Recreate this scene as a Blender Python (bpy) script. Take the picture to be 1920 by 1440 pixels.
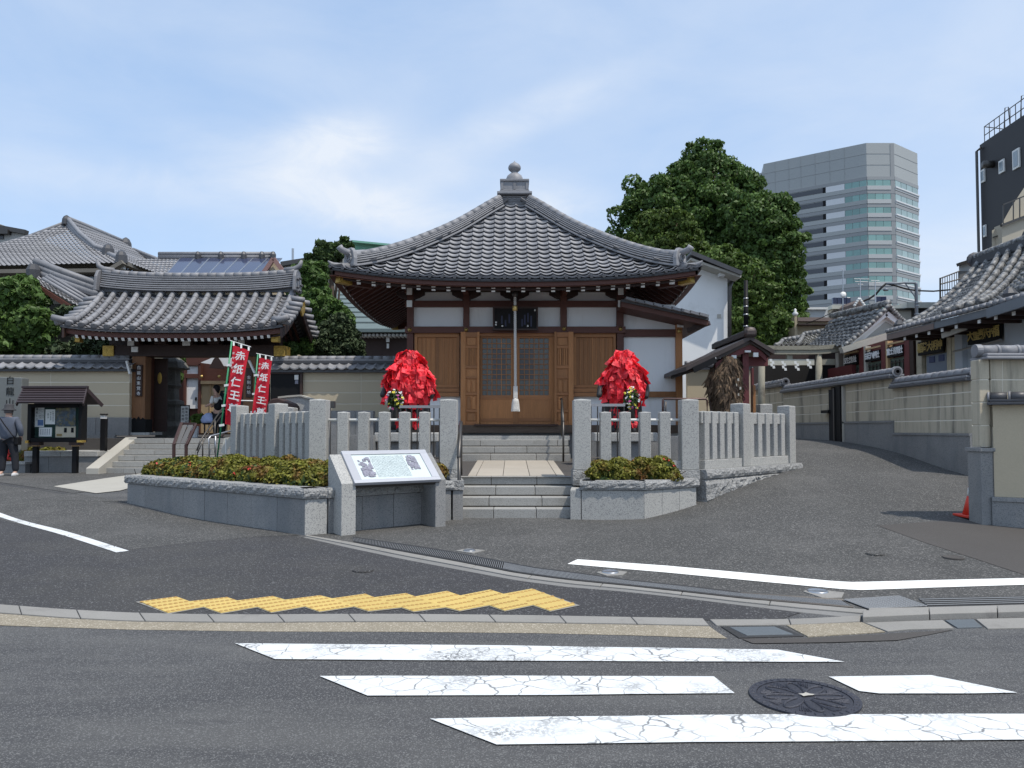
import bpy, bmesh, math, random
import numpy as np
from mathutils import Vector, Matrix
from mathutils.geometry import delaunay_2d_cdt
for _o in list(bpy.data.objects): bpy.data.objects.remove(_o)
random.seed(7); RNG = np.random.default_rng(7)
SC = bpy.context.scene; COL = SC.collection
# ---------------- camera ----------------
F = 1400.0; PITCH = math.radians(2.0); CAMZ = 1.55; CYP = 756.0
cam_d = bpy.data.cameras.new("camera"); cam = bpy.data.objects.new("camera", cam_d); COL.objects.link(cam)
cam_d.sensor_width = 36; cam_d.lens = F/1920*36; cam_d.shift_y = 36/1920
cam_d.clip_start = .1; cam_d.clip_end = 3000
cam.location = (0, 0, CAMZ); cam.rotation_euler = (math.pi/2+PITCH, 0, 0); SC.camera = cam
# ---------------- world ----------------
SUN_DIR = Vector((.36, -.27, .89)).normalized()          # towards the sun
w = bpy.data.worlds.new("World"); SC.world = w; w.use_nodes = True
nt = w.node_tree; nt.nodes.clear(); N = nt.nodes.new; Lk = nt.links.new
out = N('ShaderNodeOutputWorld'); bg = N('ShaderNodeBackground'); bg.inputs[1].default_value = .145
sky = N('ShaderNodeTexSky'); sky.sky_type = 'NISHITA'; sky.sun_disc = False
sky.sun_elevation = math.asin(SUN_DIR.z); sky.sun_rotation = math.atan2(SUN_DIR.x, SUN_DIR.y)
sky.air_density = 1.0; sky.dust_density = 1.2; sky.ozone_density = 1.3
tc = N('ShaderNodeTexCoord')
def _math(op, a, b=None, c=None, clamp=False):
    m = N('ShaderNodeMath'); m.operation = op; m.use_clamp = clamp
    for i, x in enumerate((a, b, c)):
        if x is None: continue
        if hasattr(x, 'links'): Lk(x, m.inputs[i])
        else: m.inputs[i].default_value = x
    return m.outputs[0]
def _noise(scale, sc=(1,1,1), loc=(0,0,0), detail=6, rough=.55, dist=0):
    mp = N('ShaderNodeMapping'); mp.inputs['Scale'].default_value = sc; mp.inputs['Location'].default_value = loc
    Lk(tc.outputs['Generated'], mp.inputs[0])
    n = N('ShaderNodeTexNoise'); n.inputs['Scale'].default_value = scale; n.inputs['Detail'].default_value = detail
    n.inputs['Roughness'].default_value = rough; n.inputs['Distortion'].default_value = dist
    Lk(mp.outputs[0], n.inputs['Vector']); return n.outputs['Fac']
def _blob(px, py, wx, wy, rot=0):
    d = Vector(((px-960)/F, 1, (805-py)/F)).normalized()
    mp = N('ShaderNodeMapping'); mp.vector_type = 'TEXTURE'
    mp.inputs['Location'].default_value = d; mp.inputs['Rotation'].default_value = (0, rot, 0); mp.inputs['Scale'].default_value = (wx, .8, wy)
    Lk(tc.outputs['Generated'], mp.inputs[0])
    vm = N('ShaderNodeVectorMath'); vm.operation = 'LENGTH'; Lk(mp.outputs[0], vm.inputs[0])
    mr = N('ShaderNodeMapRange'); mr.interpolation_type = 'SMOOTHSTEP'
    for k, x in ((1, 0.), (2, 1.), (3, 1.), (4, 0.)): mr.inputs[k].default_value = x
    Lk(vm.outputs['Value'], mr.inputs[0]); return mr.outputs[0]
n1 = _noise(3.2, (1, 1, 2.6), detail=9, rough=.58, dist=.35); n2 = _noise(7, (1, 1, 2.2), (3, 1, 2), 10, .62, .5)
n3 = _noise(1.3, (1, 1, 1.6), (5, 2, 1), 5, .5)
veil = _math('MULTIPLY', _math('SUBTRACT', n1, .33, clamp=True), .8)
veil = _math('ADD', veil, _math('MULTIPLY', _math('SUBTRACT', n3, .35, clamp=True), .6))
cl = None
for b, k in ((_blob(620, 262, .12, .050, -.15), .95), (_blob(560, 330, .22, .055, .25), .55), (_blob(800, 330, .17, .045, -.35), .3),
             (_blob(740, 405, .30, .05, 0), .5), (_blob(300, 340, .34, .04, -.05), .38), (_blob(1000, 205, .26, .035, -.3), .35),
             (_blob(1040, 380, .12, .05, .2), .55), (_blob(1900, 460, .3, .06, 0), .4)):
    t = _math('MULTIPLY', b, k); cl = t if cl is None else _math('ADD', cl, t)
cl = _math('MULTIPLY', cl, _math('MULTIPLY_ADD', n2, 2.2, -.35, clamp=True))
fac = _math('ADD', _math('ADD', veil, cl), .03, clamp=True)
mix = N('ShaderNodeMixRGB'); Lk(fac, mix.inputs[0]); mx0 = N('ShaderNodeMixRGB'); mx0.inputs[0].default_value = .55; Lk(sky.outputs[0], mx0.inputs[1]); mx0.inputs[2].default_value = (2.9, 4.15, 6.1, 1); Lk(mx0.outputs[0], mix.inputs[1]); mix.inputs[2].default_value = (4.5, 4.9, 5.5, 1)
Lk(mix.outputs[0], bg.inputs[0]); Lk(bg.outputs[0], out.inputs[0])
sun_d = bpy.data.lights.new("sun", 'SUN'); sun_d.energy = 2.9; sun_d.angle = math.radians(.6); sun_d.color = (1, .94, .85)
sun = bpy.data.objects.new("sun", sun_d); COL.objects.link(sun); sun.rotation_euler = SUN_DIR.to_track_quat('Z', 'Y').to_euler()
SC.view_settings.view_transform = 'Standard'; SC.view_settings.look = 'None'; SC.view_settings.gamma = 1
SC.view_settings.use_curve_mapping = False; SC.view_settings.exposure = 0.3
# ---------------- helpers ----------------
V = Vector
def ray(px, py):
    x = (px-960)/F; y = (CYP-py)/F; c, s = math.cos(PITCH), math.sin(PITCH)
    return V((x, c-y*s, s+y*c))
def P(px, py, Y):
    d = ray(px, py); return V((0, 0, CAMZ))+d*(Y/d.y)
def lerp(a, b, t): return a+(b-a)*t
def sstep(a, b, x):
    t = min(1, max(0, (x-a)/(b-a))); return t*t*(3-2*t)
def cub(tab, x):                      # smooth table lookup
    if x <= tab[0][0]: return tab[0][1]
    if x >= tab[-1][0]: return tab[-1][1]
    for i in range(len(tab)-1):
        if x <= tab[i+1][0]:
            x0, y0 = tab[i]; x1, y1 = tab[i+1]
            m0 = (y1-tab[i-1][1])/(x1-tab[i-1][0]) if i else 0
            m1 = (tab[i+2][1]-y0)/(tab[i+2][0]-x0) if i+2 < len(tab) else 0
            h = x1-x0; t = (x-x0)/h
            return (2*t**3-3*t*t+1)*y0+(t**3-2*t*t+t)*h*m0+(3*t*t-2*t**3)*y1+(t**3-t*t)*h*m1
GL = [(5.6,0),(6.4,.03),(8,.07),(10,.125),(11.74,.155),(13,.27),(15.5,.35),(18.2,.41),(25,.45)]
GR = [(5.6,0),(6.6,.03),(8.5,.12),(10.4,.26),(11.7,.38),(13.9,.69),(14.6,.77),(16.6,1.05),(19.2,1.23),(22.4,1.28),(32,1.4)]
def G(x, y): return lerp(cub(GL, y), cub(GR, y), sstep(1.3, 4.6, x))
def GP(px, py, dz=0):
    d = ray(px, py); t0 = .5; t = .5
    f = lambda t: CAMZ+d.z*t-G(d.x*t, d.y*t)-dz
    while f(t) > 0 and t < 60: t0 = t; t += .15
    for _ in range(24):
        m = (t0+t)/2
        if f(m) > 0: t0 = m
        else: t = m
    return V((d.x*t, d.y*t, CAMZ+d.z*t))
W = {}
def _link(o, parent, M=None):
    COL.objects.link(o)
    if M is None: M = Matrix()
    if parent:
        o.parent = parent; o.matrix_parent_inverse = W[parent.name].inverted()
    o.matrix_basis = M; W[o.name] = M.copy(); return o
def tag(o, label=None, cat=None, group=None, kind=None):
    if label: o['label'] = label
    if cat: o['category'] = cat
    if group: o['group'] = group
    if kind: o['kind'] = kind
    return o
def thing(name, label, cat, loc=(0,0,0), group=None, kind=None):
    o = bpy.data.objects.new(name, None); o.empty_display_size = .2
    return tag(_link(o, None, Matrix.Translation(loc)), label, cat, group, kind)
class MB:
    def __init__(s): s.v = []; s.f = []
    def add(s, vs, fs):
        b = len(s.v); s.v += [V(p) for p in vs]; s.f += [[b+i for i in f] for f in fs]; return s
    def hexa(s, p):   # 0-3 bottom ccw, 4-7 top
        return s.add(p, [(3,2,1,0),(4,5,6,7),(0,1,5,4),(1,2,6,5),(2,3,7,6),(3,0,4,7)])
    def box(s, x0, x1, y0, y1, z0, z1, M=None):
        p = [V((x0,y0,z0)),V((x1,y0,z0)),V((x1,y1,z0)),V((x0,y1,z0)),V((x0,y0,z1)),V((x1,y0,z1)),V((x1,y1,z1)),V((x0,y1,z1))]
        if M: p = [M@q for q in p]
        return s.hexa(p)
    def prism(s, poly, vec):
        n = len(poly); a = [V(p) for p in poly]; b = [p+V(vec) for p in a]
        return s.add(a+b, [list(range(n))[::-1], list(range(n, 2*n))]+[(i,(i+1)%n,n+(i+1)%n,n+i) for i in range(n)])
    def tube(s, pts, r, n=8, caps=True, closed=False):
        pts = [V(p) for p in pts]; m = len(pts); vs = []
        rs = r if isinstance(r, (list, tuple)) else [r]*m
        ref = V((0,0,1)) if abs((pts[-1]-pts[0]).normalized().z) < .9 else V((1,0,0))
        for i, p in enumerate(pts):
            d = (pts[min(i+1,m-1)]-pts[max(i-1,0)]).normalized()
            a = d.cross(ref).normalized(); b = d.cross(a).normalized()
            for k in range(n):
                t = 2*math.pi*k/n; vs.append(p+(a*math.cos(t)+b*math.sin(t))*rs[i])
        fs = [(i*n+k, i*n+(k+1)%n, (i+1)*n+(k+1)%n, (i+1)*n+k) for i in range(m-1) for k in range(n)]
        if caps: fs += [list(range(n))[::-1], list(range((m-1)*n, m*n))]
        return s.add(vs, fs)
    def lathe(s, prof, c, n=16, sx=1, sy=1):
        vs = []; c = V(c)
        for r, z in prof:
            for k in range(n):
                t = 2*math.pi*k/n; vs.append(c+V((math.cos(t)*r*sx, math.sin(t)*r*sy, z)))
        m = len(prof)
        fs = [(i*n+k, i*n+(k+1)%n, (i+1)*n+(k+1)%n, (i+1)*n+k) for i in range(m-1) for k in range(n)]
        return s.add(vs, fs+[list(range(n))[::-1], list(range((m-1)*n, m*n))])
    def beam(s, a, b, w, h, up=(0,0,1)):
        a, b = V(a), V(b); d = (b-a).normalized(); u = V(up); x = d.cross(u).normalized()*w/2; u = x.cross(d).normalized()*h/2
        return s.hexa([a-x-u,a+x-u,b+x-u,b-x-u,a-x+u,a+x+u,b+x+u,b-x+u])
    def prect(s, px0, py0, px1, py1, Y, dep, dy=0):       # box whose front face fills a pixel rectangle at depth Y
        pm = (py0+py1)/2; xm = (px0+px1)/2
        x0, x1 = P(px0, pm, Y).x, P(px1, pm, Y).x; z0, z1 = P(xm, py1, Y).z, P(xm, py0, Y).z
        return s.box(x0, x1, Y+dy, Y+dy+dep, z0, z1)
    def build(s, name, m, parent=None, smooth=False, bevel=0, recalc=False, M=None):
        me = bpy.data.meshes.new(name)
        if M is None:
            xs = [p.x for p in s.v]; ys = [p.y for p in s.v]; zs = [p.z for p in s.v]
            o0 = V(((min(xs)+max(xs))/2, (min(ys)+max(ys))/2, min(zs))); M = Matrix.Translation(o0)
            vs = [p-o0 for p in s.v]
        else: vs = s.v
        me.from_pydata([tuple(p) for p in vs], [], s.f)
        if recalc:
            bm = bmesh.new(); bm.from_mesh(me); bmesh.ops.recalc_face_normals(bm, faces=bm.faces); bm.to_mesh(me); bm.free()
        me.materials.append(m)
        if smooth: me.polygons.foreach_set('use_smooth', [True]*len(me.polygons))
        o = bpy.data.objects.new(name, me); _link(o, parent, M)
        if bevel:
            b = o.modifiers.new('b', 'BEVEL'); b.width = bevel; b.segments = 2; b.limit_method = 'ANGLE'
        return o
def inst(name, me, M, parent):
    o = bpy.data.objects.new(name, me); return _link(o, parent, M)
def npmesh(name, verts, faces, m, parent=None, smooth=False):   # faces (n,k) array
    verts = np.asarray(verts, dtype=np.float32); faces = np.asarray(faces, dtype=np.int32)
    o0 = np.array([(verts[:,0].min()+verts[:,0].max())/2, (verts[:,1].min()+verts[:,1].max())/2, verts[:,2].min()])
    me = bpy.data.meshes.new(name); k = faces.shape[1]
    me.vertices.add(len(verts)); me.vertices.foreach_set('co', (verts-o0).astype(np.float32).ravel())
    me.loops.add(faces.size); me.loops.foreach_set('vertex_index', faces.ravel())
    me.polygons.add(len(faces)); me.polygons.foreach_set('loop_start', np.arange(0, faces.size, k, dtype=np.int32))
    me.polygons.foreach_set('loop_total', np.full(len(faces), k, dtype=np.int32))
    if smooth: me.polygons.foreach_set('use_smooth', np.ones(len(faces), dtype=bool))
    me.update(calc_edges=True); me.validate(); me.materials.append(m)
    o = bpy.data.objects.new(name, me); return _link(o, parent, Matrix.Translation(o0))
# ---------------- materials ----------------
def mat(name, col, rough=.7, var=.12, scale=2.0, fine=.1, fscale=60, bump=.15, bscale=None, metal=0, rnd=.08, sc=(1,1,1),
        col2=None, c2scale=1.0, c2lo=.45, c2hi=.65, c2sc=(1,1,1), speck=None, spscale=180, spamt=.25, island=False, spec=.5, coord='Position', bdist=.02, trans=0):
    m = bpy.data.materials.new(name); m.use_nodes = True; t = m.node_tree; n = t.nodes; l = t.links
    bs = n['Principled BSDF']; bs.inputs['Roughness'].default_value = rough; bs.inputs['Metallic'].default_value = metal
    bs.inputs['Specular IOR Level'].default_value = spec
    if coord == 'Position': co = n.new('ShaderNodeNewGeometry').outputs['Position']
    else: co = n.new('ShaderNodeTexCoord').outputs['Object']
    def nz(scale, sc, det=5, rg=.6):
        mp = n.new('ShaderNodeMapping'); mp.inputs['Scale'].default_value = sc; l.new(co, mp.inputs[0])
        x = n.new('ShaderNodeTexNoise'); x.inputs['Scale'].default_value = scale; x.inputs['Detail'].default_value = det; x.inputs['Roughness'].default_value = rg
        l.new(mp.outputs[0], x.inputs['Vector']); return x.outputs['Fac']
    def mth(op, a, b, c=None):
        q = n.new('ShaderNodeMath'); q.operation = op
        for i, x in enumerate((a, b, c)):
            if x is None: continue
            if hasattr(x, 'links'): l.new(x, q.inputs[i])
            else: q.inputs[i].default_value = x
        return q.outputs[0]
    base = n.new('ShaderNodeRGB'); base.outputs[0].default_value = (*col, 1); cur = base.outputs[0]
    if col2:
        mx = n.new('ShaderNodeMixRGB'); mr = n.new('ShaderNodeMapRange'); mr.interpolation_type = 'SMOOTHSTEP'
        mr.inputs[1].default_value = c2lo; mr.inputs[2].default_value = c2hi; l.new(nz(c2scale, c2sc, 6, .65), mr.inputs[0])
        l.new(mr.outputs[0], mx.inputs[0]); l.new(cur, mx.inputs[1]); mx.inputs[2].default_value = (*col2, 1); cur = mx.outputs[0]
    val = mth('MULTIPLY_ADD', nz(scale, sc), var*3, 1-var*1.5)
    fn = nz(fscale, sc, 3)
    val = mth('MULTIPLY', val, mth('MULTIPLY_ADD', fn, fine*4, 1-fine*2))
    if rnd:
        if island: r = n.new('ShaderNodeNewGeometry').outputs['Random Per Island']
        else: r = n.new('ShaderNodeObjectInfo').outputs['Random']
        val = mth('MULTIPLY', val, mth('MULTIPLY_ADD', r, rnd*2, 1-rnd))
    if speck:
        vo = n.new('ShaderNodeTexVoronoi'); vo.inputs['Scale'].default_value = spscale; l.new(co, vo.inputs['Vector'])
        mx = n.new('ShaderNodeMixRGB'); mr = n.new('ShaderNodeMapRange')
        mr.inputs[1].default_value = 1-spamt; mr.inputs[2].default_value = 1-spamt+.05
        sp = n.new('ShaderNodeSeparateColor'); l.new(vo.outputs['Color'], sp.inputs[0]); l.new(sp.outputs[0], mr.inputs[0])
        l.new(mr.outputs[0], mx.inputs[0]); l.new(cur, mx.inputs[1]); mx.inputs[2].default_value = (*speck, 1); cur = mx.outputs[0]
    hs = n.new('ShaderNodeHueSaturation'); l.new(val, hs.inputs['Value']); l.new(cur, hs.inputs['Color']); l.new(hs.outputs[0], bs.inputs['Base Color'])
    if bump:
        bp = n.new('ShaderNodeBump'); bp.inputs['Strength'].default_value = bump; bp.inputs['Distance'].default_value = bdist
        l.new(fn if bscale is None else nz(bscale, sc, 4), bp.inputs['Height']); l.new(bp.outputs[0], bs.inputs['Normal'])
    if trans:
        bs.inputs['Subsurface Weight'].default_value = 0
        tr = n.new('ShaderNodeBsdfTranslucent'); l.new(hs.outputs[0], tr.inputs[0]); ms = n.new('ShaderNodeMixShader'); ms.inputs[0].default_value = trans
        l.new(bs.outputs[0], ms.inputs[1]); l.new(tr.outputs[0], ms.inputs[2]); l.new(ms.outputs[0], n['Material Output'].inputs[0])
    m['hs'] = 1
    return m
M_ = {}
M_['asphalt_road'] = mat('asphalt_road', (.062,.062,.064), .9, .1, .5, .3, 95, 1.0, speck=(.17,.17,.165), spscale=170, spamt=.2, col2=(.095,.094,.092), c2scale=1.1, c2sc=(.35,1.6,1), c2lo=.4, c2hi=.65, rnd=0, bdist=.01)
M_['asphalt_pave'] = mat('asphalt_pave', (.042,.041,.043), .9, .12, .6, .34, 85, 1.0, speck=(.15,.15,.15), spscale=95, spamt=.1, rnd=0, col2=(.058,.056,.053), c2scale=.35, bdist=.01)
M_['asphalt_fore'] = mat('asphalt_fore', (.06,.059,.056), .9, .12, .7, .36, 70, 1.0, speck=(.17,.165,.155), spscale=75, spamt=.16, rnd=0, col2=(.079,.077,.073), c2scale=.8, bdist=.01)
M_['asphalt_brown'] = mat('asphalt_brown', (.068,.062,.057), .9, .1, .8, .12, 140, .3, speck=(.1,.09,.08), spscale=140, spamt=.05, rnd=0)
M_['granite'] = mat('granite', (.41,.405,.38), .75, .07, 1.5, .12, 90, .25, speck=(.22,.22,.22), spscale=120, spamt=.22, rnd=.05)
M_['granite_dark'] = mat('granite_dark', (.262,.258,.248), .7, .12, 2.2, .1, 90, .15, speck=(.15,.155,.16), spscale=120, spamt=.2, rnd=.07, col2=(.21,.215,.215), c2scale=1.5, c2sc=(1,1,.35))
M_['granite_step'] = mat('granite_step', (.33,.325,.305), .8, .12, 3, .12, 90, .25, speck=(.24,.235,.22), spscale=120, spamt=.22, rnd=.06, col2=(.24,.235,.215), c2scale=3, c2lo=.5, c2hi=.75)
M_['granite_rough'] = mat('granite_rough', (.35,.35,.34), .9, .14, 7, .15, 60, 1.0, bscale=22, bdist=.06, rnd=.08, speck=(.2,.2,.2), spscale=90, spamt=.15)
M_['paving_beige'] = mat('paving_beige', (.40,.36,.30), .8, .08, 1.5, .06, 80, .1, rnd=.06)
M_['kerb'] = mat('kerb', (.25,.24,.22), .85, .1, 2, .1, 90, .2, rnd=.05, col2=(.19,.18,.165), c2scale=2.5, c2lo=.55, c2hi=.75)
M_['gutter'] = mat('gutter', (.27,.235,.175), .95, .12, 3, .22, 100, .5, rnd=0, speck=(.45,.4,.32), spscale=110, spamt=.15)
M_['concrete'] = mat('concrete', (.42,.40,.35), .9, .1, 1.5, .08, 60, .2, rnd=.05)
M_['tile'] = mat('tile', (.225,.225,.235), .55, .16, 6, .08, 60, .12, rnd=.16, spec=.5, col2=(.17,.17,.175), c2scale=5, c2lo=.5, c2hi=.75)
M_['tile_s'] = mat('tile_s', (.235,.235,.245), .58, .16, 4, .1, 60, .12, rnd=.16, island=True)
M_['tile_weather'] = mat('tile_weather', (.24,.24,.235), .5, .3, 8, .15, 60, .3, rnd=.3, island=True, col2=(.07,.07,.07), c2scale=9, c2lo=.42, c2hi=.6)
M_['tile_dark'] = mat('tile_dark', (.06,.06,.065), .45, .15, 5, .1, 60, .15, rnd=.15)
M_['plaster_white'] = mat('plaster_white', (.78,.78,.77), .9, .04, .8, .02, 40, .04, rnd=.02, col2=(.62,.61,.58), c2scale=2.5, c2sc=(1,1,.25), c2lo=.52, c2hi=.85)
M_['wall_beige'] = mat('wall_beige', (.53,.45,.32), .9, .06, .7, .05, 50, .15, rnd=.03)
M_['wall_stain'] = mat('wall_stain', (.50,.44,.33), .9, .07, .8, .06, 50, .15, rnd=.05, col2=(.17,.155,.125), c2scale=4.5, c2sc=(1,1,.09), c2lo=.47, c2hi=.75)
M_['groove_highlight'] = mat('groove_highlight', (.72,.67,.56), .9, .05, 1, .05, 50, .05)  # pale colour painting the sunlit ledge highlight in the wall grooves
M_['wood'] = mat('wood', (.35,.152,.052), .6, .22, 5, .14, 30, .3, rnd=.24, sc=(6,6,.5))
M_['wood_h'] = mat('wood_h', (.32,.135,.048), .6, .22, 5, .12, 30, .2, rnd=.1, sc=(.5,6,6))
M_['wood_red'] = mat('wood_red', (.095,.032,.02), .6, .16, 4, .1, 30, .15, rnd=.1, sc=(.6,3,3))
M_['wood_dark'] = mat('wood_dark', (.038,.018,.013), .6, .2, 4, .1, 30, .15, rnd=.15)
M_['wood_old'] = mat('wood_old', (.1,.07,.05), .8, .35, 5, .15, 30, .3, rnd=.1, sc=(.4,5,8))
M_['wood_light'] = mat('wood_light', (.5,.34,.18), .6, .12, 5, .1, 30, .1, rnd=.08, sc=(6,6,.5))
M_['white_paint'] = mat('white_paint', (.75,.75,.72), .7, .03, 3, .03, 60, .03, rnd=.05)
M_['brass'] = mat('brass', (.62,.44,.16), .38, .2, 20, .15, 90, .3, metal=.85, rnd=.05)
M_['gold'] = mat('gold', (.50,.33,.08), .45, .3, 22, .3, 60, .8, metal=.7, bscale=35, rnd=.05)
M_['black'] = mat('black', (.008,.008,.009), .6, .1, 3, .05, 60, .05, spec=.2)
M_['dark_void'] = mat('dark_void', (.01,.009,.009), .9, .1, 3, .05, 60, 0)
M_['steel'] = mat('steel', (.45,.46,.47), .35, .08, 5, .05, 90, .05, metal=.9)
M_['steel_dark'] = mat('steel_dark', (.08,.075,.07), .4, .1, 5, .05, 90, .05, metal=.6)
M_['iron'] = mat('iron', (.05,.052,.065), .55, .15, 12, .2, 80, .5, metal=.3)
M_['red_paper'] = mat('red_paper', (.82,.032,.05), .6, .1, 6, .06, 60, .15, rnd=.35, col2=(.86,.11,.12), c2scale=3.5, c2lo=.5, c2hi=.75, trans=.12)
M_['statue'] = mat('statue', (.022,.022,.024), .6, .2, 8, .2, 60, .4)
M_['straw'] = mat('straw', (.15,.10,.06), .9, .3, 6, .3, 40, .5, rnd=.55, island=True, col2=(.07,.045,.03), c2scale=4)
M_['leaf'] = mat('leaf', (.085,.15,.035), .55, .3, .6, .1, 30, 0, rnd=.4, island=True, spec=.35, trans=.25)
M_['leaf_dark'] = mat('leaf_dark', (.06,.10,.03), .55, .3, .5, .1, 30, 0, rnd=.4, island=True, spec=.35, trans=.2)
M_['leaf_bright'] = mat('leaf_bright', (.095,.155,.03), .55, .3, .8, .1, 30, 0, rnd=.4, island=True, spec=.35, trans=.25)
M_['pine'] = mat('pine', (.055,.08,.035), .7, .3, 1.5, .1, 30, 0, rnd=.35, island=True, spec=.3)
M_['azalea'] = mat('azalea', (.185,.185,.03), .6, .3, 3, .1, 30, 0, rnd=.45, island=True, spec=.3, trans=.2, col2=(.20,.085,.03), c2scale=2.2, c2lo=.48, c2hi=.68)
M_['flower'] = mat('flower', (.65,.06,.05), .6, .1, 5, .1, 30, 0, rnd=.3, island=True)
M_['bark'] = mat('bark', (.07,.05,.035), .9, .3, 5, .2, 30, .5, sc=(3,3,.6))
M_['soil'] = mat('soil', (.05,.035,.025), .95, .3, 5, .3, 40, .5)
M_['yellow'] = mat('yellow', (.58,.42,.13), .7, .1, 3, .08, 80, .1, rnd=.06, col2=(.5,.33,.1), c2scale=6, c2lo=.55, c2hi=.8)
M_['copper'] = mat('copper', (.12,.16,.16), .7, .1, 2, .06, 40, .1, sc=(1,1,3))
M_['copper_green'] = mat('copper_green', (.18,.4,.3), .7, .12, 2, .06, 40, .1)
M_['solar'] = mat('solar', (.035,.045,.09), .12, .1, 2, .05, 40, 0, rnd=.1, spec=.8)
M_['glass_dark'] = mat('glass_dark', (.012,.013,.015), .3, .1, 2, .02, 40, 0, rnd=.2, spec=.8)
M_['banner_red'] = mat('banner_red', (.62,.012,.03), .7, .08, 5, .05, 60, .1, trans=.15)
M_['green_pole'] = mat('green_pole', (.03,.25,.11), .4, .05, 5, .02, 60, 0)
def paint_mat(name, amt, white=(.66,.675,.67)):
    m = mat(name, white, .75, .04, 2, .04, 60, .06, rnd=0); t = m.node_tree; n = t.nodes; l = t.links
    bs = n['Principled BSDF']; src = bs.inputs['Base Color'].links[0].from_socket
    co = n.new('ShaderNodeNewGeometry').outputs['Position']
    nz = n.new('ShaderNodeTexNoise'); nz.inputs['Scale'].default_value = 5; nz.inputs['Detail'].default_value = 4; l.new(co, nz.inputs['Vector'])
    ad = n.new('ShaderNodeMixRGB'); ad.blend_type = 'ADD'; ad.inputs[0].default_value = .16; l.new(co, ad.inputs[1]); l.new(nz.outputs['Color'], ad.inputs[2])
    vo = n.new('ShaderNodeTexVoronoi'); vo.feature = 'DISTANCE_TO_EDGE'; vo.inputs['Scale'].default_value = 6.5; l.new(ad.outputs[0], vo.inputs['Vector'])
    def mr(src_, a, b, c, d):
        q = n.new('ShaderNodeMapRange'); l.new(src_, q.inputs[0])
        for i, x in enumerate((a, b, c, d)): q.inputs[i+1].default_value = x
        return q.outputs[0]
    def nn(sc, det, loc):
        mp = n.new('ShaderNodeMapping'); mp.inputs['Location'].default_value = loc; l.new(co, mp.inputs[0])
        q = n.new('ShaderNodeTexNoise'); q.inputs['Scale'].default_value = sc; q.inputs['Detail'].default_value = det; q.inputs['Roughness'].default_value = .7; l.new(mp.outputs[0], q.inputs[0]); return q.outputs['Fac']
    def mm(op, a, b):
        q = n.new('ShaderNodeMath'); q.operation = op; q.use_clamp = True
        for i, x in enumerate((a, b)):
            if hasattr(x, 'links'): l.new(x, q.inputs[i])
            else: q.inputs[i].default_value = x
        return q.outputs[0]
    crack = mm('MULTIPLY', mr(vo.outputs['Distance'], .012, .035, 1, 0), mr(nn(2.2, 2, (3,1,0)), .40, .56, 0, 1))
    wear = mm('MULTIPLY', mr(nn(45, 4, (0,0,0)), .47, .53, 0, 1), mr(nn(1.7, 2, (7,3,0)), .52, .66, 0, 1))
    f = mm('MULTIPLY', mm('MAXIMUM', crack, wear), amt)
    mx = n.new('ShaderNodeMixRGB'); l.new(f, mx.inputs[0]); l.new(src, mx.inputs[1]); mx.inputs[2].default_value = (.07,.07,.072,1)
    l.new(mx.outputs[0], bs.inputs['Base Color']); return m
M_['road_paint'] = paint_mat('road_paint', .78); M_['road_paint_new'] = paint_mat('road_paint_new', .12, (.84,.84,.80))
# ---------------- text ----------------
def text(name, s, M, size, m, parent, ext=.002, align='CENTER', bold=0, line=.95, sx=1):
    c = bpy.data.curves.new(name, 'FONT'); c.body = s; c.size = size; c.extrude = ext; c.align_x = align; c.align_y = 'CENTER'; c.offset = bold; c.space_line = line; c.resolution_u = 3
    o = bpy.data.objects.new('tmp', c); COL.objects.link(o); bpy.context.view_layer.update()
    dg = bpy.context.evaluated_depsgraph_get(); me = bpy.data.meshes.new_from_object(o.evaluated_get(dg)); COL.objects.unlink(o); bpy.data.objects.remove(o)
    me.name = name; me.materials.clear(); me.materials.append(m)
    q = bpy.data.objects.new(name, me); return _link(q, parent, M@Matrix.Diagonal((sx,1,1,1)))
def FM(p, rz=0, tilt=90):      # matrix for something upright facing -Y
    return Matrix.Translation(p)@Matrix.Rotation(rz, 4, 'Z')@Matrix.Rotation(math.radians(tilt), 4, 'X')
# ---------------- roofs ----------------
def prof(fr):                   # S shaped pantile section, 0..1
    return np.where(fr < .26, .5+.5*np.sin(fr/.26*np.pi), .5-.5*np.sin((fr-.26)/.74*np.pi))
def roof_patch(name, f, nu, nv, amp, lip, m, parent, K=8, clip=None, kind='stuff', rollonly=False):
    ks = np.arange(nu*K+1)/(nu*K); fr = (ks*nu) % 1.0; fr[-1] = 0
    h = prof(fr)*amp; vs = []; fs = []; base = 0; n = len(ks)
    eps = 1e-3
    for j in range(nv):
        v0, v1 = j/nv, min(1., (j+1.25)/nv)
        rows = []
        for v, off in ((v0, -1), (v0, lip*1.35), (v1, -.004)):
            p = f(ks, np.full(n, v)); pu = f(np.clip(ks+eps, 0, 1), np.full(n, v))-f(np.clip(ks-eps, 0, 1), np.full(n, v)); pv = f(ks, np.full(n, min(v+eps, 1)))-f(ks, np.full(n, max(v-eps, 0)))
            nn = np.cross(pu, pv); nn /= np.linalg.norm(nn, axis=1)[:,None]+1e-9; nn *= np.sign(nn[:,2:3]+1e-9)
            hh = h+off if off > -.5 else h+lip*1.35-.014
            rows.append(p+nn*hh[:,None])
        ok = np.ones(n-1, bool)
        if clip is not None: ok = clip((ks[:-1]+ks[1:])/2, (v0+v1)/2)
        for r in rows: vs.append(r)
        i = np.arange(n-1)[ok]
        for a, b in ((0, 1), (1, 2)):
            fs.append(np.stack([base+a*n+i, base+a*n+i+1, base+b*n+i+1, base+b*n+i], 1))
        base += 3*n
    o = npmesh(name, np.concatenate(vs), np.concatenate(fs), m, parent)
    if kind: o['kind'] = kind
    return o
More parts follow.
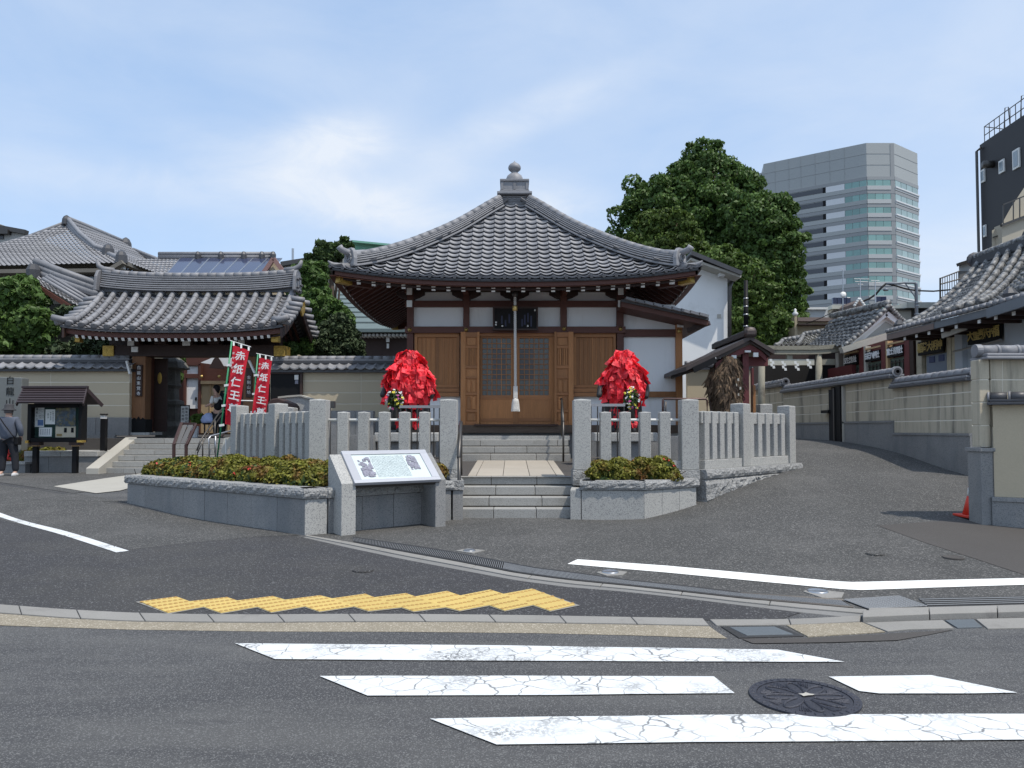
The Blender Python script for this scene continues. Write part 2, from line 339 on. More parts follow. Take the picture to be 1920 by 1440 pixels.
def quadf(a, b, c, d, sag=0):      # a,b eave ends; d,c ridge ends ; v 0..1 eave->ridge
    a, b, c, d = (np.array(q, float) for q in (a, b, c, d))
    def f(u, v):
        u = u[:,None]; v = v[:,None]
        p = (a*(1-u)+b*u)*(1-v)+(d*(1-u)+c*u)*v
        p[:,2] -= (sag*4*v*(1-v))[:,0]
        return p
    return f
# ---------------- foliage ----------------
def leaf_cloud(name, pts, nrm, size, m, parent, aspect=1.7, jit=.5, rng=RNG):
    n = len(pts); nr = nrm+rng.normal(0, jit, (n,3)); nr /= np.linalg.norm(nr, axis=1)[:,None]+1e-9
    a = np.cross(nr, rng.normal(0, 1, (n,3))); a /= np.linalg.norm(a, axis=1)[:,None]+1e-9; b = np.cross(nr, a)
    s = size*rng.uniform(.6, 1.3, (n,1)); a = a*s*aspect/2; b = b*s/2
    tip = nr*s*.25
    v = np.stack([pts-a, pts-b+tip, pts+a-tip*.6, pts+b+tip], 1).reshape(-1, 3)
    f = np.arange(n*4).reshape(-1, 4)
    return npmesh(name, v, f, m, parent)
def blob_pts(blobs, n, shell=.45, rng=RNG, low=-1.):
    bl = np.array(blobs, float)             # x y z rx ry rz
    wgt = (bl[:,3]*bl[:,5]); wgt /= wgt.sum(); idx = rng.choice(len(bl), n, p=wgt)
    d = rng.normal(0, 1, (n,3)); d /= np.linalg.norm(d, axis=1)[:,None]
    d[:,2] = np.where(d[:,2] < low, -d[:,2], d[:,2])
    r = rng.uniform(shell, 1, n)**.5
    p = bl[idx,:3]+d*bl[idx,3:6]*r[:,None]
    return p, d
def tree(name, label, base, trunk_h, tr, blobs, nleaf, size, m, cat='tree', group=None, nlump=60, lump=.22, seed=1, jit=.6, extra=None):
    rng = np.random.default_rng(seed); base = V(base)
    t = thing(name, label, cat, base, group)
    # clumpy crown: big blobs carry small lumps on their skin
    bl = []; B = np.array(blobs, float)
    for i in range(nlump):
        b = B[rng.choice(len(B), p=(B[:,3]*B[:,5])/(B[:,3]*B[:,5]).sum())]
        d = rng.normal(0, 1, 3); d /= np.linalg.norm(d); d[1] = -abs(d[1]) if rng.random() < .75 else d[1]
        c = b[:3]+d*b[3:6]*rng.uniform(.62, 1.12); r = b[3:6].mean()*lump*rng.uniform(.7, 1.5)
        bl.append([*c, r*1.15, r, r*.8])
    pts, nr = blob_pts(bl, int(nleaf*.72), .3, rng); p2, n2 = blob_pts(blobs, int(nleaf*.28), .6, rng)
    leaf_cloud('crown', np.concatenate([pts, p2]), np.concatenate([nr, n2]), size, m, t, jit=jit, rng=rng)
    mb = MB()
    top = V((B[:,0].mean(), B[:,1].mean(), B[:,2].mean()))
    mb.tube([base, base.lerp(top, .35)+V((.1,0,0)), base.lerp(top, .7), top], [tr*1.25, tr, tr*.75, tr*.35], 9)
    mb.build('trunk', M_['bark'], t, smooth=True)
    for i in range(min(7, len(blobs)+2)):
        b = B[i % len(B)]; e = V(b[:3])+V(rng.normal(0, .3, 3).tolist())*float(b[3]); s0 = base.lerp(top, .35+.08*i)
        MB().tube([s0, s0.lerp(e, .5)+V((0,0,.1)), e], [tr*.4, tr*.25, tr*.08], 6).build('limb', M_['bark'], t, smooth=True)
    return t
# ================= GROUND =================
def sheet(name, poly, dz, m, step=.5, parent=None, kind='structure', label=None):
    poly = [V((p[0], p[1])) for p in poly]
    xs = [p.x for p in poly]; ys = [p.y for p in poly]
    def inside(x, y):
        c = False; n = len(poly)
        for i in range(n):
            a, b = poly[i], poly[i-1]
            if (a.y > y) != (b.y > y) and x < (b.x-a.x)*(y-a.y)/(b.y-a.y)+a.x: c = not c
        return c
    pts = []; cyc = []
    for i, a in enumerate(poly):
        b = poly[(i+1) % len(poly)]; k = max(1, int((b-a).length/step))
        for j in range(k): cyc.append(len(pts)); pts.append(a.lerp(b, j/k))
    nb = len(pts)
    x = min(xs)+step*.37
    while x < max(xs):
        y = min(ys)+step*.41
        while y < max(ys):
            if inside(x, y): pts.append(V((x, y)))
            y += step
        x += step
    vs, _, fs, _, _, _ = delaunay_2d_cdt(pts, [(cyc[i], cyc[(i+1) % nb]) for i in range(nb)], [cyc], 1, 1e-5)
    mb = MB(); mb.add([V((p.x, p.y, G(p.x, p.y)+dz)) for p in vs], [tuple(f) for f in fs])
    o = mb.build(name, m, parent, smooth=True)
    if not parent: tag(o, label, None, None, kind)
    return o
def pxs(l): return [GP(*p) for p in l]
# base ground reaching the horizon
xs = [-420,-200,-100,-60,-40]+[-30+.5*i for i in range(0, 121)]+[40,60,100,200,420]
ys = [-60,-30,-12,-6,-3]+[.5*i for i in range(0, 71)]+[40,50,70,110,200,420]
vs = np.array([(x, y, G(x, y)) for y in ys for x in xs]); nx = len(xs)
fs = np.array([(j*nx+i, j*nx+i+1, (j+1)*nx+i+1, (j+1)*nx+i) for j in range(len(ys)-1) for i in range(nx-1)])
o = npmesh('ground', vs, fs, M_['asphalt_road'], None, True); tag(o, 'worn grey asphalt road and ground under everything', None, None, 'structure')
# polylines along the kerbs (pixels)
K_TOP = [(-260,1118),(-120,1129),(0,1137),(120,1146),(242,1152.6),(370,1155.5),(500,1156),(625,1155),(750,1155),(875,1156),(1000,1157.5),(1160,1160.5),(1319,1163.5)]
K_BOT = [(-260,1131),(-120,1142),(0,1150.5),(120,1159.5),(242,1165.6),(370,1167.5),(500,1168),(625,1167),(750,1166.5),(875,1167),(1000,1168.5),(1160,1171),(1330,1174.5)]
D_TOP = [(573,1004.7),(660,1019),(750,1036),(860,1056),(968.7,1077.6),(1060,1090),(1181,1102),(1290,1114),(1387,1125),(1500,1135),(1625.7,1146)]
D_BOT = [(568,1008),(655,1028),(750,1048),(860,1069),(968.7,1089),(1060,1101),(1181,1111),(1290,1123.5),(1387,1135.5),(1500,1149),(1612,1160)]
# pavement (dark asphalt) left and middle, forecourt (paler), brown patch
pv = pxs(K_TOP)+pxs([(1461,1163),(1500,1149.5)])+pxs(list(reversed(D_BOT[:-1])))+pxs([(238,945),(0,906),(-250,868)])
sheet('pavement', [(p.x, p.y) for p in pv], .004, M_['asphalt_pave'], .45, label='dark fine asphalt pavement between the kerb and the planter')
pv = pxs(D_TOP)+pxs([(1753,1143),(1920,1138),(2120,1134)])+[V((9.6,8,0)),V((9.6,30,0)),V((3.2,30,0)),V((3.2,12.4,0)),V((-2,12.2,0))]
sheet('forecourt', [(p.x, p.y) for p in pv], .004, M_['asphalt_fore'], .45, label='coarse grey asphalt forecourt and ramp climbing to the right')
pv = pxs([(1645,986),(1730,1017),(1820,1046),(1930,1082),(2060,1100)])+[V((9.4,9.6,0))]+pxs([(1822,976),(1760,978)])
sheet('asphalt_patch', [(p.x, p.y) for p in pv], .008, M_['asphalt_brown'], .4, label='darker brownish asphalt patch in front of the right wall pillar')
pv = pxs([(-250,866),(0,903),(238,941),(300,890),(330,884),(150,880),(-250,852)])
sheet('asphalt_patch', [(p.x, p.y) for p in pxs([(-240,875),(0,909),(238,948),(420,980),(562,1004),(480,1007),(360,1018),(245,1031),(120,1003),(0,974),(-240,925)])], .006, M_['asphalt_fore'], .4, label='older paler asphalt strip along the left planter')
# left apron around the noticeboard
sheet('left_apron', [(p.x, p.y) for p in [GP(-250,868),GP(0,905),GP(238,942),V((-8.6,13.4,0)),V((-7.2,19.3,0)),V((-22,19.3,0))]], .008, M_['asphalt_fore'], .5, label='asphalt apron in front of the left wall and noticeboard')
sheet('concrete_path', [(p.x, p.y) for p in pxs([(100,913),(180,926),(225,921),(240,917)])+[GP(240,908)]+pxs([(310,889),(262,889)])], .014, M_['concrete'], .4, label='pale concrete path leading to the gate steps')
def resample(poly, n):
    L = [0]
    for i in range(1, len(poly)): L.append(L[-1]+(poly[i]-poly[i-1]).length)
    out = []
    for k in range(n+1):
        s = L[-1]*k/n; i = 1
        while i < len(poly)-1 and L[i] < s: i += 1
        t = (s-L[i-1])/max(1e-6, L[i]-L[i-1]); out.append(poly[i-1].lerp(poly[i], t))
    return out
def ribbon(name, top, bot, n, dz, m, parent=None, kind='structure', label=None, fine=4):
    a = resample(top, n*fine); b = resample(bot, n*fine); mb = MB(); vs = []
    for p, q in zip(a, b):
        for k in range(3):
            r = p.lerp(q, k/2); vs.append(V((r.x, r.y, G(r.x, r.y)+dz)))
    mb.add(vs, [(i*3+k, i*3+k+1, i*3+k+4, i*3+k+3) for i in range(len(a)-1) for k in range(2)])
    o = mb.build(name, m, parent)
    if not parent: tag(o, label, None, None, kind)
    return o
def stones(parent, name, top, bot, n, dz, th, m, gap=.008, fine=3, rise=0):
    a = resample(top, n*fine); b = resample(bot, n*fine)
    for k in range(n):
        mb = MB(); A = a[k*fine:(k+1)*fine+1]; B = b[k*fine:(k+1)*fine+1]; A = list(A); B = list(B)
        g = gap/2/max(.01, (A[-1]-A[0]).length)
        A[0] = A[0].lerp(A[1], g*fine); A[-1] = A[-1].lerp(A[-2], g*fine); B[0] = B[0].lerp(B[1], g*fine); B[-1] = B[-1].lerp(B[-2], g*fine)
        vs = []
        for p, q in zip(A, B):
            gp, gq = G(p.x, p.y), G(q.x, q.y)
            vs += [V((p.x,p.y,gp-th)), V((q.x,q.y,gq-th)), V((q.x,q.y,gq+dz)), V((p.x,p.y,gp+dz+rise))]
        m_ = len(A); fs = []
        for i in range(m_-1):
            for j in range(4): fs.append((i*4+j, (i+1)*4+j, (i+1)*4+(j+1) % 4, i*4+(j+1) % 4))
        fs += [(0,1,2,3), tuple(range((m_-1)*4, m_*4))[::-1]]
        mb.add(vs, fs); mb.build(name, m, parent, recalc=True, bevel=.006)
kerb = thing('kerb', 'curved flush kerb of long pale stones along the road edge', None, GP(500,1160), kind='structure')
stones(kerb, 'kerb_stone', pxs(K_TOP), pxs(K_BOT), 13, .012, .15, M_['kerb'], rise=.008)
kerb_r = thing('kerb', 'kerb of pale stones turning up to the right of the drain', None, GP(1700,1158), kind='structure')
stones(kerb_r, 'kerb_stone', pxs([(1330,1163.5),(1461,1163.5),(1540,1160.5),(1615,1156)]), pxs([(1342,1174.5),(1461,1174),(1540,1171),(1613,1167)]), 2, .012, .15, M_['kerb'])
stones(kerb_r, 'kerb_stone', pxs([(1617,1156),(1690,1151),(1753,1149),(1920,1144.5),(2120,1139)]), pxs([(1617,1168),(1690,1165),(1753,1162),(1920,1157.5),(2120,1152)]), 4, .05, .2, M_['kerb'])
ribbon('gutter_strip', pxs([(p[0], p[1]+1.2) for p in K_BOT]), pxs([(-260,1156),(-120,1166),(0,1174),(242,1182),(500,1185.5),(750,1186),(1000,1188.5),(1200,1193),(1364,1198.7)]), 10, .006, M_['gutter'], label='gritty beige gutter strip between kerb and road')
slab = thing('gutter_cover', 'row of grey and beige concrete gutter slabs right of the gritty strip', 'gutter slabs', GP(1500,1186))
def gslab(name, pl, m, dz=.012, th=.08):
    q = pxs(pl); mb = MB(); lo = [V((p.x,p.y,G(p.x,p.y)-th)) for p in q]; hi = [V((p.x,p.y,G(p.x,p.y)+dz)) for p in q]
    n = len(q); mb.add(lo+hi, [tuple(range(n))[::-1], tuple(range(n, 2*n))]+[(i,(i+1) % n,n+(i+1) % n,n+i) for i in range(n)])
    return mb.build(name, m, slab, recalc=True, bevel=.004)
gslab('steel_plate', [(1352,1177),(1463,1176),(1507,1195),(1385,1198)], M_['steel_dark'])
M_['plate_grey'] = mat('plate_grey', (.10,.115,.125), .6, .1, 4, .1, 60, .1)
gslab('plate', [(1368,1179.5),(1452,1178.5),(1488,1193),(1400,1195)], M_['plate_grey'], .017)
gslab('slab', [(1474,1174.5),(1616,1169),(1660,1187),(1515,1196)], M_['gutter'])
gslab('slab', [(1622,1170),(1700,1167),(1768,1165),(1788,1180),(1700,1182.5),(1664,1186)], M_['kerb'])
gslab('slab', [(1772,1165),(1825,1163),(1842,1178),(1795,1179.5)], M_['plate_grey'])
gslab('slab', [(1830,1163),(2120,1156),(2120,1176),(1852,1181)], M_['kerb'])
sheet('asphalt_patch', [(p.x, p.y) for p in pxs([(1390,1199),(1512,1198),(1660,1190),(1790,1182),(1740,1192),(1683,1202),(1560,1206),(1412,1208)])], .007, M_['asphalt_brown'], .2, label='dark asphalt repair strip below the gutter slabs')
# diagonal kerb with drain
dk = thing('drain_kerb', 'diagonal pale kerb running from the planter down to the road', None, GP(1000,1086), kind='structure')
mid = [((a[0]+b[0])/2, a[1]*.45+b[1]*.55) for a, b in zip(D_TOP, D_BOT)]
stones(dk, 'kerb_stone', pxs(D_TOP), pxs([((a[0]), a[1]*.5+b[1]*.5) for a, b in zip(D_TOP, D_BOT)]), 9, .016, .12, M_['kerb'])
M_['kerb_low'] = mat('kerb_low', (.2,.195,.185), .9, .1, 2, .1, 90, .2, rnd=.05)
stones(dk, 'kerb_edge', pxs([((a[0]), a[1]*.48+b[1]*.52+.2) for a, b in zip(D_TOP, D_BOT)]), pxs(D_BOT), 9, .006, .12, M_['kerb_low'])
stones(dk, 'kerb_stone', pxs([(1628,1144),(1753,1142),(1920,1137.5),(2120,1132)]), pxs([(1628,1149.5),(1753,1147.5),(1920,1143),(2120,1137.5)]), 3, .02, .1, M_['kerb'])
gr_top = pxs([(661,1008.6),(830,1034),(1000,1066.5),(1090,1078),(1181,1090.6),(1290,1102),(1387,1114),(1500,1122),(1581,1127.5)]); gr_bot = pxs([(664,1017),(750,1033.5),(860,1053.5),(970,1075),(1060,1087.5),(1181,1099.5),(1290,1111.5),(1387,1122.5),(1500,1132.5),(1600,1141)])
dr = thing('drain_channel', 'dark steel drain grating along the diagonal kerb', 'drain grating', GP(1200,1098))
ribbon('channel', gr_top, gr_bot, 12, .006, M_['dark_void'], dr)
A = resample(gr_top, 420); B = resample(gr_bot, 420); mb = MB()
for i in range(0, 420):
    if i < 180 and i % 2: continue
    p, q = A[i], B[i]; z = max(G(p.x,p.y), G(q.x,q.y))+.012; t = (A[min(i+1,419)]-A[i]).normalized()*.0042
    a, b = V((p.x,p.y,z)), V((q.x,q.y,z)); mb.add([a-t, b-t, b+t, a+t], [(0,1,2,3)])
o = mb.build('grating_bars', mat('grate_grey', (.2,.21,.22), .6), dr); o['kind'] = 'stuff'
for off in (0, 1):
    ln = (A if off == 0 else B); mb = MB(); mb.tube([V((p.x,p.y,G(p.x,p.y)+.01)) for p in ln[::15]], .011, 4); mb.build('grating_frame', M_['steel_dark'], dr)
gp = thing('drain_plate', 'chequered steel drain plate at the corner of the grating', 'drain cover', GP(1660,1132))
q = pxs([(1583,1127.5),(1686,1120.5),(1738,1139.5),(1627,1144)])
mb = MB(); mb.add([V((p.x,p.y,G(p.x,p.y)+.013)) for p in q], [(0,1,2,3)]); mb.build('plate', mat('cheq', (.12,.13,.135), .7, .1, 4, .1, 60, .1), gp, recalc=True)
mb = MB()
for i in range(13):
    for (a, b, c, d) in ((q[0], q[1], q[3], q[2]), (q[0], q[3], q[1], q[2])):
        s, e = a.lerp(b, i/12), c.lerp(d, i/12); mb.tube([V((s.x,s.y,G(s.x,s.y)+.016)), V((e.x,e.y,G(e.x,e.y)+.016))], .004, 4)
o = mb.build('plate_ribs', mat('rib_grey', (.22,.23,.24), .7), gp); o['kind'] = 'stuff'
dr2 = thing('drain_channel', 'dark slotted drain channel right of the chequered plate', 'drain grating', GP(1800,1130))
ribbon('channel', pxs([(1720,1123),(1920,1119),(2120,1116)]), pxs([(1742,1140.5),(1920,1136),(2120,1131.5)]), 4, .007, M_['steel_dark'], dr2)
for yy in (.2,.4,.6,.8):
    mb = MB(); mb.tube([V((p.x,p.y,G(p.x,p.y)+.012)) for p in pxs([(1720+22*yy,1123+17.5*yy),(1920,1119+17*yy),(2120,1116+15.5*yy)])], .006, 4); mb.build('slot_bar', mat('bar_grey', (.15,.16,.17), .7) if yy == .2 else bpy.data.materials['bar_grey'], dr2)
# painted markings
cw = thing('crosswalk', 'zebra crossing of cracked white painted stripes on the road', None, GP(1000,1290), kind='structure')
def paint(name, pl, m, parent, dz=.008):
    pts = pxs(pl); n = len(pts); dense = []
    for i in range(n):
        a, b = pts[i], pts[(i+1) % n]; k = max(1, int((b-a).length/.4))
        for j in range(k):
            p = a.lerp(b, j/k); 
            if j: p = p+V((0, random.uniform(-.004, .004), 0))
            dense.append(p)
    mb = MB(); mb.add([V((p.x,p.y,G(p.x,p.y)+dz)) for p in dense], [tuple(range(len(dense)))]); return mb.build(name, m, parent, recalc=True)
paint('stripe', [(440.6,1208),(950,1212),(1457,1220),(1584,1243),(1000,1241),(515.6,1237.8)], M_['road_paint'], cw)
paint('stripe', [(598.8,1269.7),(970,1269),(1338.5,1270.4),(1377.6,1302),(1040,1305.5),(689,1306.6)], M_['road_paint'], cw)
paint('stripe', [(1553.6,1270.7),(1746.7,1268),(1908,1301),(1820,1302.5),(1649,1302.5),(1611,1298)], M_['road_paint'], cw)
paint('stripe', [(806,1350),(1000,1346.5),(1500,1341.5),(1920,1341),(2150,1341),(2200,1388),(1920,1389.5),(1300,1394),(931,1398.8)], M_['road_paint'], cw)
ml = thing('road_marking', 'worn white line on the pavement at the left', None, GP(120,1000), kind='structure')
a = pxs([(-300,905),(0,961.7),(120,988),(242,1034)]); 
ribbon('line', pxs([(-300,893),(-150,925),(0,961.7),(120,996),(242,1034)]), pxs([(-300,899),(-150,932),(0,970),(110,1002),(218,1037)]), 8, .009, M_['road_paint'], ml)
ml = thing('road_marking', 'fresh bright white line bending across the forecourt at the right', None, GP(1500,1090), kind='structure')
ribbon('line', pxs([(1083,1050),(1250,1062),(1420,1077.6),(1560,1091),(1600,1093),(1760,1089),(1920,1085.4),(2150,1082)]), pxs([(1064,1058.8),(1250,1075),(1420,1091.4),(1560,1104.5),(1607,1108.3),(1760,1103),(1920,1098),(2150,1094)]), 12, .009, M_['road_paint_new'], ml)
# tactile paving
tp = thing('tactile_paving', 'zigzag strip of yellow tactile tiles on the dark pavement', 'tactile paving', GP(680,1133))
TL = [(253.5,1130),(355.5,1129),(444.5,1127.5),(534.8,1126),(622.6,1123.5),(701.8,1121.4),(778.6,1119.8),(863,1118),(944,1115)]
TK = [(330,1120),(424.6,1121),(510,1119),(599,1117.6),(683.6,1114.6),(760,1113.5),(837,1109.4),(918,1106.8),(996.5,1105)]
TR = [(381,1141),(482,1141),(571,1140.4),(662.5,1140.4),(752.6,1142),(834.6,1142),(916.7,1138),(999,1137.5),(1087.6,1136.7)]
TB = [(315.6,1152.8),(415,1152.8),(509,1151.4),(599,1150),(691,1149),(776,1149.7),(862,1148.4),(946.6,1148.4),(1031.6,1148.7)]
def inset(q, d):
    c = sum(q, V((0,0,0)))/len(q); return [p.lerp(c, d/(p-c).length) for p in q]
for i in range(9):
    z = lambda p, d: V((p.x, p.y, G(p.x, p.y)+d))
    def hexa(k0):
        l = [TL[i], TK[i]]+([TL[i+1]] if i < 8 else [])+[TR[i], TB[i]]+([TR[i-1]] if i else [])
        return pxs(l)
    q = hexa(0); MB().add([z(p, .008) for p in q], [tuple(range(len(q)))]).build('tile_border', M_['kerb'], tp, recalc=True)
    c0 = sum(q, V((0,0,0)))/len(q); par = pxs([TL[i], TK[i], TR[i], TB[i]]); cc = sum(par, V((0,0,0)))/4
    edge = {0: 1, 1: 1}
    l2 = [(TL[i][0]+(9 if i == 0 else 0), TL[i][1]+(.2 if i == 0 else 1.1)), (TK[i][0]+1, TK[i][1]+1.2)]+([(TL[i+1][0], TL[i+1][1]+1.1)] if i < 8 else [])+[(TR[i][0]-(9 if i == 8 else 0), TR[i][1]-(.3 if i == 8 else 1.1)), (TB[i][0]-1, TB[i][1]-1.3)]+([(TR[i-1][0], TR[i-1][1]-1.1)] if i else []); q2 = pxs(l2)
    MB().prism([z(p, .0) for p in q2], (0,0,.0135)).build('tile', M_['yellow'], tp, recalc=True)
    mb = MB()
    for a in range(7):
        for b in range(5):
            s0 = par[0].lerp(par[1], (a+.6)/7.2); s1 = par[3].lerp(par[2], (a+.6)/7.2); p = s0.lerp(s1, (b+.5)/5); r = .02
            zt = G(p.x,p.y)+.0137; ring = [V((p.x+r*math.cos(t*math.pi/3), p.y+r*math.sin(t*math.pi/3), zt)) for t in range(6)]; ring2 = [V((p.x+r*.6*math.cos(t*math.pi/3), p.y+r*.6*math.sin(t*math.pi/3), zt+.005)) for t in range(6)]
            mb.add(ring+ring2, [(6,7,8,9,10,11)]+[(k,(k+1) % 6,6+(k+1) % 6,6+k) for k in range(6)])
    o = mb.build('bumps', mat('yellow_worn', (.40,.24,.07), .8) if i == 0 else bpy.data.materials['yellow_worn'], tp); o['kind'] = 'stuff'
# manhole covers
mh = thing('manhole_cover', 'large dark blue-grey manhole cover with cast flower pattern in the crosswalk', 'manhole cover', GP(1508,1312))
c = GP(1508,1309); c.z = G(c.x,c.y); R0 = .305
def disc(r, z, n=48): return [V((c.x+r*math.cos(2*math.pi*k/n), c.y+r*math.sin(2*math.pi*k/n), c.z+z)) for k in range(n)]
def ringm(r0, r1, z0, z1, n=48):
    a, b, d, e = disc(r0,z1,n), disc(r1,z1,n), disc(r1,z0,n), disc(r0,z0,n); mb = MB()
    return mb.add(a+b+d+e, [(k,n+k,n+(k+1) % n,(k+1) % n) for k in range(n)]+[(n+k,2*n+k,2*n+(k+1) % n,n+(k+1) % n) for k in range(n)]+[(3*n+k,k,(k+1) % n,3*n+(k+1) % n) for k in range(n)])
ringm(R0*.86, R0, .002, .012).build('frame', M_['iron'], mh)
MB().add(disc(R0*.85,.007), [tuple(range(48))]).build('cover', M_['iron'], mh)
mb = MB()
for k in range(8):                      # petals and scrolls
    th = k*math.pi/4; pts = []
    for s in range(13):
        u = s/12; rr = R0*(.18+.58*math.sin(u*math.pi)); an = th+(u-.5)*.75; pts.append(V((c.x+rr*math.cos(an), c.y+rr*math.sin(an), c.z+.010)))
    mb.tube(pts, .006, 4)
    for q_ in range(5):
        an = th+.39+(q_-2)*.06; r0, r1 = R0*(.5+.03*q_), R0*.78; mb.tube([V((c.x+r0*math.cos(an), c.y+r0*math.sin(an), c.z+.009)), V((c.x+r1*math.cos(an+.05), c.y+r1*math.sin(an+.05), c.z+.009))], .004, 4)
mb.build('cast_pattern', M_['iron'], mh)
mb = MB()
for k in range(36):
    an = k*math.pi/18; mb.tube([V((c.x+R0*.89*math.cos(an), c.y+R0*.89*math.sin(an), c.z+.0125)), V((c.x+R0*.96*math.cos(an), c.y+R0*.96*math.sin(an), c.z+.0125))], .005, 4)
o = mb.build('rim_studs', M_['iron'], mh); o['kind'] = 'stuff'
mb = MB(); mb.add([c+V((.02+.05*math.cos(a)*s, .02+.03*math.sin(a)*s, .016)) for a, s in zip([i*.7 for i in range(9)], [1,.6,1.1,.5,.9,.7,1.2,.6,.8])], [tuple(range(9))]); mb.build('pale_mark', M_['concrete'], mh, recalc=True)
def small_cover(px, py, r, label, m, pad=None):
    c = GP(px, py); c.z = G(c.x,c.y); t = thing('pipe_cover', label, 'pipe cover', c)
    if pad: MB().prism([V((p.x,p.y,G(p.x,p.y)-.02)) for p in pxs(pad)], (0,0,.032)).build('concrete_collar', M_['kerb'], t, recalc=True)
    MB().lathe([(r,-.01),(r,.016),(r*.9,.022),(r*.85,.018),(r*.3,.018),(.001,.02)], c, 24).build('lid', m, t, smooth=True, recalc=True)
small_cover(880,1034,.075,'small round metal lid just in front of the information board',M_['steel'],[(854,1034),(878,1030),(910,1033.5),(886,1039)])
small_cover(1144,1074.5,.09,'small round metal lid beside the start of the bright line',M_['steel'],[(1118,1075),(1140,1070),(1176,1074),(1168,1080),(1138,1081.5)])
small_cover(1533,1111,.095,'round metal lid with broken concrete collar beside the grating',M_['steel'],[(1506,1111),(1520,1106),(1583,1113),(1578,1123),(1545,1124)])
small_cover(681,1071,.11,'flush dark ring cover in the dark pavement',M_['asphalt_pave'])
small_cover(1641,1040,.1,'flush asphalt coloured ring cover in the forecourt',M_['asphalt_fore'])
small_cover(1787,1047,.11,'flush brownish ring cover beside the brown patch',M_['asphalt_brown'])
# ================= WORSHIP HALL =================
YF = 17.8; CX = .07; HC = 20.35; HR = 4.09
hall = thing('worship_hall', 'small wooden temple hall with grey tiled pyramid roof and ball finial', 'temple hall', (CX, YF, 1.3))
HZ = [(0,7.80),(.11,7.46),(.354,6.56),(.561,5.92),(.73,5.48),(.887,5.18),(1,5.08),(1.08,5.06)]
def rz_(s, c): return cub(HZ, s)-.26*(s**2.2)*(1-abs(c)**2.6)
def roofpt(side, a, s):    # a: lateral metres, s: 0 apex .. 1 eave
    r = HR*s; c = min(1, abs(a)/max(r, .01)); z = rz_(s, c)
    return {0: V((CX+a, HC-r, z)), 1: V((CX+r, HC+a, z)), 2: V((CX-a, HC+r, z)), 3: V((CX-r, HC-a, z))}[side]
# deck and soffit
for nm, dz, m_, smin in (('roof_deck', -.015, M_['tile_dark'], 0), ('soffit', -.15, M_['wood_red'], .5)):
    mb = MB(); n = 24
    for side in range(4):
        vs = []
        for i in range(n+1):
            s = smin+(1.0-smin)*i/n
            for j in range(n+1): vs.append(roofpt(side, HR*s*(2*j/n-1), s)+V((0,0,dz)))
        mb.add(vs, [(i*(n+1)+j, i*(n+1)+j+1, (i+1)*(n+1)+j+1, (i+1)*(n+1)+j) for i in range(n) for j in range(n)])
    mb.build(nm, m_, hall, smooth=True)
# one pantile
NT, NR = 30, 21; TW = 2*HR/NT; SL = [0]
def slen():
    L = 0; prev = roofpt(0, 0, 1.0); tab = [(0, 1.0)]
    for i in range(1, 201):
        s = 1-i/200; p = roofpt(0, 0, s); L += (p-prev).length; prev = p; tab.append((L, s))
    return tab
TAB = slen(); TOT = TAB[-1][0]; TL_ = TOT/NR
def s_at(L):
    for i in range(1, len(TAB)):
        if TAB[i][0] >= L: a, b = TAB[i-1], TAB[i]; return lerp(a[1], b[1], (L-a[0])/(b[0]-a[0]))
    return 0
def tile_mesh():
    K = 8; mb = MB(); vs = []
    for y, lift, dz in ((0, .052, -.018), (0, .052, 0), (TL_*1.3, -.008, 0)):
        for k in range(K+1):
            u = k/K; h = float(prof(np.array([u % 1.0 if u < 1 else 0.]))[0])*.046; vs.append(V(((u-.5)*TW*1.012, y, h+lift+dz)))
    n = K+1; fs = [(r*n+k, r*n+k+1, (r+1)*n+k+1, (r+1)*n+k) for r in range(2) for k in range(K)]
    fs += [(0, n, 2*n), (K, 2*n+K, n+K)]
    me = bpy.data.meshes.new('roof_tile'); me.from_pydata([tuple(v) for v in vs], [], fs); me.materials.append(M_['tile'])
    for p in me.polygons:
        p.use_smooth = p.index >= K and p.index < 2*K
    return me
TM = tile_mesh()
tv = np.array([v.co[:] for v in TM.vertices]); tf = [tuple(p.vertices) for p in TM.polygons if len(p.vertices) == 4]
front = []; rest_v = []; rest_f = []; nb = 0
for side in range(4):
    for r in range(NR):
        s0 = s_at(r*TL_); s1 = s_at(min(TOT, (r+1)*TL_))
        for k in range(NT+2):
            a = (k-(NT+1)/2)*TW + (0 if side else 0)
            if abs(a) > HR*s0+.03: continue
            p0 = roofpt(side, a, s0); p1 = roofpt(side, a, s1) if abs(a) < HR*s1 else roofpt(side, math.copysign(HR*s1, a), s1)+V((0,0,0))
            e = roofpt(side, a+.05, s0)-roofpt(side, a-.05, s0)
            up = roofpt(side, 0, s1)-roofpt(side, 0, s0); up = up.normalized(); x = e.normalized(); x = (x-up*x.dot(up)).normalized(); zn = x.cross(up)
            M = Matrix(((x.x,up.x,zn.x,p0.x),(x.y,up.y,zn.y,p0.y),(x.z,up.z,zn.z,p0.z),(0,0,0,1)))
            if side == 0 and len(front) < 296: front.append(M)
            else:
                Mn = np.array(M); rest_v.append(tv@Mn[:3,:3].T+Mn[:3,3]); rest_f += [[i+nb for i in f] for f in tf]; nb += len(tv)
for M in front: inst('roof_tile', TM, M@Matrix.Rotation(random.uniform(-.012,.012), 4, 'Z')@Matrix.Translation((0,0,random.uniform(-.003,.004))), hall)
o = npmesh('roof_tiles', np.concatenate(rest_v), rest_f, M_['tile_s'], hall); o['kind'] = 'stuff'
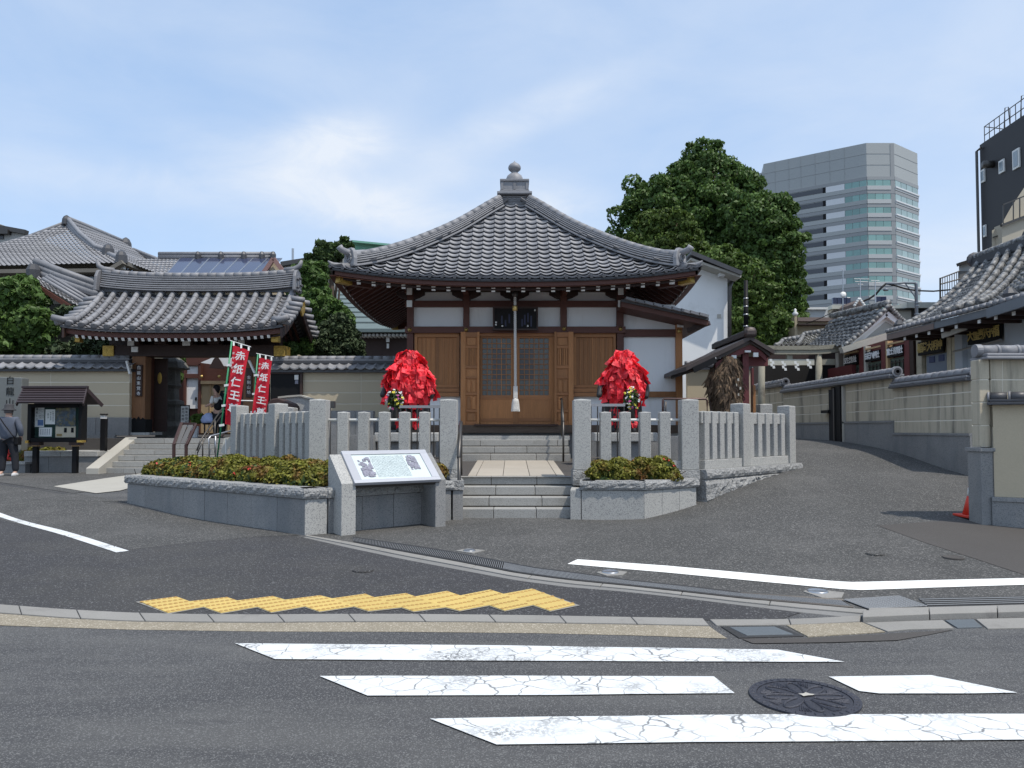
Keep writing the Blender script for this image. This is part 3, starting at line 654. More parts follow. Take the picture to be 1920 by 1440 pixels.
# eave end tiles: small round rolls under the front edge
mb = MB()
for k in range(NT+2):
    a = (k-(NT+1)/2)*TW-TW*.37
    if abs(a) > HR: continue
    p = roofpt(0, a, 1.0)+V((0,-.01,.045)); mb.tube([p+V((0,.05,0)), p-V((0,.012,0))], .038, 10)
mb.build('eave_rolls', M_['tile_dark'], hall)['kind'] = 'stuff'
# fascia boards
for side in range(4):
    for nm, dz, h, inn, m_ in (('eave_board', -.03, .055, .02, M_['tile_dark']), ('fascia', -.12, .12, .07, M_['wood_red']), ('eave_batten', -.2, .05, .16, M_['wood_dark'])):
        mb = MB(); n = 28; pts = [roofpt(side, HR*(2*j/n-1), 1.0) for j in range(n+1)]
        d = {0: V((0,1,0)), 1: V((-1,0,0)), 2: V((0,-1,0)), 3: V((1,0,0))}[side]; t = {0: V((1,0,0)), 1: V((0,1,0)), 2: V((-1,0,0)), 3: V((0,-1,0))}[side]
        vs = []
        for j, p in enumerate(pts):
            q = p+d*inn-t*inn*(2*j/n-1)+V((0,0,dz)); vs += [q, q+V((0,0,h)), q+d*.05+V((0,0,h)), q+d*.05]
        mb.add(vs, [(j*4+i, (j+1)*4+i, (j+1)*4+(i+1) % 4, j*4+(i+1) % 4) for j in range(n) for i in range(4)]+[(0,1,2,3), (n*4+3,n*4+2,n*4+1,n*4)])
        mb.build(nm, m_, hall, recalc=True)
# hip ridges: layered courses
for k, (sx, sy) in enumerate(((-1,-1),(1,-1),(-1,1),(1,1))):
    def hp(s, off=0.): r = HR*s; return V((CX+sx*r, HC+sy*r, cub(HZ, s)+off))
    hd = V((sx, sy, 0)).normalized(); sd = V((-sy, sx, 0)).normalized()
    mb = MB(); n = 26; vs = []
    for i in range(n+1):
        q = hp(.10+(.905-.10)*i/n); vs += [q-sd*.11+V((0,0,.02)), q-sd*.11+V((0,0,.29)), q+sd*.11+V((0,0,.29)), q+sd*.11+V((0,0,.02))]
    mb.add(vs, [(j*4+i, (j+1)*4+i, (j+1)*4+(i+1) % 4, j*4+(i+1) % 4) for j in range(n) for i in range(4)]); mb.build('ridge_core', M_['tile_dark'], hall, recalc=True)
    for lay, (w0, z0, h0) in enumerate(((.20,.03,.07),(.165,.11,.045),(.15,.16,.045),(.135,.21,.045),(.12,.26,.035))):
        h0 *= .66; mb = MB(); n = 26; vs = []
        for i in range(n+1):
            s = .10+(.905-.10)*i/n; tp_ = 1-.25*(i/n)*0; q = hp(s); vs += [q-sd*w0+V((0,0,z0)), q-sd*w0*.97+V((0,0,z0+h0)), q+sd*w0*.97+V((0,0,z0+h0)), q+sd*w0+V((0,0,z0))]
        mb.add(vs, [(j*4+i, (j+1)*4+i, (j+1)*4+(i+1) % 4, j*4+(i+1) % 4) for j in range(n) for i in range(4)]+[(0,1,2,3), (n*4+3,n*4+2,n*4+1,n*4)])
        mb.build('ridge_course', M_['tile'], hall, recalc=True, bevel=.008)
    n = 19
    for i in range(n):
        s0, s1 = .10+.80*i/n, .10+.80*(i+1.08)/n; mb = MB(); a, b = hp(s0, .295), hp(s1, .295)
        mb.tube([a, b], [.088,.094], 12); mb.build('ridge_cap', M_['tile'], hall, smooth=True)
    # end tile (onigawara) with upturned horn and corner sweep
    e = hp(.895, .10); mb = MB(); up = V((0,0,1))
    outl = [(-.2,-.08),(-.21,.1),(-.17,.26),(-.08,.35),(.08,.35),(.17,.26),(.21,.1),(.2,-.08)]
    mb.prism([e+sd*x+up*z for x, z in outl], hd*.1); mb.build('ridge_end_tile', M_['tile'], hall, recalc=True, bevel=.02)
    mb = MB(); cpt = e+hd*.11+up*.12
    for rr in (.11,.06): mb.tube([cpt+(sd*math.cos(t*.5236)+up*math.sin(t*.5236))*rr for t in range(13)], .018, 6)
    mb.build('ridge_end_relief', M_['tile'], hall, smooth=True)
    pts = [hp(.84,.31), hp(.885,.33), hp(.92,.37), hp(.945,.43), hp(.955,.5)]
    MB().tube(pts, [.085,.08,.075,.07,.075], 12).build('ridge_horn', M_['tile'], hall, smooth=True)
    pts = [hp(.90,.03), hp(.95,.045), hp(.985,.08), hp(1.003,.16)]
    MB().tube(pts, [.1,.08,.06,.015], 10).build('corner_horn', M_['tile'], hall, smooth=True)
    # gilded corner beam end
    q = hp(.965, -.23); a = q-hd*.9+up*-.0; mb = MB(); mb.beam(a-up*.0, q-hd*.37, .15, .19); mb.build('corner_beam', M_['wood_red'], hall)
    mb = MB(); mb.beam(q-hd*.36, q-hd*.02+up*.02, .17, .2); mb.build('corner_plate', M_['gold'], hall, bevel=.01)
# finial
fz = 7.56
def sqp(name, r, z0, z1, m=M_['tile'], bev=.01): return MB().box(CX-r, CX+r, HC-r, HC+r, z0, z1).build(name, m, hall, bevel=bev)
for i in range(5): sqp('finial_course', .36-.012*i, fz+.02+i*.062, fz+.07+i*.062)
sqp('finial_slab', .47, fz+.33, fz+.40); sqp('finial_slab', .40, fz+.41, fz+.46); sqp('finial_box', .355, fz+.46, fz+.72); sqp('finial_rim', .395, fz+.70, fz+.76)
for x in (-.34, 0, .34): MB().box(CX+x-.035, CX+x+.035, HC-.375, HC-.35, fz+.48, fz+.69).build('finial_strip', M_['tile'], hall)
pr = [(.24,.0),(.245,.04),(.235,.12),(.2,.2),(.13,.26),(.09,.285),(.085,.31),(.12,.34),(.165,.38),(.175,.43),(.165,.48),(.125,.53),(.06,.57),(.02,.6),(.005,.63)]
MB().lathe(pr, (CX, HC, fz+.76), 28).build('finial_ball', M_['tile'], hall, smooth=True)
# rafters with white tips (front and both sides)
xt = [672.5,700.6,729.6,757.7,785.6,813.1,841,868.7,896.2,923.8,951.8,979.6]
xt += [953+(x-950)/1. for x in []]
allx = [672.5+28.05*i for i in range(22)]+[1259]
def raf(side, a, nm='rafter'):
    c = abs(a)/HR; tip = roofpt(side, a, .955)+V((0,0,-.235)); back = roofpt(side, a if abs(a) < HR*.55 else a, .58)+V((0,0,-.22))
    if abs(a) > HR*.6: back = roofpt(side, a, min(.93, abs(a)/HR+.02))+V((0,0,-.20))
    mb = MB(); mb.beam(tip, back, .075, .085); mb.build(nm, M_['wood_red'], hall)
    d = (back-tip).normalized(); mb = MB(); mb.beam(tip-d*.012, tip-d*.001, .085, .1); mb.build('rafter_tip', M_['white_paint'], hall)
for px in allx: raf(0, P(px, 543, HC-HR*.955).x-CX)
for side in (1, 3):
    for i in range(22): raf(side, -3.45+i*6.9/21)
# --- body: posts, beams, panels (front face at YF) ---
def hb(nm, r, m_, dep=.1, dy=0, bev=0, Y=YF): 
    mb = MB(); mb.prect(*r, Y, dep, dy); return mb.build(nm, m_, hall, bevel=bev)
z1 = 1.62
MB().box(CX-2.5, CX+2.5, YF+.25, YF+5.1, 1.2, 4.9).build('inner_wall', M_['plaster_white'], hall)
for (a, b) in ((763,775),(868.5,880),(1051,1063),(1156.5,1169.5)):
    hb('post', (a, 545, b, 805), M_['wood_red'], .18, -.04, .006)
for x in (CX-2.5, CX+2.5): MB().box(x-.09, x+.09, YF+4.95, YF+5.12, 1.3, 5).build('post', M_['wood_red'], hall)
hb('tie_beam', (760, 564, 1172, 575.5), M_['wood_red'], .12, -.02, .004); hb('tie_beam', (760, 613, 1172, 625), M_['wood_red'], .16, -.09, .004)
hb('wall_beam', (768, 536, 1164, 547), M_['wood_dark'], .2, 0)
for a, b in ((775,868.5),(880,1051),(1063,1156.5)): hb('plaster_panel', (a, 545, b, 564), M_['plaster_white'], .05, .08)
for a, b in ((775,868.5),(880,926),(1006,1051),(1063,1156.5)): hb('plaster_panel', (a, 575, b, 613), M_['plaster_white'], .05, .08)
# boat shaped bracket arms
for c_ in (769, 874.5, 965, 1057, 1163):
    w_ = 27; pl = [(c_-w_,547),(c_+w_,547),(c_+w_,552),(c_+w_*.62,557.5),(c_+8,560),(c_+7,566),(c_-7,566),(c_-8,560),(c_-w_*.62,557.5),(c_-w_,552)]
    mb = MB(); mb.prism([P(x, y, YF-.03) for x, y in pl], (0,.12,0)); mb.build('bracket_arm', M_['wood_dark'], hall, recalc=True)
    Yb = YF-.45
    mb = MB(); mb.beam(P(c_, 553, YF)+V((0,.0,.03)), P(c_, 553, YF)+V((0,-.5,.03)), .12, .12); mb.build('bracket_nose', M_['wood_red'], hall)
for c_ in (767.5, 1164):
    for y in (540, 563): MB().prect(c_-5, y, c_+5, y+12.5, YF-.55, .02).build('bracket_tip', M_['white_paint'], hall)
# side walls
for sx in (-1, 1):
    x = CX+sx*2.52
    MB().box(min(x,x-sx*.05), max(x,x-sx*.05), YF+.05, YF+5, 1.9, 4.8).build('side_wall', M_['plaster_white'], hall)
    for z in (1.66, 2.35, 3.9, 4.45): MB().box(x-.04, x+.04, YF, YF+5.1, z-.07, z+.07).build('side_beam', M_['wood_red'], hall)
# plank bays: one plank per board
for a, b in ((777,861.5),(1075.5,1155)):
    hb('bay_frame', (a, 625, b, 632), M_['wood'], .1, .0); hb('bay_frame', (a, 722, b, 727), M_['wood_h'], .12, -.02); hb('bay_frame', (a, 728, b, 735), M_['wood_h'], .12, -.03); hb('bay_frame', (a, 736, b, 743.5), M_['wood_h'], .12, -.05)
    hb('bay_frame', (a, 632, a+5, 722), M_['wood'], .1, .0); hb('bay_frame', (b-5, 632, b, 722), M_['wood'], .1, .0)
    n = 9; ww = (b-a-10)/n
    for i in range(n):
        hb('plank', (a+5+i*ww+.25, 632, a+5+(i+1)*ww-.25, 722), M_['wood'], .04, .05+.006*random.random(), .004)
        hb('batten', (a+5+i*ww-.7, 632, a+5+i*ww+.7, 722), M_['wood'], .03, .035)
    hb('plaster_panel', (a-2, 743.5, b+2, 797), M_['plaster_white'], .06, .06)
# folding doors, opened flat against the wall
def pdoor(a, b, flip):
    Y0 = YF-.14; r = []
    e = 9.5 if not flip else 4.5; f = 4.5 if not flip else 9.5
    d = hb('folding_door', (a+e, 624, b-f, 797), M_['wood'], .03, .03, 0, Y0)
    def sub(rr, dy=0, dep=.05, m_=M_['wood'], nm='rail'):
        mb = MB(); mb.prect(*rr, Y0, dep, dy); mb.build(nm, m_, d, bevel=.004)
    sub((a, 622, a+e, 797), -.01, .07, nm='stile'); sub((b-f, 622, b, 797), -.01, .07, nm='stile')
    for y0, y1 in ((623,632),(648,653),(685,691),(706,710),(736,741),(768,773),(790,797)): sub((a+e, y0, b-f, y1), 0, .05, M_['wood_h'])
    xi = a+e+1.5; xo = b-f-1.5; ww = (xo-xi)/5
    for i in range(5): sub((xi+i*ww, 653, xi+(i+.62)*ww, 685), -.0, .03, nm='slat')
    for y0, y1 in ((710,736),(741,768)):
        for k in range(2): sub((lerp(xi,xo,.08+k*.5), y0+3, lerp(xi,xo,.42+k*.5), y1-1), .005, .03, nm='raised_panel')
    sub((xi+1.5, 775, xo-1.5, 789), .0, .03, nm='raised_panel'); sub((xi+1, 633, xo-1, 647), .012, .02, nm='raised_panel')
pdoor(863.5, 899, False); pdoor(1039.5, 1075.5, True)
# lattice doors
hb('door_head', (899, 625, 1040, 631), M_['wood_h'], .12, -.03)
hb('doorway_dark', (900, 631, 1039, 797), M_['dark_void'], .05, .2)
M_['lattice_glass'] = mat('lattice_glass', (.085,.09,.08), .25, .1, 4, .05, 60, 0, spec=.6)
for a, b, fx in ((900,963,0),(969.5,1034,1)):
    d = hb('lattice_door', (a, 742, b, 797), M_['wood'], .045, .02)
    def sub(nm, rr, m_=M_['wood'], dep=.045, dy=.02): mb = MB(); mb.prect(*rr, YF, dep, dy); return mb.build(nm, m_, d)
    sub('stile', (a, 631, a+4.5, 742)); sub('stile', (b-5, 631, b, 742)); sub('rail', (a+4.5, 631, b-5, 634), M_['wood_h']); sub('rail', (a, 741, b, 749), M_['wood_h'], .05, .01); sub('rail', (a, 784, b, 790), M_['wood_h'], .05, .01)
    nx_, ny = 6, 11; x0, x1 = a+4.5, b-5; y0, y1 = 634, 741; cw_, ch = (x1-x0)/nx_, (y1-y0)/ny
    for i in range(1, nx_): sub('lattice_bar', (x0+i*cw_-.75, y0, x0+i*cw_+.75, y1), dep=.02, dy=.03)
    for j in range(1, ny): sub('lattice_bar', (x0, y0+j*ch-.75, x1, y0+j*ch+.75), M_['wood_h'], .02, .033)
    for i in range(nx_):
        for j in range(ny):
            dark = (2 <= j <= 7) and ((i >= 2 and i <= 4) if fx == 0 else (0 <= i <= 2))
            sub('pane', (x0+i*cw_, y0+j*ch, x0+(i+1)*cw_, y0+(j+1)*ch), M_['glass_dark'] if dark else M_['lattice_glass'], .008, .058)
hb('centre_stile', (962, 631, 971.5, 797), M_['wood'], .06, -.005); hb('side_stile', (1034, 631, 1039.5, 797), M_['wood'], .06, 0)
for x, y in ((768.3,618.3),(874,618.3),(1057.7,616.5),(1163.5,616.5),(874,806.5),(1059.5,806)):
    p = P(x, y, YF-.1); MB().lathe([(.052,0),(.05,.02),(.03,.032),(.026,.05),(.0,.062)], (0,0,0), 14).build('brass_stud', M_['brass'], hall, smooth=True, M=FM(p))
# floor sill and stone strip, foundation
hb('floor_sill', (762, 797, 1172, 811.5), M_['wood_old'], .3, -.2); hb('threshold', (890, 795.5, 1045, 798.5), M_['wood_dark'], .2, -.25)
MB().box(CX-2.95, CX+2.75, YF-.05, YF+5.3, .8, P(960,812,YF-.4).z).build('foundation', M_['granite_dark'], hall)
# plaque above the door
pq = thing('name_plaque', 'dark carved plaque with faint blue letters hung above the lattice doors', 'plaque', P(966, 600, YF-.3))
mb = MB(); mb.prect(926, 578, 1007, 617, YF-.28, .06); mb.build('board', M_['dark_void'], pq)
for r in ((924,575,1009,578),(924,616,1009,619),(924,578,927,616),(1006,578,1009,616)): mb = MB(); mb.prect(*r, YF-.31, .08); mb.build('frame', M_['wood_dark'], pq)
M_['faint_blue'] = mat('faint_blue', (.012,.014,.045), .5, .1, 4, .1, 60, 0)
for x, y0, y1 in ((941,592,607),(948,600,612),(955,589,606),(984,590,609),(990,587,604),(996,592,612),(979,598,612)):
    mb = MB(); mb.prect(x-1.6, y0, x+1.6, y1, YF-.29, .01); mb.build('lettering', M_['faint_blue'], pq)
for x, y in ((930,604.5),(930,609),(942,611.5),(989.5,611.5),(1003,582)): MB().lathe([(.0,-.02),(.02,-.01),(.02,.015),(0,.03)], P(x, y, YF-.33), 10).build('white_stud', M_['white_paint'], pq, smooth=True)
# bell rope
br = thing('bell_rope', 'white twisted bell rope with tassel hanging before the doors', 'bell rope', P(966, 772, 17.0))
M_['rope'] = mat('rope', (.62,.6,.56), .85, .1, 10, .1, 60, .2)
YB = 17.0; p0, p1 = P(965.5, 556, YB), P(966.5, 726, YB)
mb = MB()
for ph in (0, 1, 2):
    pts = []; n = 120
    for i in range(n+1):
        t = i/n; a = t*2*math.pi*15+ph*2.094; q = p0.lerp(p1, t); pts.append(q+V((math.cos(a)*.017, math.sin(a)*.017, 0)))
    mb.tube(pts, .018, 5)
mb.build('rope', M_['rope'], br, smooth=True)
mb = MB(); a, b = P(966.5,724,YB), P(966.5,747,YB); mb.box(a.x-.05, a.x+.05, YB-.05, YB+.05, b.z, a.z); mb.build('grip', M_['rope'], br, bevel=.01)
a, b = P(966.5,747,YB), P(966.5,771,YB); h = a.z-b.z
mb = MB(); mb.lathe([(.05,h),(.07,h*.9),(.075,h*.6),(.09,h*.2),(.095,0),(.03,.02)], b, 18); mb.build('tassel', M_['rope'], br, smooth=True)
mb = MB()
for k in range(26):
    t = k*2*math.pi/26; mb.tube([b+V((.07*math.cos(t), .07*math.sin(t), h*.8)), b+V((.096*math.cos(t), .096*math.sin(t), -.005))], .007, 4)
mb.build('tassel_threads', M_['rope'], br)
p = P(965.5,578,YB); MB().lathe([(.05,-.06),(.06,-.04),(.06,.04),(.05,.06)], p, 12).build('collar', M_['brass'], br, smooth=True)
p = P(965.5,551,YB); MB().lathe([(.0,-.09),(.05,-.07),(.075,0),(.05,.07),(.02,.09),(.01,.25)], p, 12).build('bell', M_['steel_dark'], br, smooth=True)
# annex wing on the right
ax = hall
hb('annex_wall', (1170, 570, 1268, 797), M_['plaster_white'], .1, .1); hb('annex_post', (1268, 600, 1280, 800), M_['wood'], .16, 0, .005)
hb('annex_beam', (1169.5, 617, 1268, 631), M_['wood_red'], .12, .02); hb('annex_beam', (1169.5, 734, 1268, 744.5), M_['wood'], .12, .02); hb('annex_beam', (1169.5, 797, 1283, 812), M_['wood_old'], .2, -.02)
MB().box(P(1170,700,YF).x, P(1276,700,YF).x, YF+.15, YF+4, 1.2, 3.6).build('annex_body', M_['plaster_white'], hall)
p = P(1273.5, 621, YF-.02); MB().lathe([(.05,0),(.045,.03),(.02,.05),(0,.055)], (0,0,0), 14).build('brass_stud', M_['brass'], hall, smooth=True, M=FM(p))
hb('beam_end', (1269, 604, 1281, 614), M_['white_paint'], .03, -.04)
for nm, y0, y1, Ya, Yb_, m_ in (('annex_roof_board', 0, 9, YF-.75, YF+4.2, M_['wood_red']), ('annex_roof_cover', -4.5, 0, YF-.8, YF+4.3, M_['tile_dark'])):
    a0, a1 = P(1165, 566+y0, YF-.75), P(1328, 601+y0, YF-.75); b0, b1 = P(1165, 566+y1, YF-.75), P(1328, 601+y1, YF-.75)
    pts = [a0, a1, b1, b0]
    for q in pts: q.y = Ya
    MB().prism(pts, (0, Yb_-Ya, 0)).build(nm, m_, hall, recalc=True)
a0, a1 = P(1172, 564, YF-.8), P(1325, 597, YF-.8)
for k in range(9):
    t0, t1 = k/9, (k+1.08)/9; p, q = a0.lerp(a1, t0), a0.lerp(a1, t1)
    mb = MB(); mb.beam(p+V((0,-.05,.05)), q+V((0,-.05,.035)), .17, .06); mb.build('verge_tile', M_['tile'], hall)
p0, p1 = P(1170,562,YF-.8), P(1326,596,YF-.8)
f = quadf(p1+V((0,.1,0)), p1+V((0,4.9,0)), p0+V((0,4.9,0)), p0+V((0,.1,0))); roof_patch('annex_tiles', f, 18, 9, .05, .03, M_['tile_s'], hall)
mb = MB(); mb.beam(P(1290,620,YF-.3), P(1330,605,YF-.6), .12, .1); mb.build('eave_arm', M_['wood_dark'], hall)
# ================= FRONT: steps, fences, planters, statues, board =================
ZC = .755                                                 # planter cap level
# courtyard behind the fences
def yz(x, y): return ZC+.115*sstep(12.6, 16.2, y)
cyp = [(-1.05,12.0),(-3.2,12.4),(-5.4,14.7),(-5.4,22.3),(5.0,22.3),(5.35,14.6),(3.03,12.4),(1.2,12.0)]
mb = MB(); n = 30; vs = []; 
pts2 = [V((x, y)) for x, y in cyp]
lo = [V((x, y, yz(x, y)-.06)) for x, y in cyp]
cy = MB(); cy.add([V((-5.3,12.3,ZC-.01)),V((5.2,12.3,ZC-.01)),V((5.2,16.2,.86)),V((-5.3,16.2,.86)),V((5.2,22.3,.9)),V((-5.3,22.3,.9))], [(0,1,2,3),(3,2,4,5)])
# clip the yard to the fence lines: build from triangles between fence lines
cy = MB(); cy.add([V((-1.05,12.6,ZC-.01)),V((1.3,12.6,ZC-.01)),V((3.0,12.6,ZC-.01)),V((5.3,14.8,.82)),V((5.3,22.3,.9)),V((-5.4,22.3,.9)),V((-5.4,14.8,.82)),V((-3.2,12.6,ZC-.01)),V((-1.05,16.2,.86)),V((1.3,16.2,.86)),V((-5.4,16.2,.86)),V((5.3,16.2,.86))],
   [(0,1,9,8),(1,2,3,11,9),(9,11,4,5,10,8),(7,0,8,10,6)])
tag(cy.build('courtyard', M_['asphalt_brown'], None, recalc=True), 'dark paved courtyard around the temple hall', None, None, 'structure')
pth = thing('stone_path', 'pale stone slab path between the two flights of steps', None, (0,14.3,.8), kind='structure')
xs_ = [-.86,-.70,-.23,.25,.73,.93]
xs_ = [CX+(-1.03), CX-.85, CX-.28, CX+.29, CX+.86, CX+1.04]; xs_ = [x*.80+CX*.2-.0 for x in xs_]
for j in range(2):
    for i in range(5):
        y0, y1 = (12.72, 14.2) if j == 0 else (14.215, 16.19)
        z0, z1_ = yz(0, y0)+.008, yz(0, y1)+.008; a, b = xs_[i]+.005, xs_[i+1]-.005
        MB().hexa([V((a,y0,z0-.05)),V((b,y0,z0-.05)),V((b,y1,z1_-.05)),V((a,y1,z1_-.05)),V((a,y0,z0)),V((b,y0,z0)),V((b,y1,z1_)),V((a,y1,z1_))]).build('slab', M_['paving_beige'], pth, bevel=.003)
st = thing('stone_steps', 'four grey granite steps in two flights rising to the hall door', 'steps', (0,11.74,.15))
def flight(par, xa, xb, Y0, z0, n, rise, run, cuts, m_, last=None, xshift=None):
    for k in range(n):
        y0 = Y0+run*k; y1 = Y0+run*(n)+.02 if last is None else last
        y1 = y0+run+.03 if k < n-1 else (last or y0+run)
        zt = z0+rise*(k+1); c_ = [xa]+[lerp(xa, xb, t) for t in cuts[k % len(cuts)]]+[xb]
        for a, b in zip(c_, c_[1:]):
            mb = MB(); mb.box(a+.004, b-.004, y0, y1, zt-rise+.014 if k else z0-.15, zt-.002); mb.build('step_stone', m_, par, bevel=.008)
        MB().box(xa+.01, xb-.01, y0+.02, y1, z0-.1, zt-.03).build('step_core', M_['soil'], par)  # dark core colour draws the shadow line below each riser
st['label'] = 'lower flight of four granite steps up from the forecourt to the slab path'
flight(st, -.96, 1.07, 11.74, .155, 4, .15, .3, [(.33,.66),(.29,.71),(.34,.66),(.30,.68)], M_['granite_step'], 12.75)
st2 = thing('stone_steps', 'upper flight of granite steps directly below the hall doors', 'steps', (0,16.2,.86))
flight(st2, CX-1.28, CX+1.2, 16.2, .865, 3, .15, .3, [(.3,.7),(.33,.62),(.2,.9)], M_['granite_step'], 17.7)
MB().box(CX-1.25, CX+1.25, 17.12, 17.75, 1.30, 1.40).build('step_stone', M_['granite'], st2, bevel=.006)
# steel handrails
def rail(label, pts, posts, r=.021, m=M_['steel'], bar=None):
    t = thing('handrail', label, 'handrail', posts[0][0])
    MB().tube(pts, r, 10).build('rail', m, t, smooth=True)
    for a, b in posts: MB().tube([a, b], r*.9, 8).build('post', m, t, smooth=True)
    if bar: MB().tube(bar, r*.7, 8).build('lower_bar', m, t, smooth=True)
    return t
M_['rail_steel'] = mat('rail_steel', (.22,.23,.25), .35, .08, 5, .05, 90, 0, metal=.8)
b0, b1 = V((-.80,11.72,.15)), V((-.86,12.9,.755)); t0, t1 = V((-.80,11.72,.98)), V((-.86,12.95,1.62))
rail('steel handrail at the left end of the lower steps', [P(860,858,11.72), P(864,795,12.9), P(864.5,792,13.0)], [(GP(861,973), P(861,858,11.72)), (V((P(864,880,12.9).x,12.9,.76)), P(864,797,12.9))], .032, M_['steel_dark'])
q0 = P(1055.5,773,16.0); q0 = V((q0.x,15.9,.86)); q1 = V((P(1052,740,17.3).x,17.1,1.4))
rail('dark steel handrail at the right end of the upper steps', [q0+V((0,0,.85)), q1+V((0,0,.85)), q1+V((0,.3,.85))], [(q0, q0+V((0,0,.85))), (q1, q1+V((0,0,.85)))], .024, M_['steel_dark'])
# ---- rough stone helpers
def rough_block(mb_name, p4, z0, z1, par, m, amp=.02, nx_=10, nz_=4):      # p4: a,b front plan points, depth vec ; displaced front face
    a, b, dv = p4; rng = random.Random(int(a.x*1000+b.y*77)); vs = []; nrm = V((b.y-a.y, -(b.x-a.x), 0)).normalized()
    if nrm.dot(dv) > 0: nrm = -nrm
    zf = z0 if callable(z0) else (lambda q: z0)
    for j in range(nz_+1):
        for i in range(nx_+1):
            q = a.lerp(b, i/nx_); z_lo = zf(q); z = lerp(z_lo, z1, j/nz_)
            e = 0 if (j in (0, nz_)) else 1
            d = (rng.random()*e)*amp+(amp*.35 if e else 0)
            vs.append(V((q.x, q.y, z))+nrm*d)
    fs = [(j*(nx_+1)+i, j*(nx_+1)+i+1, (j+1)*(nx_+1)+i+1, (j+1)*(nx_+1)+i) for j in range(nz_) for i in range(nx_)]
    k = len(vs); t0 = nz_*(nx_+1)
    vs += [a+dv+V((0,0,z1-a.z)), b+dv+V((0,0,z1-b.z)), a+dv+V((0,0,zf(a)-a.z)), b+dv+V((0,0,zf(b)-b.z))]
    fs += [tuple(range(t0, t0+nx_+1))+(k+1, k), tuple(range(nx_, -1, -1))+(k+2, k+3)]
    fs += [tuple(j*(nx_+1) for j in range(nz_, -1, -1))+(k+2, k), tuple(j*(nx_+1)+nx_ for j in range(nz_+1))+(k+1, k+3)]
    o = MB().add(vs, fs).build(mb_name, m, par, recalc=True); return o
def wall_run(par, poly, ztop, cap_h, n_list, capm=M_['granite_rough'], m=M_['granite_dark'], over=.025, capw=.30, m_list=None):
    for si in range(len(poly)-1):
        a, b = poly[si].copy(), poly[si+1].copy(); a.z = b.z = 0; d = (b-a).normalized(); nrm = V((-d.y, d.x, 0))
        if nrm.y < 0: nrm = -nrm
        if abs(nrm.y) < .25 and nrm.x*(a.x+1) < 0: pass
        n = n_list[si]; mm = m_list[si] if m_list else m
        for k in range(n):
            p, q = a.lerp(b, k/n)+d*.003, a.lerp(b, (k+1)/n)-d*.003
            off = random.uniform(-.002, .003)
            z0p, z0q = G(p.x,p.y)-.05, G(q.x,q.y)-.05; o_ = nrm*off
            MB().hexa([V((p.x,p.y,z0p))+o_,V((q.x,q.y,z0q))+o_,V((q.x,q.y,z0q))+nrm*.16,V((p.x,p.y,z0p))+nrm*.16,V((p.x,p.y,ztop-cap_h-.008))+o_,V((q.x,q.y,ztop-cap_h-.008))+o_,V((q.x,q.y,ztop-cap_h-.008))+nrm*.16,V((p.x,p.y,ztop-cap_h-.008))+nrm*.16]).build('wall_stone', mm, par, recalc=True, bevel=.003)
        nc = max(1, round((b-a).length/.85))
        for k in range(nc):
            p, q = a.lerp(b, k/nc)+d*.003-nrm*over, a.lerp(b, (k+1)/nc)-d*.003-nrm*over
            if k == 0: p = p-d*over
            if k == nc-1: q = q+d*over
            rough_block('cap_stone', (V((p.x,p.y,0)), V((q.x,q.y,0)), nrm*capw), ztop-cap_h, ztop, par, capm, .022, 14, 4)
PLA, PLB, PLC = GP(238,943), GP(571,1004), GP(613,1001)
pl = thing('planter_wall', 'long grey granite planter with rough capstones left of the information board', 'planter', PLB)
LD = V((-.97, 12.1, 0))
wall_run(pl, [PLA, PLB, PLC], ZC, .14, [8, 1], m_list=[M_['granite_dark'], M_['granite']])  # shade painted in: darker stone on the long side, paler on the lit end
PLD = GP(846,976)
pl2 = thing('planter_wall', 'grey granite planter wall running behind the information board to the steps', 'planter', PLD)
wall_run(pl2, [PLC+V((.02,.0,0)), PLD], ZC, .14, [4], m_list=[M_['granite_dark']]); wall_run(pl2, [PLD+V((.02,.02,0)), V((-1.0,12.25,0))], ZC, .14, [1], capw=.2)
MB().prism([V((p[0],p[1],ZC-.13)) for p in ((PLA.x+.2,PLA.y+.15),(PLB.x+.05,PLB.y+.3),(PLC.x,PLC.y+.35),(-1.35,11.7),(-1.2,12.5),(-3.2,12.5),(-5.6,14.9),(-6.6,14.2))], (0,0,.08)).build('soil', M_['soil'], pl)
pr = thing('planter_wall', 'light granite planter with rough capstones right of the lower steps', 'planter', GP(1150,975))
RA, RB, RC = GP(1089,975), GP(1208,973.5), GP(1306,947)
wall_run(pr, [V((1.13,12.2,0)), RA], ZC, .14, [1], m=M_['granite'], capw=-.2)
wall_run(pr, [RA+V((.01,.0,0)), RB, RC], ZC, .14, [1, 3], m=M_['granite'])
MB().prism([V((p[0],p[1],ZC-.13)) for p in ((1.2,11.75),(RB.x,RB.y+.25),(RC.x-.05,RC.y+.25),(3.0,12.5),(1.2,12.5))], (0,0,.08)).build('soil', M_['soil'], pr)
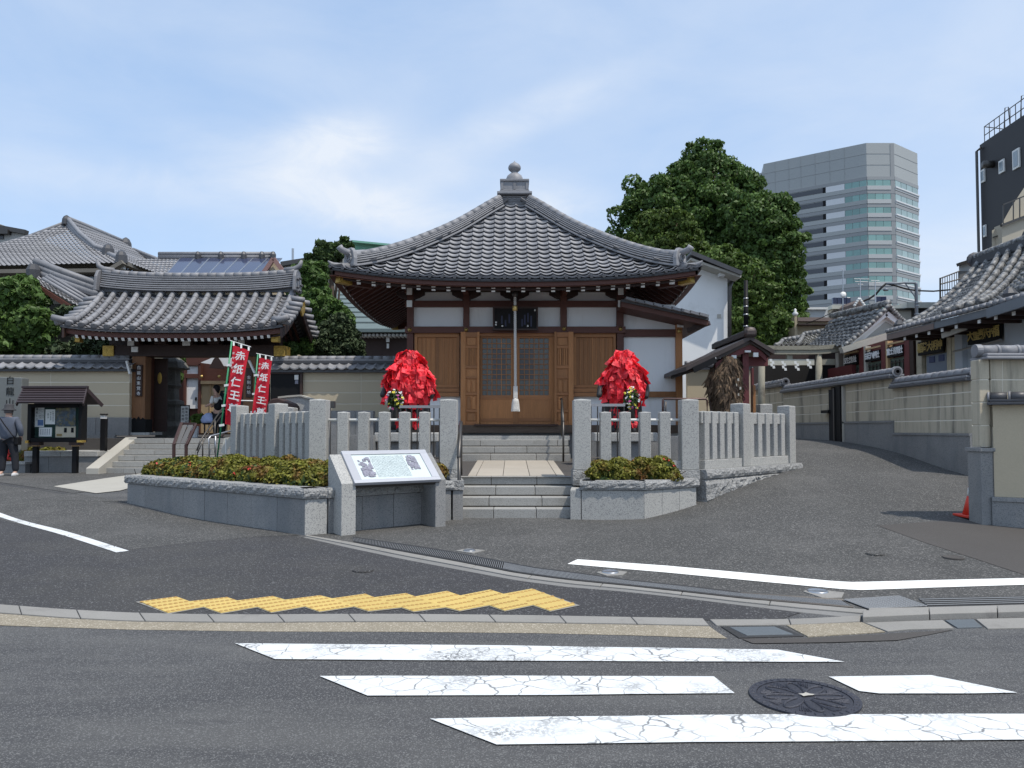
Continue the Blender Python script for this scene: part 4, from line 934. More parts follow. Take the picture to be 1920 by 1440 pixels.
# ---- stone post fences
def gpost(par, x, y, w, z0, zt, rot=0, nm='post', m=M_['granite']):
    M = Matrix.Translation((x,y,z0))@Matrix.Rotation(rot, 4, 'Z'); h = zt-z0; mb = MB(); a = w/2
    mb.add([V((-a,-a,0)),V((a,-a,0)),V((a,a,0)),V((-a,a,0)),V((-a,-a,h-w*.07)),V((a,-a,h-w*.07)),V((a,a,h-w*.07)),V((-a,a,h-w*.07)),V((0,0,h))],
           [(3,2,1,0),(0,1,5,4),(1,2,6,5),(2,3,7,6),(3,0,4,7),(4,5,8),(5,6,8),(6,7,8),(7,4,8)])
    return mb.build(nm, m, par, bevel=.012, M=M)
ZB = .885; YP = 12.42
def front_fence(label, x0, x1, posts, smalls, ext):
    t = thing('stone_fence', label, 'stone fence', ((x0+x1)/2, YP, ZB))
    n = max(1, round((x1-x0)/1.1))
    for k in range(n):
        a, b = lerp(x0, x1, k/n), lerp(x0, x1, (k+1)/n)
        rough_block('base_stone', (V((a+.003,YP-.2,0)), V((b-.003,YP-.2,0)), V((0,.42,0))), ZC-.12, ZB, t, M_['granite_rough'], .02, 16, 3)
    for px in posts: gpost(t, P(px,815,YP-.14).x, YP, .285, ZB, 2.055)
    for px in smalls: gpost(t, P(px,815,YP-.09).x, YP, .18, ZB, 1.845, nm='picket')
    MB().tube([V((x0+.1,YP+.02,1.705)), V((x1-.1,YP+.02,1.705))], .024, 10).build('rail', M_['white_paint'], t, smooth=True)
    for px0, px1 in ext:
        a, b = P(px0,815,YP-.1).x, P(px1,815,YP-.1).x; MB().box(a, b, YP-.08, YP+.1, ZB, 1.03).build('low_beam', M_['granite'], t, bevel=.006)
    return t
xl0, xl1 = P(577,815,YP-.2).x, P(858,815,YP-.2).x
front_fence('granite post fence on the left of the steps, behind the information board', xl0, xl1, [595, 840.5], [642,680.5,719.5,757.5,795.5], [])
xr0, xr1 = P(1074,815,YP-.2).x, P(1312,815,YP-.2).x
front_fence('granite post fence on the right of the steps, behind the small azalea bed', xr0, xr1, [1092, 1294.5], [1136,1173,1210.5,1247.5], [(1257,1278)])
def diag_fence(label, A, B, ts, sgn):
    A, B = V(A), V(B); d = (B-A).normalized(); rot = math.atan2(d.y, d.x); nrm = V((-d.y, d.x, 0)); L = (B-A).length
    if nrm.y < 0: nrm = -nrm
    t = thing('stone_fence', label, 'stone fence', A.lerp(B, .5))
    n = 4
    for k in range(n):
        p, q = A.lerp(B, k/n)-nrm*.2, A.lerp(B, (k+1)/n)-nrm*.2
        if k == n-1: q = q+d*.22
        rough_block('base_stone', (V((p.x,p.y,0)), V((q.x,q.y,0)), nrm*.42), ZC-.02, ZB, t, M_['granite_rough'], .022, 14, 3)
        if sgn > 0:
            for z_a, z_b in ((0, 1),):
                rough_block('wall_stone', (V((p.x,p.y,0))+nrm*.03, V((q.x,q.y,0))+nrm*.03, nrm*.3), (lambda q_: G(q_.x,q_.y)-.06), ZC-.03, t, M_['granite_rough'], .05, 12, 5)
    for tt in ts: p = A.lerp(B, tt); gpost(t, p.x, p.y, .26, ZB, 2.055-(.03 if tt > .3 else 0), rot)
    tsx = [0]+list(ts) if 0 not in ts else list(ts)
    for a_, b_ in zip(tsx, tsx[1:]):
        p, q = A.lerp(B, a_)+d*.14, A.lerp(B, b_)-d*.14; m_ = 5
        mb = MB(); mb.beam(V((p.x,p.y,ZB+.075)), V((q.x,q.y,ZB+.075)), .2, .15); mb.build('low_beam', M_['granite'], t, bevel=.006)
        mb = MB(); mb.beam(V((p.x,p.y,1.745)), V((q.x,q.y,1.745)), .085, .19); mb.build('top_beam', M_['granite'], t, bevel=.006)
        for k in range(m_):
            u = p.lerp(q, (k+.5)/m_); gpost(t, u.x, u.y, .15, ZB+.15, 1.86, rot, 'picket')
    return t
diag_fence('granite post fence running back along the ramp on the right', (3.04,YP,0), (5.42,14.75,0), [.455, 1], 1)
diag_fence('granite post fence running back beside the gate steps on the left', (-3.22,YP,0), (-5.36,14.7,0), [.47, 1], -1)
# backing post just visible
o = gpost(None, P(542,775,16).x, 16, .3, .9, P(542,763,16).z, 0, 'stone_post'); tag(o, 'short granite post behind the left diagonal fence', 'stone post')
o = gpost(None, P(1433,775,17).x, 17, .28, .9, P(1433,757,17).z, 0, 'stone_post'); tag(o, 'short granite post behind the right diagonal fence', 'stone post')
# ---- azalea hedges
def hedge(label, boxes, n, m=M_['azalea'], seed=3, size=.032, flowers=40, base=(0,0,0)):
    rng = np.random.default_rng(seed); t = thing('azalea_hedge', label, 'hedge', base)
    B = np.array(boxes, float); bl = []
    for i in range(int(len(B)*14)):
        b = B[i % len(B)]; d = rng.normal(0, 1, 3); d /= np.linalg.norm(d); d[2] = abs(d[2]); c = b[:3]+d*b[3:6]*.82; r = b[5]*rng.uniform(.3, .55); bl.append([*c, r, r, r*.7])
    bl = bl+boxes; pts, nr = blob_pts(bl, n, .45, rng, -.3); nr[:,2] += .5
    leaf_cloud('foliage', pts, nr, size, m, t, aspect=2.0, jit=.7, rng=rng)
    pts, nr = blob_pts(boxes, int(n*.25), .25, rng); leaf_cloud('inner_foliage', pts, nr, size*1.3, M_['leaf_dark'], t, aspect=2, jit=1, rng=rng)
    mb = MB()
    for b in boxes:
        for k in range(10):
            a = V((b[0]+rng.normal()*b[3]*.4, b[1]+rng.normal()*b[4]*.3, ZC-.06)); mb.tube([a, a+V((rng.normal()*.12, rng.normal()*.1, b[5]*.6))], .006, 4)
    mb.build('stems', M_['bark'], t)
    if flowers:
        B = np.array(boxes, float); ii = rng.choice(len(B), flowers); d = rng.normal(0, 1, (flowers,3)); d[:,2] = abs(d[:,2])+.1; d[:,1] = -abs(d[:,1])*.8; d /= np.linalg.norm(d, axis=1)[:,None]
        p = B[ii,:3]+d*B[ii,3:6]*1.03; pp = np.repeat(p, 4, 0)+rng.normal(0, .012, (flowers*4, 3)); leaf_cloud('flowers', pp, np.repeat(d, 4, 0), .034, M_['flower'], t, aspect=1.2, rng=rng)
    return t
zb = ZC-.02
bx = []
for i in range(9):
    t = i/8; q = V((PLA.x, PLA.y)).lerp(V((PLB.x, PLB.y)), .08+.86*t); h = (.26+.05*math.sin(i*2.1))+.02*t
    bx.append([q.x+.30+.0*t, q.y+.58, zb+.04, .52, .40, h])
    bx.append([q.x+.75, q.y+1.25, zb+.04, .5, .5, h*.95])
for x, y in ((-2.75,11.0),(-2.95,11.7),(-3.4,12.0),(-2.6,11.7)): bx.append([x, y, zb+.03, .42, .4, .28])
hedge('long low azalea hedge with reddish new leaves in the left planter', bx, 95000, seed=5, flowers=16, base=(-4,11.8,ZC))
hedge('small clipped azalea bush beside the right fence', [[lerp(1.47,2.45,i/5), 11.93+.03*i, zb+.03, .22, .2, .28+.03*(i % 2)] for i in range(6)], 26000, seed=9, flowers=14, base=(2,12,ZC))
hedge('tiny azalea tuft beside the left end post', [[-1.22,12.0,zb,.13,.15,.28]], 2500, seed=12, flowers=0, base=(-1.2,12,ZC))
# ---- information board
FL, FR = V((-2.28,10.02,0)), V((-.965,10.92,0)); bd = (FR-FL).normalized(); bn = V((-bd.y, bd.x, 0))
ib = thing('information_board', 'tilted white information panel on two grey granite blocks', 'information board', FL.lerp(FR, .5))
def slab3(a, w, nm, m_):
    pts = []
    for dd in (0, w): 
        p = a+bd*dd
        pts.append([V((p.x,p.y,G(p.x,p.y)-.03)), V((p.x,p.y,.82)), V((p.x,p.y,1.20))+bn*.46, V((p.x,p.y,1.14))+bn*.50, V((p.x,p.y,.1))+bn*.50])
    vs = pts[0]+pts[1]; n = 5
    return MB().add(vs, [tuple(range(n))[::-1], tuple(range(n, 2*n))]+[(i,(i+1) % n,n+(i+1) % n,n+i) for i in range(n)]).build(nm, m_, ib, recalc=True, bevel=.006)
Lw = (FR-FL).length
slab3(FL, .205, 'granite_block', M_['granite']); slab3(FL+bd*(Lw-.17), .17, 'granite_block', M_['granite_dark'])
sl = V((0,0,.38))+bn*.46; sn = bd.cross(sl).normalized()
if sn.z < 0: sn = -sn
sl = sl.normalized()
a0 = FL+bd*.17+V((0,0,.80))-sl*.02; aw = Lw-.17-.10; ah = .66
def plate(nm, u0, u1, v0, v1, z0, z1_, m_, par=ib, bev=.004):
    p = lambda u, v, z: a0+bd*(u*aw)+sl*(v*ah)+sn*z
    return MB().hexa([p(u0,v0,z0),p(u1,v0,z0),p(u1,v1,z0),p(u0,v1,z0),p(u0,v0,z1_),p(u1,v0,z1_),p(u1,v1,z1_),p(u0,v1,z1_)]).build(nm, m_, par, recalc=True, bevel=bev)
M_['alu'] = mat('alu', (.42,.43,.46), .45, .05, 3, .03, 60, .03, metal=.25); M_['panel_white'] = mat('panel_white', (.62,.70,.69), .35, .03, 3, .02, 60, 0); M_['print_grey'] = mat('print_grey', (.22,.22,.27), .6, .35, 14, .3, 40, 0); M_['ink'] = mat('ink', (.28,.34,.36), .7, .1, 3, .02, 60, 0)
pn = plate('panel', 0, 1, 0, 1, 0, .03, M_['alu'])
for u0, u1, v0, v1 in ((0,1,0,.1),(0,1,.88,1),(0,.09,.1,.88),(.91,1,.1,.88)): plate('panel_frame', u0, u1, v0, v1, .03, .052, M_['alu'], pn)
pf = plate('panel_face', .09, .91, .1, .88, .03, .036, M_['panel_white'], pn, 0)
plate('panel_underside', .01, .99, .01, .99, -.05, -.002, M_['steel_dark'], pn)
Mp = Matrix(((bd.x,sl.x,sn.x,0),(bd.y,sl.y,sn.y,0),(bd.z,sl.z,sn.z,0),(0,0,0,1)))
rr = random.Random(4)
for col in range(24):         # columns of small print
    u = .30+col*.0165; p = a0+bd*(u*aw)+sl*(.5*ah)+sn*.0365
    chars = ''.join(rr.choice('赤紙仁王尊像寺石造二体左右病気平癒祈願札貼東覚区指定文化財江戸時代寛永十八年建立') for _ in range(27))
    text('print_column', '\n'.join(chars), Matrix.Translation(p)@Mp, .0175, M_['ink'], pf, .0004, line=.95) if col % 1 == 0 else None
for (u0, u1, v0, v1) in ((.13,.28,.16,.85),(.70,.83,.36,.85)):
    for k in range(60):
        a, b = rr.uniform(u0, u1-.02), rr.uniform(v0, v1-.1); plate('picture_patch', a, min(u1, a+rr.uniform(.015,.05)), b, b+rr.uniform(.04,.1), .036, .0366+.0002*k, M_['print_grey'], pf, 0)
# ---- statues hung with red paper
def slipmesh(i):
    rg = random.Random(i); w, h = rg.uniform(.12,.2), rg.uniform(.18,.27); nx_, nz_ = 3, 4; vs = []
    cu, tw_ = rg.uniform(-.05,.06), rg.uniform(-.5,.5)
    for j in range(nz_+1):
        for k in range(nx_+1):
            u, v = k/nx_-.5, j/nz_; x = u*w*(1-.12*rg.random()); y = -(.05*math.sin(v*3.1)+cu*v*v*2)+tw_*u*v*.16-abs(u)*rg.uniform(.02,.1)
            vs.append((x+rg.uniform(-.012,.012), y+rg.uniform(-.022,.022), -v*h))
    me = bpy.data.meshes.new('red_slip'); me.from_pydata(vs, [], [(j*(nx_+1)+k, j*(nx_+1)+k+1, (j+1)*(nx_+1)+k+1, (j+1)*(nx_+1)+k) for j in range(nz_) for k in range(nx_)]); me.materials.append(M_['red_paper'])
    return me
SLM = [slipmesh(i) for i in range(9)]
def statue(label, c, zb, top, prof_, seed, armside, px0):
    rg = random.Random(seed); t = thing('guardian_statue', label, 'statue', V((c.x,c.y,zb)))
    # dark stone body: legs, torso, arms, head
    S = (top-zb)/1.68; B = lambda x, y, z: V((c.x+x*S, c.y+y*S, zb+z*S))
    me = bpy.data.meshes.new('body'); jt = [((0,0,.78),.20),((0,0,1.05),.2),((0,-.02,1.28),.23),((0,-.02,1.43),.1),((0,-.03,1.55),.13),((0,-.03,1.63),.09),
        ((-.17,0,.72),.14),((-.2,-.02,.38),.1),((-.22,0,.06),.08),((-.22,-.14,.04),.06),((.17,0,.72),.14),((.2,-.02,.38),.1),((.22,0,.06),.08),((.22,-.14,.04),.06),
        ((-.3,0,1.3),.11),((-.47,-.02,1.02),.1),((-.52,-.16,.84),.09),((-.54,-.22,.74),.1),((.3,0,1.3),.11),((.48,0,1.08),.11),((.5,-.05,.86),.1),((.47,-.1,.72),.09)]
    ed = [(0,1),(1,2),(2,3),(3,4),(4,5),(0,6),(6,7),(7,8),(8,9),(0,10),(10,11),(11,12),(12,13),(2,14),(14,15),(15,16),(16,17),(2,18),(18,19),(19,20),(20,21)]
    me.from_pydata([tuple(B(*j[0])-V((c.x,c.y,zb))) for j in jt], ed, []); me.materials.append(M_['statue'])
    o = bpy.data.objects.new('body', me); _link(o, t, Matrix.Translation((c.x,c.y,zb)))
    sk = o.modifiers.new('s', 'SKIN'); 
    for i, j in enumerate(jt): me.skin_vertices[0].data[i].radius = (j[1]*S*.8, j[1]*S*.7)
    me.skin_vertices[0].data[0].use_root = True
    o.modifiers.new('ss', 'SUBSURF').levels = 1; o.modifiers['ss'].render_levels = 2
    # backing slab
    MB().lathe([(.44*S,0),(.46*S,.1),(.40*S,.9),(.22*S,1.25)], V((c.x,c.y+.16,zb+.05)), 20, 1, .3).build('backing_stone', M_['statue'], t, smooth=True)
    MB().box(c.x-.62, c.x+.62, c.y-.4, c.y+.5, zb-.18, zb).build('plinth', M_['granite'], t, bevel=.02); MB().box(c.x-.5, c.x+.5, c.y-.3, c.y+.4, .8, zb-.18).build('plinth', M_['granite_dark'], t, bevel=.015)
    cnt = 0
    n = 235
    for i in range(n):
        v = (i+.5)/n; z = cub(prof_['z'], v); r = cub(prof_['r'], z)
        if v > prof_['leg']:
            sx = -1 if i % 2 else 1; cx_ = c.x+sx*.17*S; r = .07*S*rg.uniform(.8,1.1); ang = rg.uniform(-math.pi, 0)
        else: cx_ = c.x; ang = rg.uniform(-math.pi*1.05, .05*math.pi)
        x, y = cx_+r*math.cos(ang), c.y+r*.62*math.sin(ang)
        slope = max(.0, min(1, (cub(prof_['r'], z-.12)-cub(prof_['r'], z+.02))/.14)) if v <= prof_['leg'] else 0
        M = Matrix.Translation((x, y, z+.1))@Matrix.Rotation(ang+math.pi/2+rg.uniform(-.35,.35), 4, 'Z')@Matrix.Rotation(-(slope*.75+rg.uniform(-.1,.22)), 4, 'X')@Matrix.Rotation(rg.uniform(-.35,.35), 4, 'Y')@Matrix.Scale(rg.uniform(.7,1.25)*(.62 if v > prof_['leg'] else 1), 4)
        inst('red_slip', SLM[rg.randrange(9)], M, t)
    mb = MB(); z0 = cub(prof_['z'], .03); mb.lathe([(.05,.0)]+[], (0,0,0), 4) if False else None
    mb = MB(); pr_ = [(max(.03, cub(prof_['r'], z)-.07), z-zb) for z in [lerp(prof_['leg_z'], top-.03, k/12) for k in range(13)]]
    mb.lathe(pr_, V((c.x,c.y,zb)), 18, 1, .62).build('paper_layer', M_['red_paper'], t, smooth=True)
    return t
YS = 15.0
zt = lambda py: P(766, py, YS).z
cL = P(767, 735, YS); cL.z = 0
statue('stone guardian statue buried in red paper slips, left of the steps', cL, zt(811), zt(664), dict(z=[(0,zt(668)),(.12,zt(685)),(.4,zt(712)),(.66,zt(735)),(.84,zt(755)),(.85,zt(772)),(1,zt(800))], r=[(zt(770),.12),(zt(755),.21),(zt(742),.38),(zt(730),.42),(zt(715),.35),(zt(700),.27),(zt(682),.16),(zt(666),.04)], leg=.84, leg_z=zt(757)), 3, -1, 767)
cR = P(1168, 735, YS); cR.z = 0
zt2 = lambda py: P(1166, py, YS).z
statue('stone guardian statue buried in red paper slips, right of the steps', cR, zt2(811), zt2(664), dict(z=[(0,zt2(668)),(.12,zt2(682)),(.4,zt2(710)),(.66,zt2(732)),(.84,zt2(753)),(.85,zt2(772)),(1,zt2(800))], r=[(zt2(770),.13),(zt2(753),.24),(zt2(738),.33),(zt2(722),.37),(zt2(705),.29),(zt2(690),.2),(zt2(675),.12),(zt2(664),.05)], leg=.84, leg_z=zt2(757)), 8, 1, 1166)
# dark uncovered stone of the right statue's shoulder and both backs
for c_, rr_ in (((1208,710,9,22),'r'),((1212,745,6,14),'r'),((1127,750,5,24),'r'),((812,752,5,24),'l'),((722,752,4,16),'l')):
    pass
# flowers in vases
def bouquet(label, px, py, Y, s, seed):
    rg = np.random.default_rng(seed); p = P(px, py, Y); t = thing('flower_vase', label, 'flower vase', p)
    MB().lathe([(.06*s,-.3*s),(.075*s,-.28*s),(.07*s,-.05*s),(.085*s,0),(.07*s,.0)], p+V((0,0,-.0)), 14).build('vase', M_['steel_dark'], t, smooth=True)
    pts, nr = blob_pts([[p.x,p.y,p.z+.16*s,.17*s,.12*s,.24*s]], 420, .3, rg); leaf_cloud('leaves', pts, nr, .05*s, M_['leaf_dark'], t, rng=rg)
    for nm, m_, k in (('white_flower', M_['white_paint'], 22), ('pink_flower', mat('pink', (.65,.12,.35), .6), 8), ('yellow_flower', mat('yel', (.75,.65,.08), .6), 10)):
        pts, nr = blob_pts([[p.x,p.y-.02,p.z+.16*s,.17*s,.12*s,.25*s]], k, .9, rg); nr[:,1] -= 1
        pts[:,1] = np.minimum(pts[:,1], p.y-.04)
        pp = np.repeat(pts, 5, 0)+rg.normal(0, .012*s, (k*5, 3)); leaf_cloud(nm, pp, np.repeat(nr, 5, 0), .04*s, m_, t, aspect=1.1, rng=rg)
bouquet('vase of white and yellow flowers before the left red statue', 741, 764, 14.6, .9, 2)
bouquet('vase of white and pink flowers before the right red statue', 1184, 762, 14.6, .9, 4)
# steel screens beside each statue
def screen(label, x0, x1, Y, y0, y1, n):
    t = thing('steel_screen', label, 'railing', P((x0+x1)/2, y1, Y))
    mb = MB(); mb.prect(x0, y0, x1, y0+5, Y, .05); mb.build('top_rail', mat('dull_grey', (.3,.3,.31), .5, metal=.3), t)
    for i in range(n):
        x = lerp(x0+2, x1-2, i/(n-1)); MB().tube([P(x, y0+4, Y+.02), P(x, y1, Y+.02)], .012, 6).build('bar', M_['steel_dark'], t)
    MB().tube([P(x0, 858, Y+.02), P(x1, 858, Y+.02)], .012, 6).build('low_rail', M_['steel_dark'], t)
screen('low steel rail with thin bars right of the left statue', 749, 826, 13.4, 760, 868, 8)
screen('low steel rail with thin bars left of the right statue', 1106, 1172, 13.4, 757, 866, 6)
t = thing('pipe_rail', 'dark bent pipe rail between the right statue and the ramp', 'railing', P(1300,800,14.5))
pts = [P(1243,792,14.5), P(1243,751,14.5), P(1245,748,14.5), P(1323,748,14.5), P(1326,751,14.5), P(1326,792,14.5)]
MB().tube(pts, .022, 8).build('pipe', mat('brown_pipe', (.1,.06,.05), .4, metal=.4), t, smooth=True); MB().tube([P(1248,790,14.5), P(1248,753,14.5)], .02, 8).build('pipe', M_['steel_dark'], t, smooth=True)
# low stone wall pieces and offering blocks behind the fences
o = MB().prect(640, 816, 700, 862, 14.4, .4).build('stone_block', M_['granite_dark'], None); tag(o, 'low grey stone block behind the left fence pickets', 'stone block')
o = MB().prect(1100, 812, 1128, 860, 16, .3).build('stone_block', M_['granite_dark'], None); tag(o, 'low dark stone block left of the right statue plinth', 'stone block')
o = MB().prect(1215, 818, 1290, 866, 15.6, .5).build('stone_block', M_['granite_dark'], None); tag(o, 'low grey stone block behind the right fence pickets', 'stone block')
t = thing('stone_wall', 'smooth grey granite wall behind the left fence', 'wall', P(610,840,17)); 
for i in range(5): mb = MB(); mb.prect(530+i*34, 770, 563.5+i*34, 872, 17.2, .25); mb.build('wall_stone', M_['granite_dark'], t, bevel=.004)
# ================= LEFT: wall, gate, steps, board, person =================
def box_px(name, r, Y, dep, m, par, bev=0, dy=0, **k):
    mb = MB(); mb.prect(*r, Y, dep, dy); return mb.build(name, m, par, bevel=bev)
TZ = 1.30                                               # terrace level at the gate
YW = 21.4
tag(MB().box(-24, -5.45, 20.7, 34, .2, TZ).build('terrace', M_['asphalt_brown'], None), 'paved temple terrace behind the gate steps', None, None, 'structure')
def coping(par, px0, px1, Y, ytop, n, cap_h=.09):
    # ridge rolls along the top, wave tiles below facing the street
    for i in range(n):
        a, b = P(lerp(px0,px1,i/n), ytop+5, Y+.22), P(lerp(px0,px1,(i+1.06)/n), ytop+5, Y+.22)
        MB().tube([a, b], [.085,.092], 10).build('ridge_tile', M_['tile'], par, smooth=True)
    a, b = P(px0, ytop+9, Y+.12), P(px1, ytop+9, Y+.12); z1_ = a.z
    MB().box(a.x, b.x, Y+.08, Y+.36, z1_-.085, z1_-.0).build('ridge_course', M_['tile_dark'], par, bevel=.01); MB().box(a.x, b.x, Y+.1, Y+.34, z1_, z1_+.05).build('ridge_course', M_['tile'], par, bevel=.01)
    A, B = P(px0, ytop+23, Y-.22), P(px1, ytop+23, Y-.22); zt_ = z1_-.06
    k = n; tw = (B.x-A.x)/k
    me = None
    for i in range(k):
        x = A.x+(i+.5)*tw
        if me is None:
            vs = []; K = 8
            for y, z, dz in ((0,0,-.035),(0,0,0),(.36,zt_-A.z-.03,0)):
                for q in range(K+1):
                    h = float(prof(np.array([(q/K) % 1.0]))[0])*.06; vs.append(((q/K-.5)*tw*1.01, y, h+z+dz))
            me = bpy.data.meshes.new('coping_tile'); n9 = K+1; me.from_pydata(vs, [], [(r*n9+q, r*n9+q+1, (r+1)*n9+q+1, (r+1)*n9+q) for r in range(2) for q in range(K)]); me.materials.append(M_['tile'])
        inst('coping_tile', me, Matrix.Translation((x, Y-.22, A.z)), par)
    MB().box(A.x, B.x, Y-.16, Y+.3, A.z-.10, A.z-.03).build('eave_board', M_['tile_dark'], par)
def beige_wall(label, px0, px1, Y, ytop, grooves, ybot, joints, basetop, m, n, extra=None):
    t = thing('boundary_wall', label, 'wall', P((px0+px1)/2, ybot, Y))
    coping(t, px0, px1, Y, ytop, n)
    ys = [ytop+24]+grooves+[basetop]; xs2 = [px0]+joints+[px1]
    for a, b in zip(ys, ys[1:]):
        for c, d in zip(xs2, xs2[1:]): box_px('wall_panel', (c+.35, a+.8, d-.35, b-.4), Y, .12, m, t, .006)
    box_px('wall_core', (px0+.5, ytop+20, px1-.5, basetop), Y, .1, M_['groove_highlight'], t, dy=.005)
    if basetop < ybot:
        k = max(2, int((px1-px0)/60))
        for i in range(k): box_px('base_stone', (lerp(px0,px1,i/k)+.3, basetop, lerp(px0,px1,(i+1)/k)-.3, ybot), Y, .2, M_['granite_dark'], t, .004, -.05)
    return t
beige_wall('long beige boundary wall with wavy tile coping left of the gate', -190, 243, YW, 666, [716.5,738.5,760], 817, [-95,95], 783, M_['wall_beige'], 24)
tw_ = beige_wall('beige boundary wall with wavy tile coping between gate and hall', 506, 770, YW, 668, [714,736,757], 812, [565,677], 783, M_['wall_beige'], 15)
# dark doorway in that wall
dd = thing('service_door', 'dark doorway with a small notice in the wall behind the banners', 'door', P(535,800,YW-.1))
box_px('door_leaf', (507, 700, 563, 812), YW-.06, .03, M_['black'], dd); 
for r in ((505,696,566,701),(562,701,566,812)): box_px('door_frame', r, YW-.1, .1, M_['wood_dark'], dd)
box_px('notice', (552, 703, 559.5, 712), YW-.075, .01, M_['white_paint'], dd); box_px('notice', (553, 713, 559, 720), YW-.075, .01, M_['print_grey'], dd)
# ---------- gate ----------
gate = thing('temple_gate', 'wooden temple gate with heavy grey barrel tile roof', 'gate', P(375,815,21.6))
YG = 22.0
def gx(px, Y): return P(px, 600, Y).x
xl, xr = gx(176, YG), gx(566, YG)
zr = P(375, 549, YG).z; ze = P(375, 617, 20.3).z
def gsurf(x, v, back=False):            # v 0 eave .. 1 ridge
    c = abs((x-(xl+xr)/2)/((xr-xl)/2)); z = ze+(zr-ze)*(.60*v+.40*v*v)+.16*c**3*(1-v)
    return V((x, (YG-1.72*(1-v)) if not back else YG+1.72*(1-v), z))
nrow = 17; rw = (xr-xl-.55)/(nrow-1); x0g = xl+.27
for back in (False, True):
    n = 12; nn_ = 30; mb = MB(); vs = []
    for i in range(n+1):
        for j in range(nn_+1): vs.append(gsurf(xl+.1+(xr-xl-.2)*j/nn_, i/n, back)+V((0,0,-.06)))
    mb.add(vs, [(i*(nn_+1)+j, i*(nn_+1)+j+1, (i+1)*(nn_+1)+j+1, (i+1)*(nn_+1)+j) for i in range(n) for j in range(nn_)]); mb.build('roof_deck', M_['tile_dark'], gate)
    # pan tiles between the rolls
    vs = []; fs = []; nb_ = 0; K = 6; R_ = 13
    for c in range(nrow-1):
        for r in range(R_):
            v0, v1 = r/R_, (r+1.3)/R_
            for v, off in ((v0,.018),(v0,.034),(min(1,v1),-.02)):
                for k in range(K+1):
                    u = k/K; p = gsurf(x0g+rw*(c+u), v, back); vs.append((p.x, p.y, p.z+off-.02-.06*math.sin(u*math.pi)))
            m_ = K+1
            for a in range(2):
                for k in range(K): fs.append((nb_+a*m_+k, nb_+a*m_+k+1, nb_+(a+1)*m_+k+1, nb_+(a+1)*m_+k))
            nb_ += 3*m_
    o = npmesh('pan_tiles', vs, fs, mat('tile_pan', (.17,.17,.18), .5, .2, 5, .1, 60, .1, rnd=0) if not back else bpy.data.materials['tile_pan'], gate); o['kind'] = 'stuff'
    for c in range(nrow):
        x = x0g+rw*c; segs = 7
        for s in range(segs):
            v0, v1 = s/segs, (s+1.03)/segs; pts = [gsurf(x, lerp(v0,v1,k/3), back)+V((0,0,.04)) for k in range(4)]
            MB().tube(pts, [.082,.079,.077,.074], 10, caps=(s == 0)).build('cover_tile', M_['tile'], gate, smooth=True)
        p = gsurf(x, 0, back)+V((0,-.012 if not back else .012,.03)); mb = MB(); mb.tube([p+V((0,.05,0)), p], .088, 14); mb.tube([p, p+V((0,-.01,0))], [.088,.05], 14); mb.build('end_disc', M_['tile_dark'], gate)
    mb = MB(); d = -1 if not back else 1
    for nm, off, h, inn, m2 in (('eave_tiles', -.10, .07, 0, M_['tile_dark']), ('fascia', -.24, .13, .1, M_['wood_red']), ('eave_batten', -.30, .05, .2, M_['wood_dark'])):
        vs = []; n = 20
        for j in range(n+1):
            p = gsurf(xl+.05+(xr-xl-.1)*j/n, 0, back)+V((0,-d*inn,off)); vs += [p, p+V((0,0,h)), p+V((0,-d*.06,h)), p+V((0,-d*.06,0))]
        MB().add(vs, [(j*4+i, (j+1)*4+i, (j+1)*4+(i+1) % 4, j*4+(i+1) % 4) for j in range(n) for i in range(4)]+[(0,1,2,3),(n*4+3,n*4+2,n*4+1,n*4)]).build(nm, m2, gate, recalc=True)
    n = 30
    for j in range(n):
        x = lerp(xl+.45, xr-.45, j/(n-1)); p = gsurf(x, .06, back)+V((0,0,-.33)); q = gsurf(x, .9, back)+V((0,0,-.30)); MB().beam(p, q, .06, .08).build('rafter', M_['wood_red'], gate)
        dd_ = (q-p).normalized(); MB().beam(p-dd_*.012, p-dd_*.001, .075, .09).build('rafter_tip', M_['white_paint'], gate)
# verge barrel tiles at the ends
for sx, xe in ((-1, xl+.02), (1, xr-.02)):
    for back in (False, True):
        for s in range(7):
            p = gsurf(xe, .06+s*.13, back)+V((0,0,.03)); MB().tube([p-V((sx*.22,0,-.02)), p+V((sx*.16,0,-.04))], .078, 10).build('verge_tile', M_['tile'], gate, smooth=True)
        p = gsurf(xe-sx*.25, .0, back); 
    pts = [gsurf(xe-sx*.32, .12)+V((0,0,.09)), gsurf(xe-sx*.1, .02)+V((0,-.02,.10)), gsurf(xe+sx*.16, -.02)+V((0,-.05,.14))]
    MB().tube(pts, [.1,.09,.085], 12).build('corner_tile', M_['tile'], gate, smooth=True)
    # barge board with carving
    mb = MB(); poly = []
    for v in (0,.25,.5,.75,1): poly.append(gsurf(xe-sx*.08, v)+V((0,0,-.12)))
    for v in (.75,.5,.25,0): poly.append(gsurf(xe-sx*.08, v, True)+V((0,0,-.12)))
    low = [q+V((0,0,-.28)) for q in poly][::-1]
    for a in range(len(poly)-1): mb.hexa([poly[a]+V((0,0,-.26)),poly[a+1]+V((0,0,-.26)),poly[a+1]+V((.06,0,-.26)),poly[a]+V((.06,0,-.26)),poly[a],poly[a+1],poly[a+1]+V((.06,0,0)),poly[a]+V((.06,0,0))])
    mb.build('barge_board', M_['wood_dark'], gate)
    c = gsurf(xe, 1); mb = MB(); mb.prism([V((c.x, c.y+y, c.z+z)) for y, z in ((-.3,-.25),(-.2,-.55),(0,-.7),(.2,-.55),(.3,-.25),(0,-.12))], (sx*.05,0,0)); mb.build('gable_pendant', M_['gold'] if sx > 0 else M_['wood_dark'], gate, recalc=True)
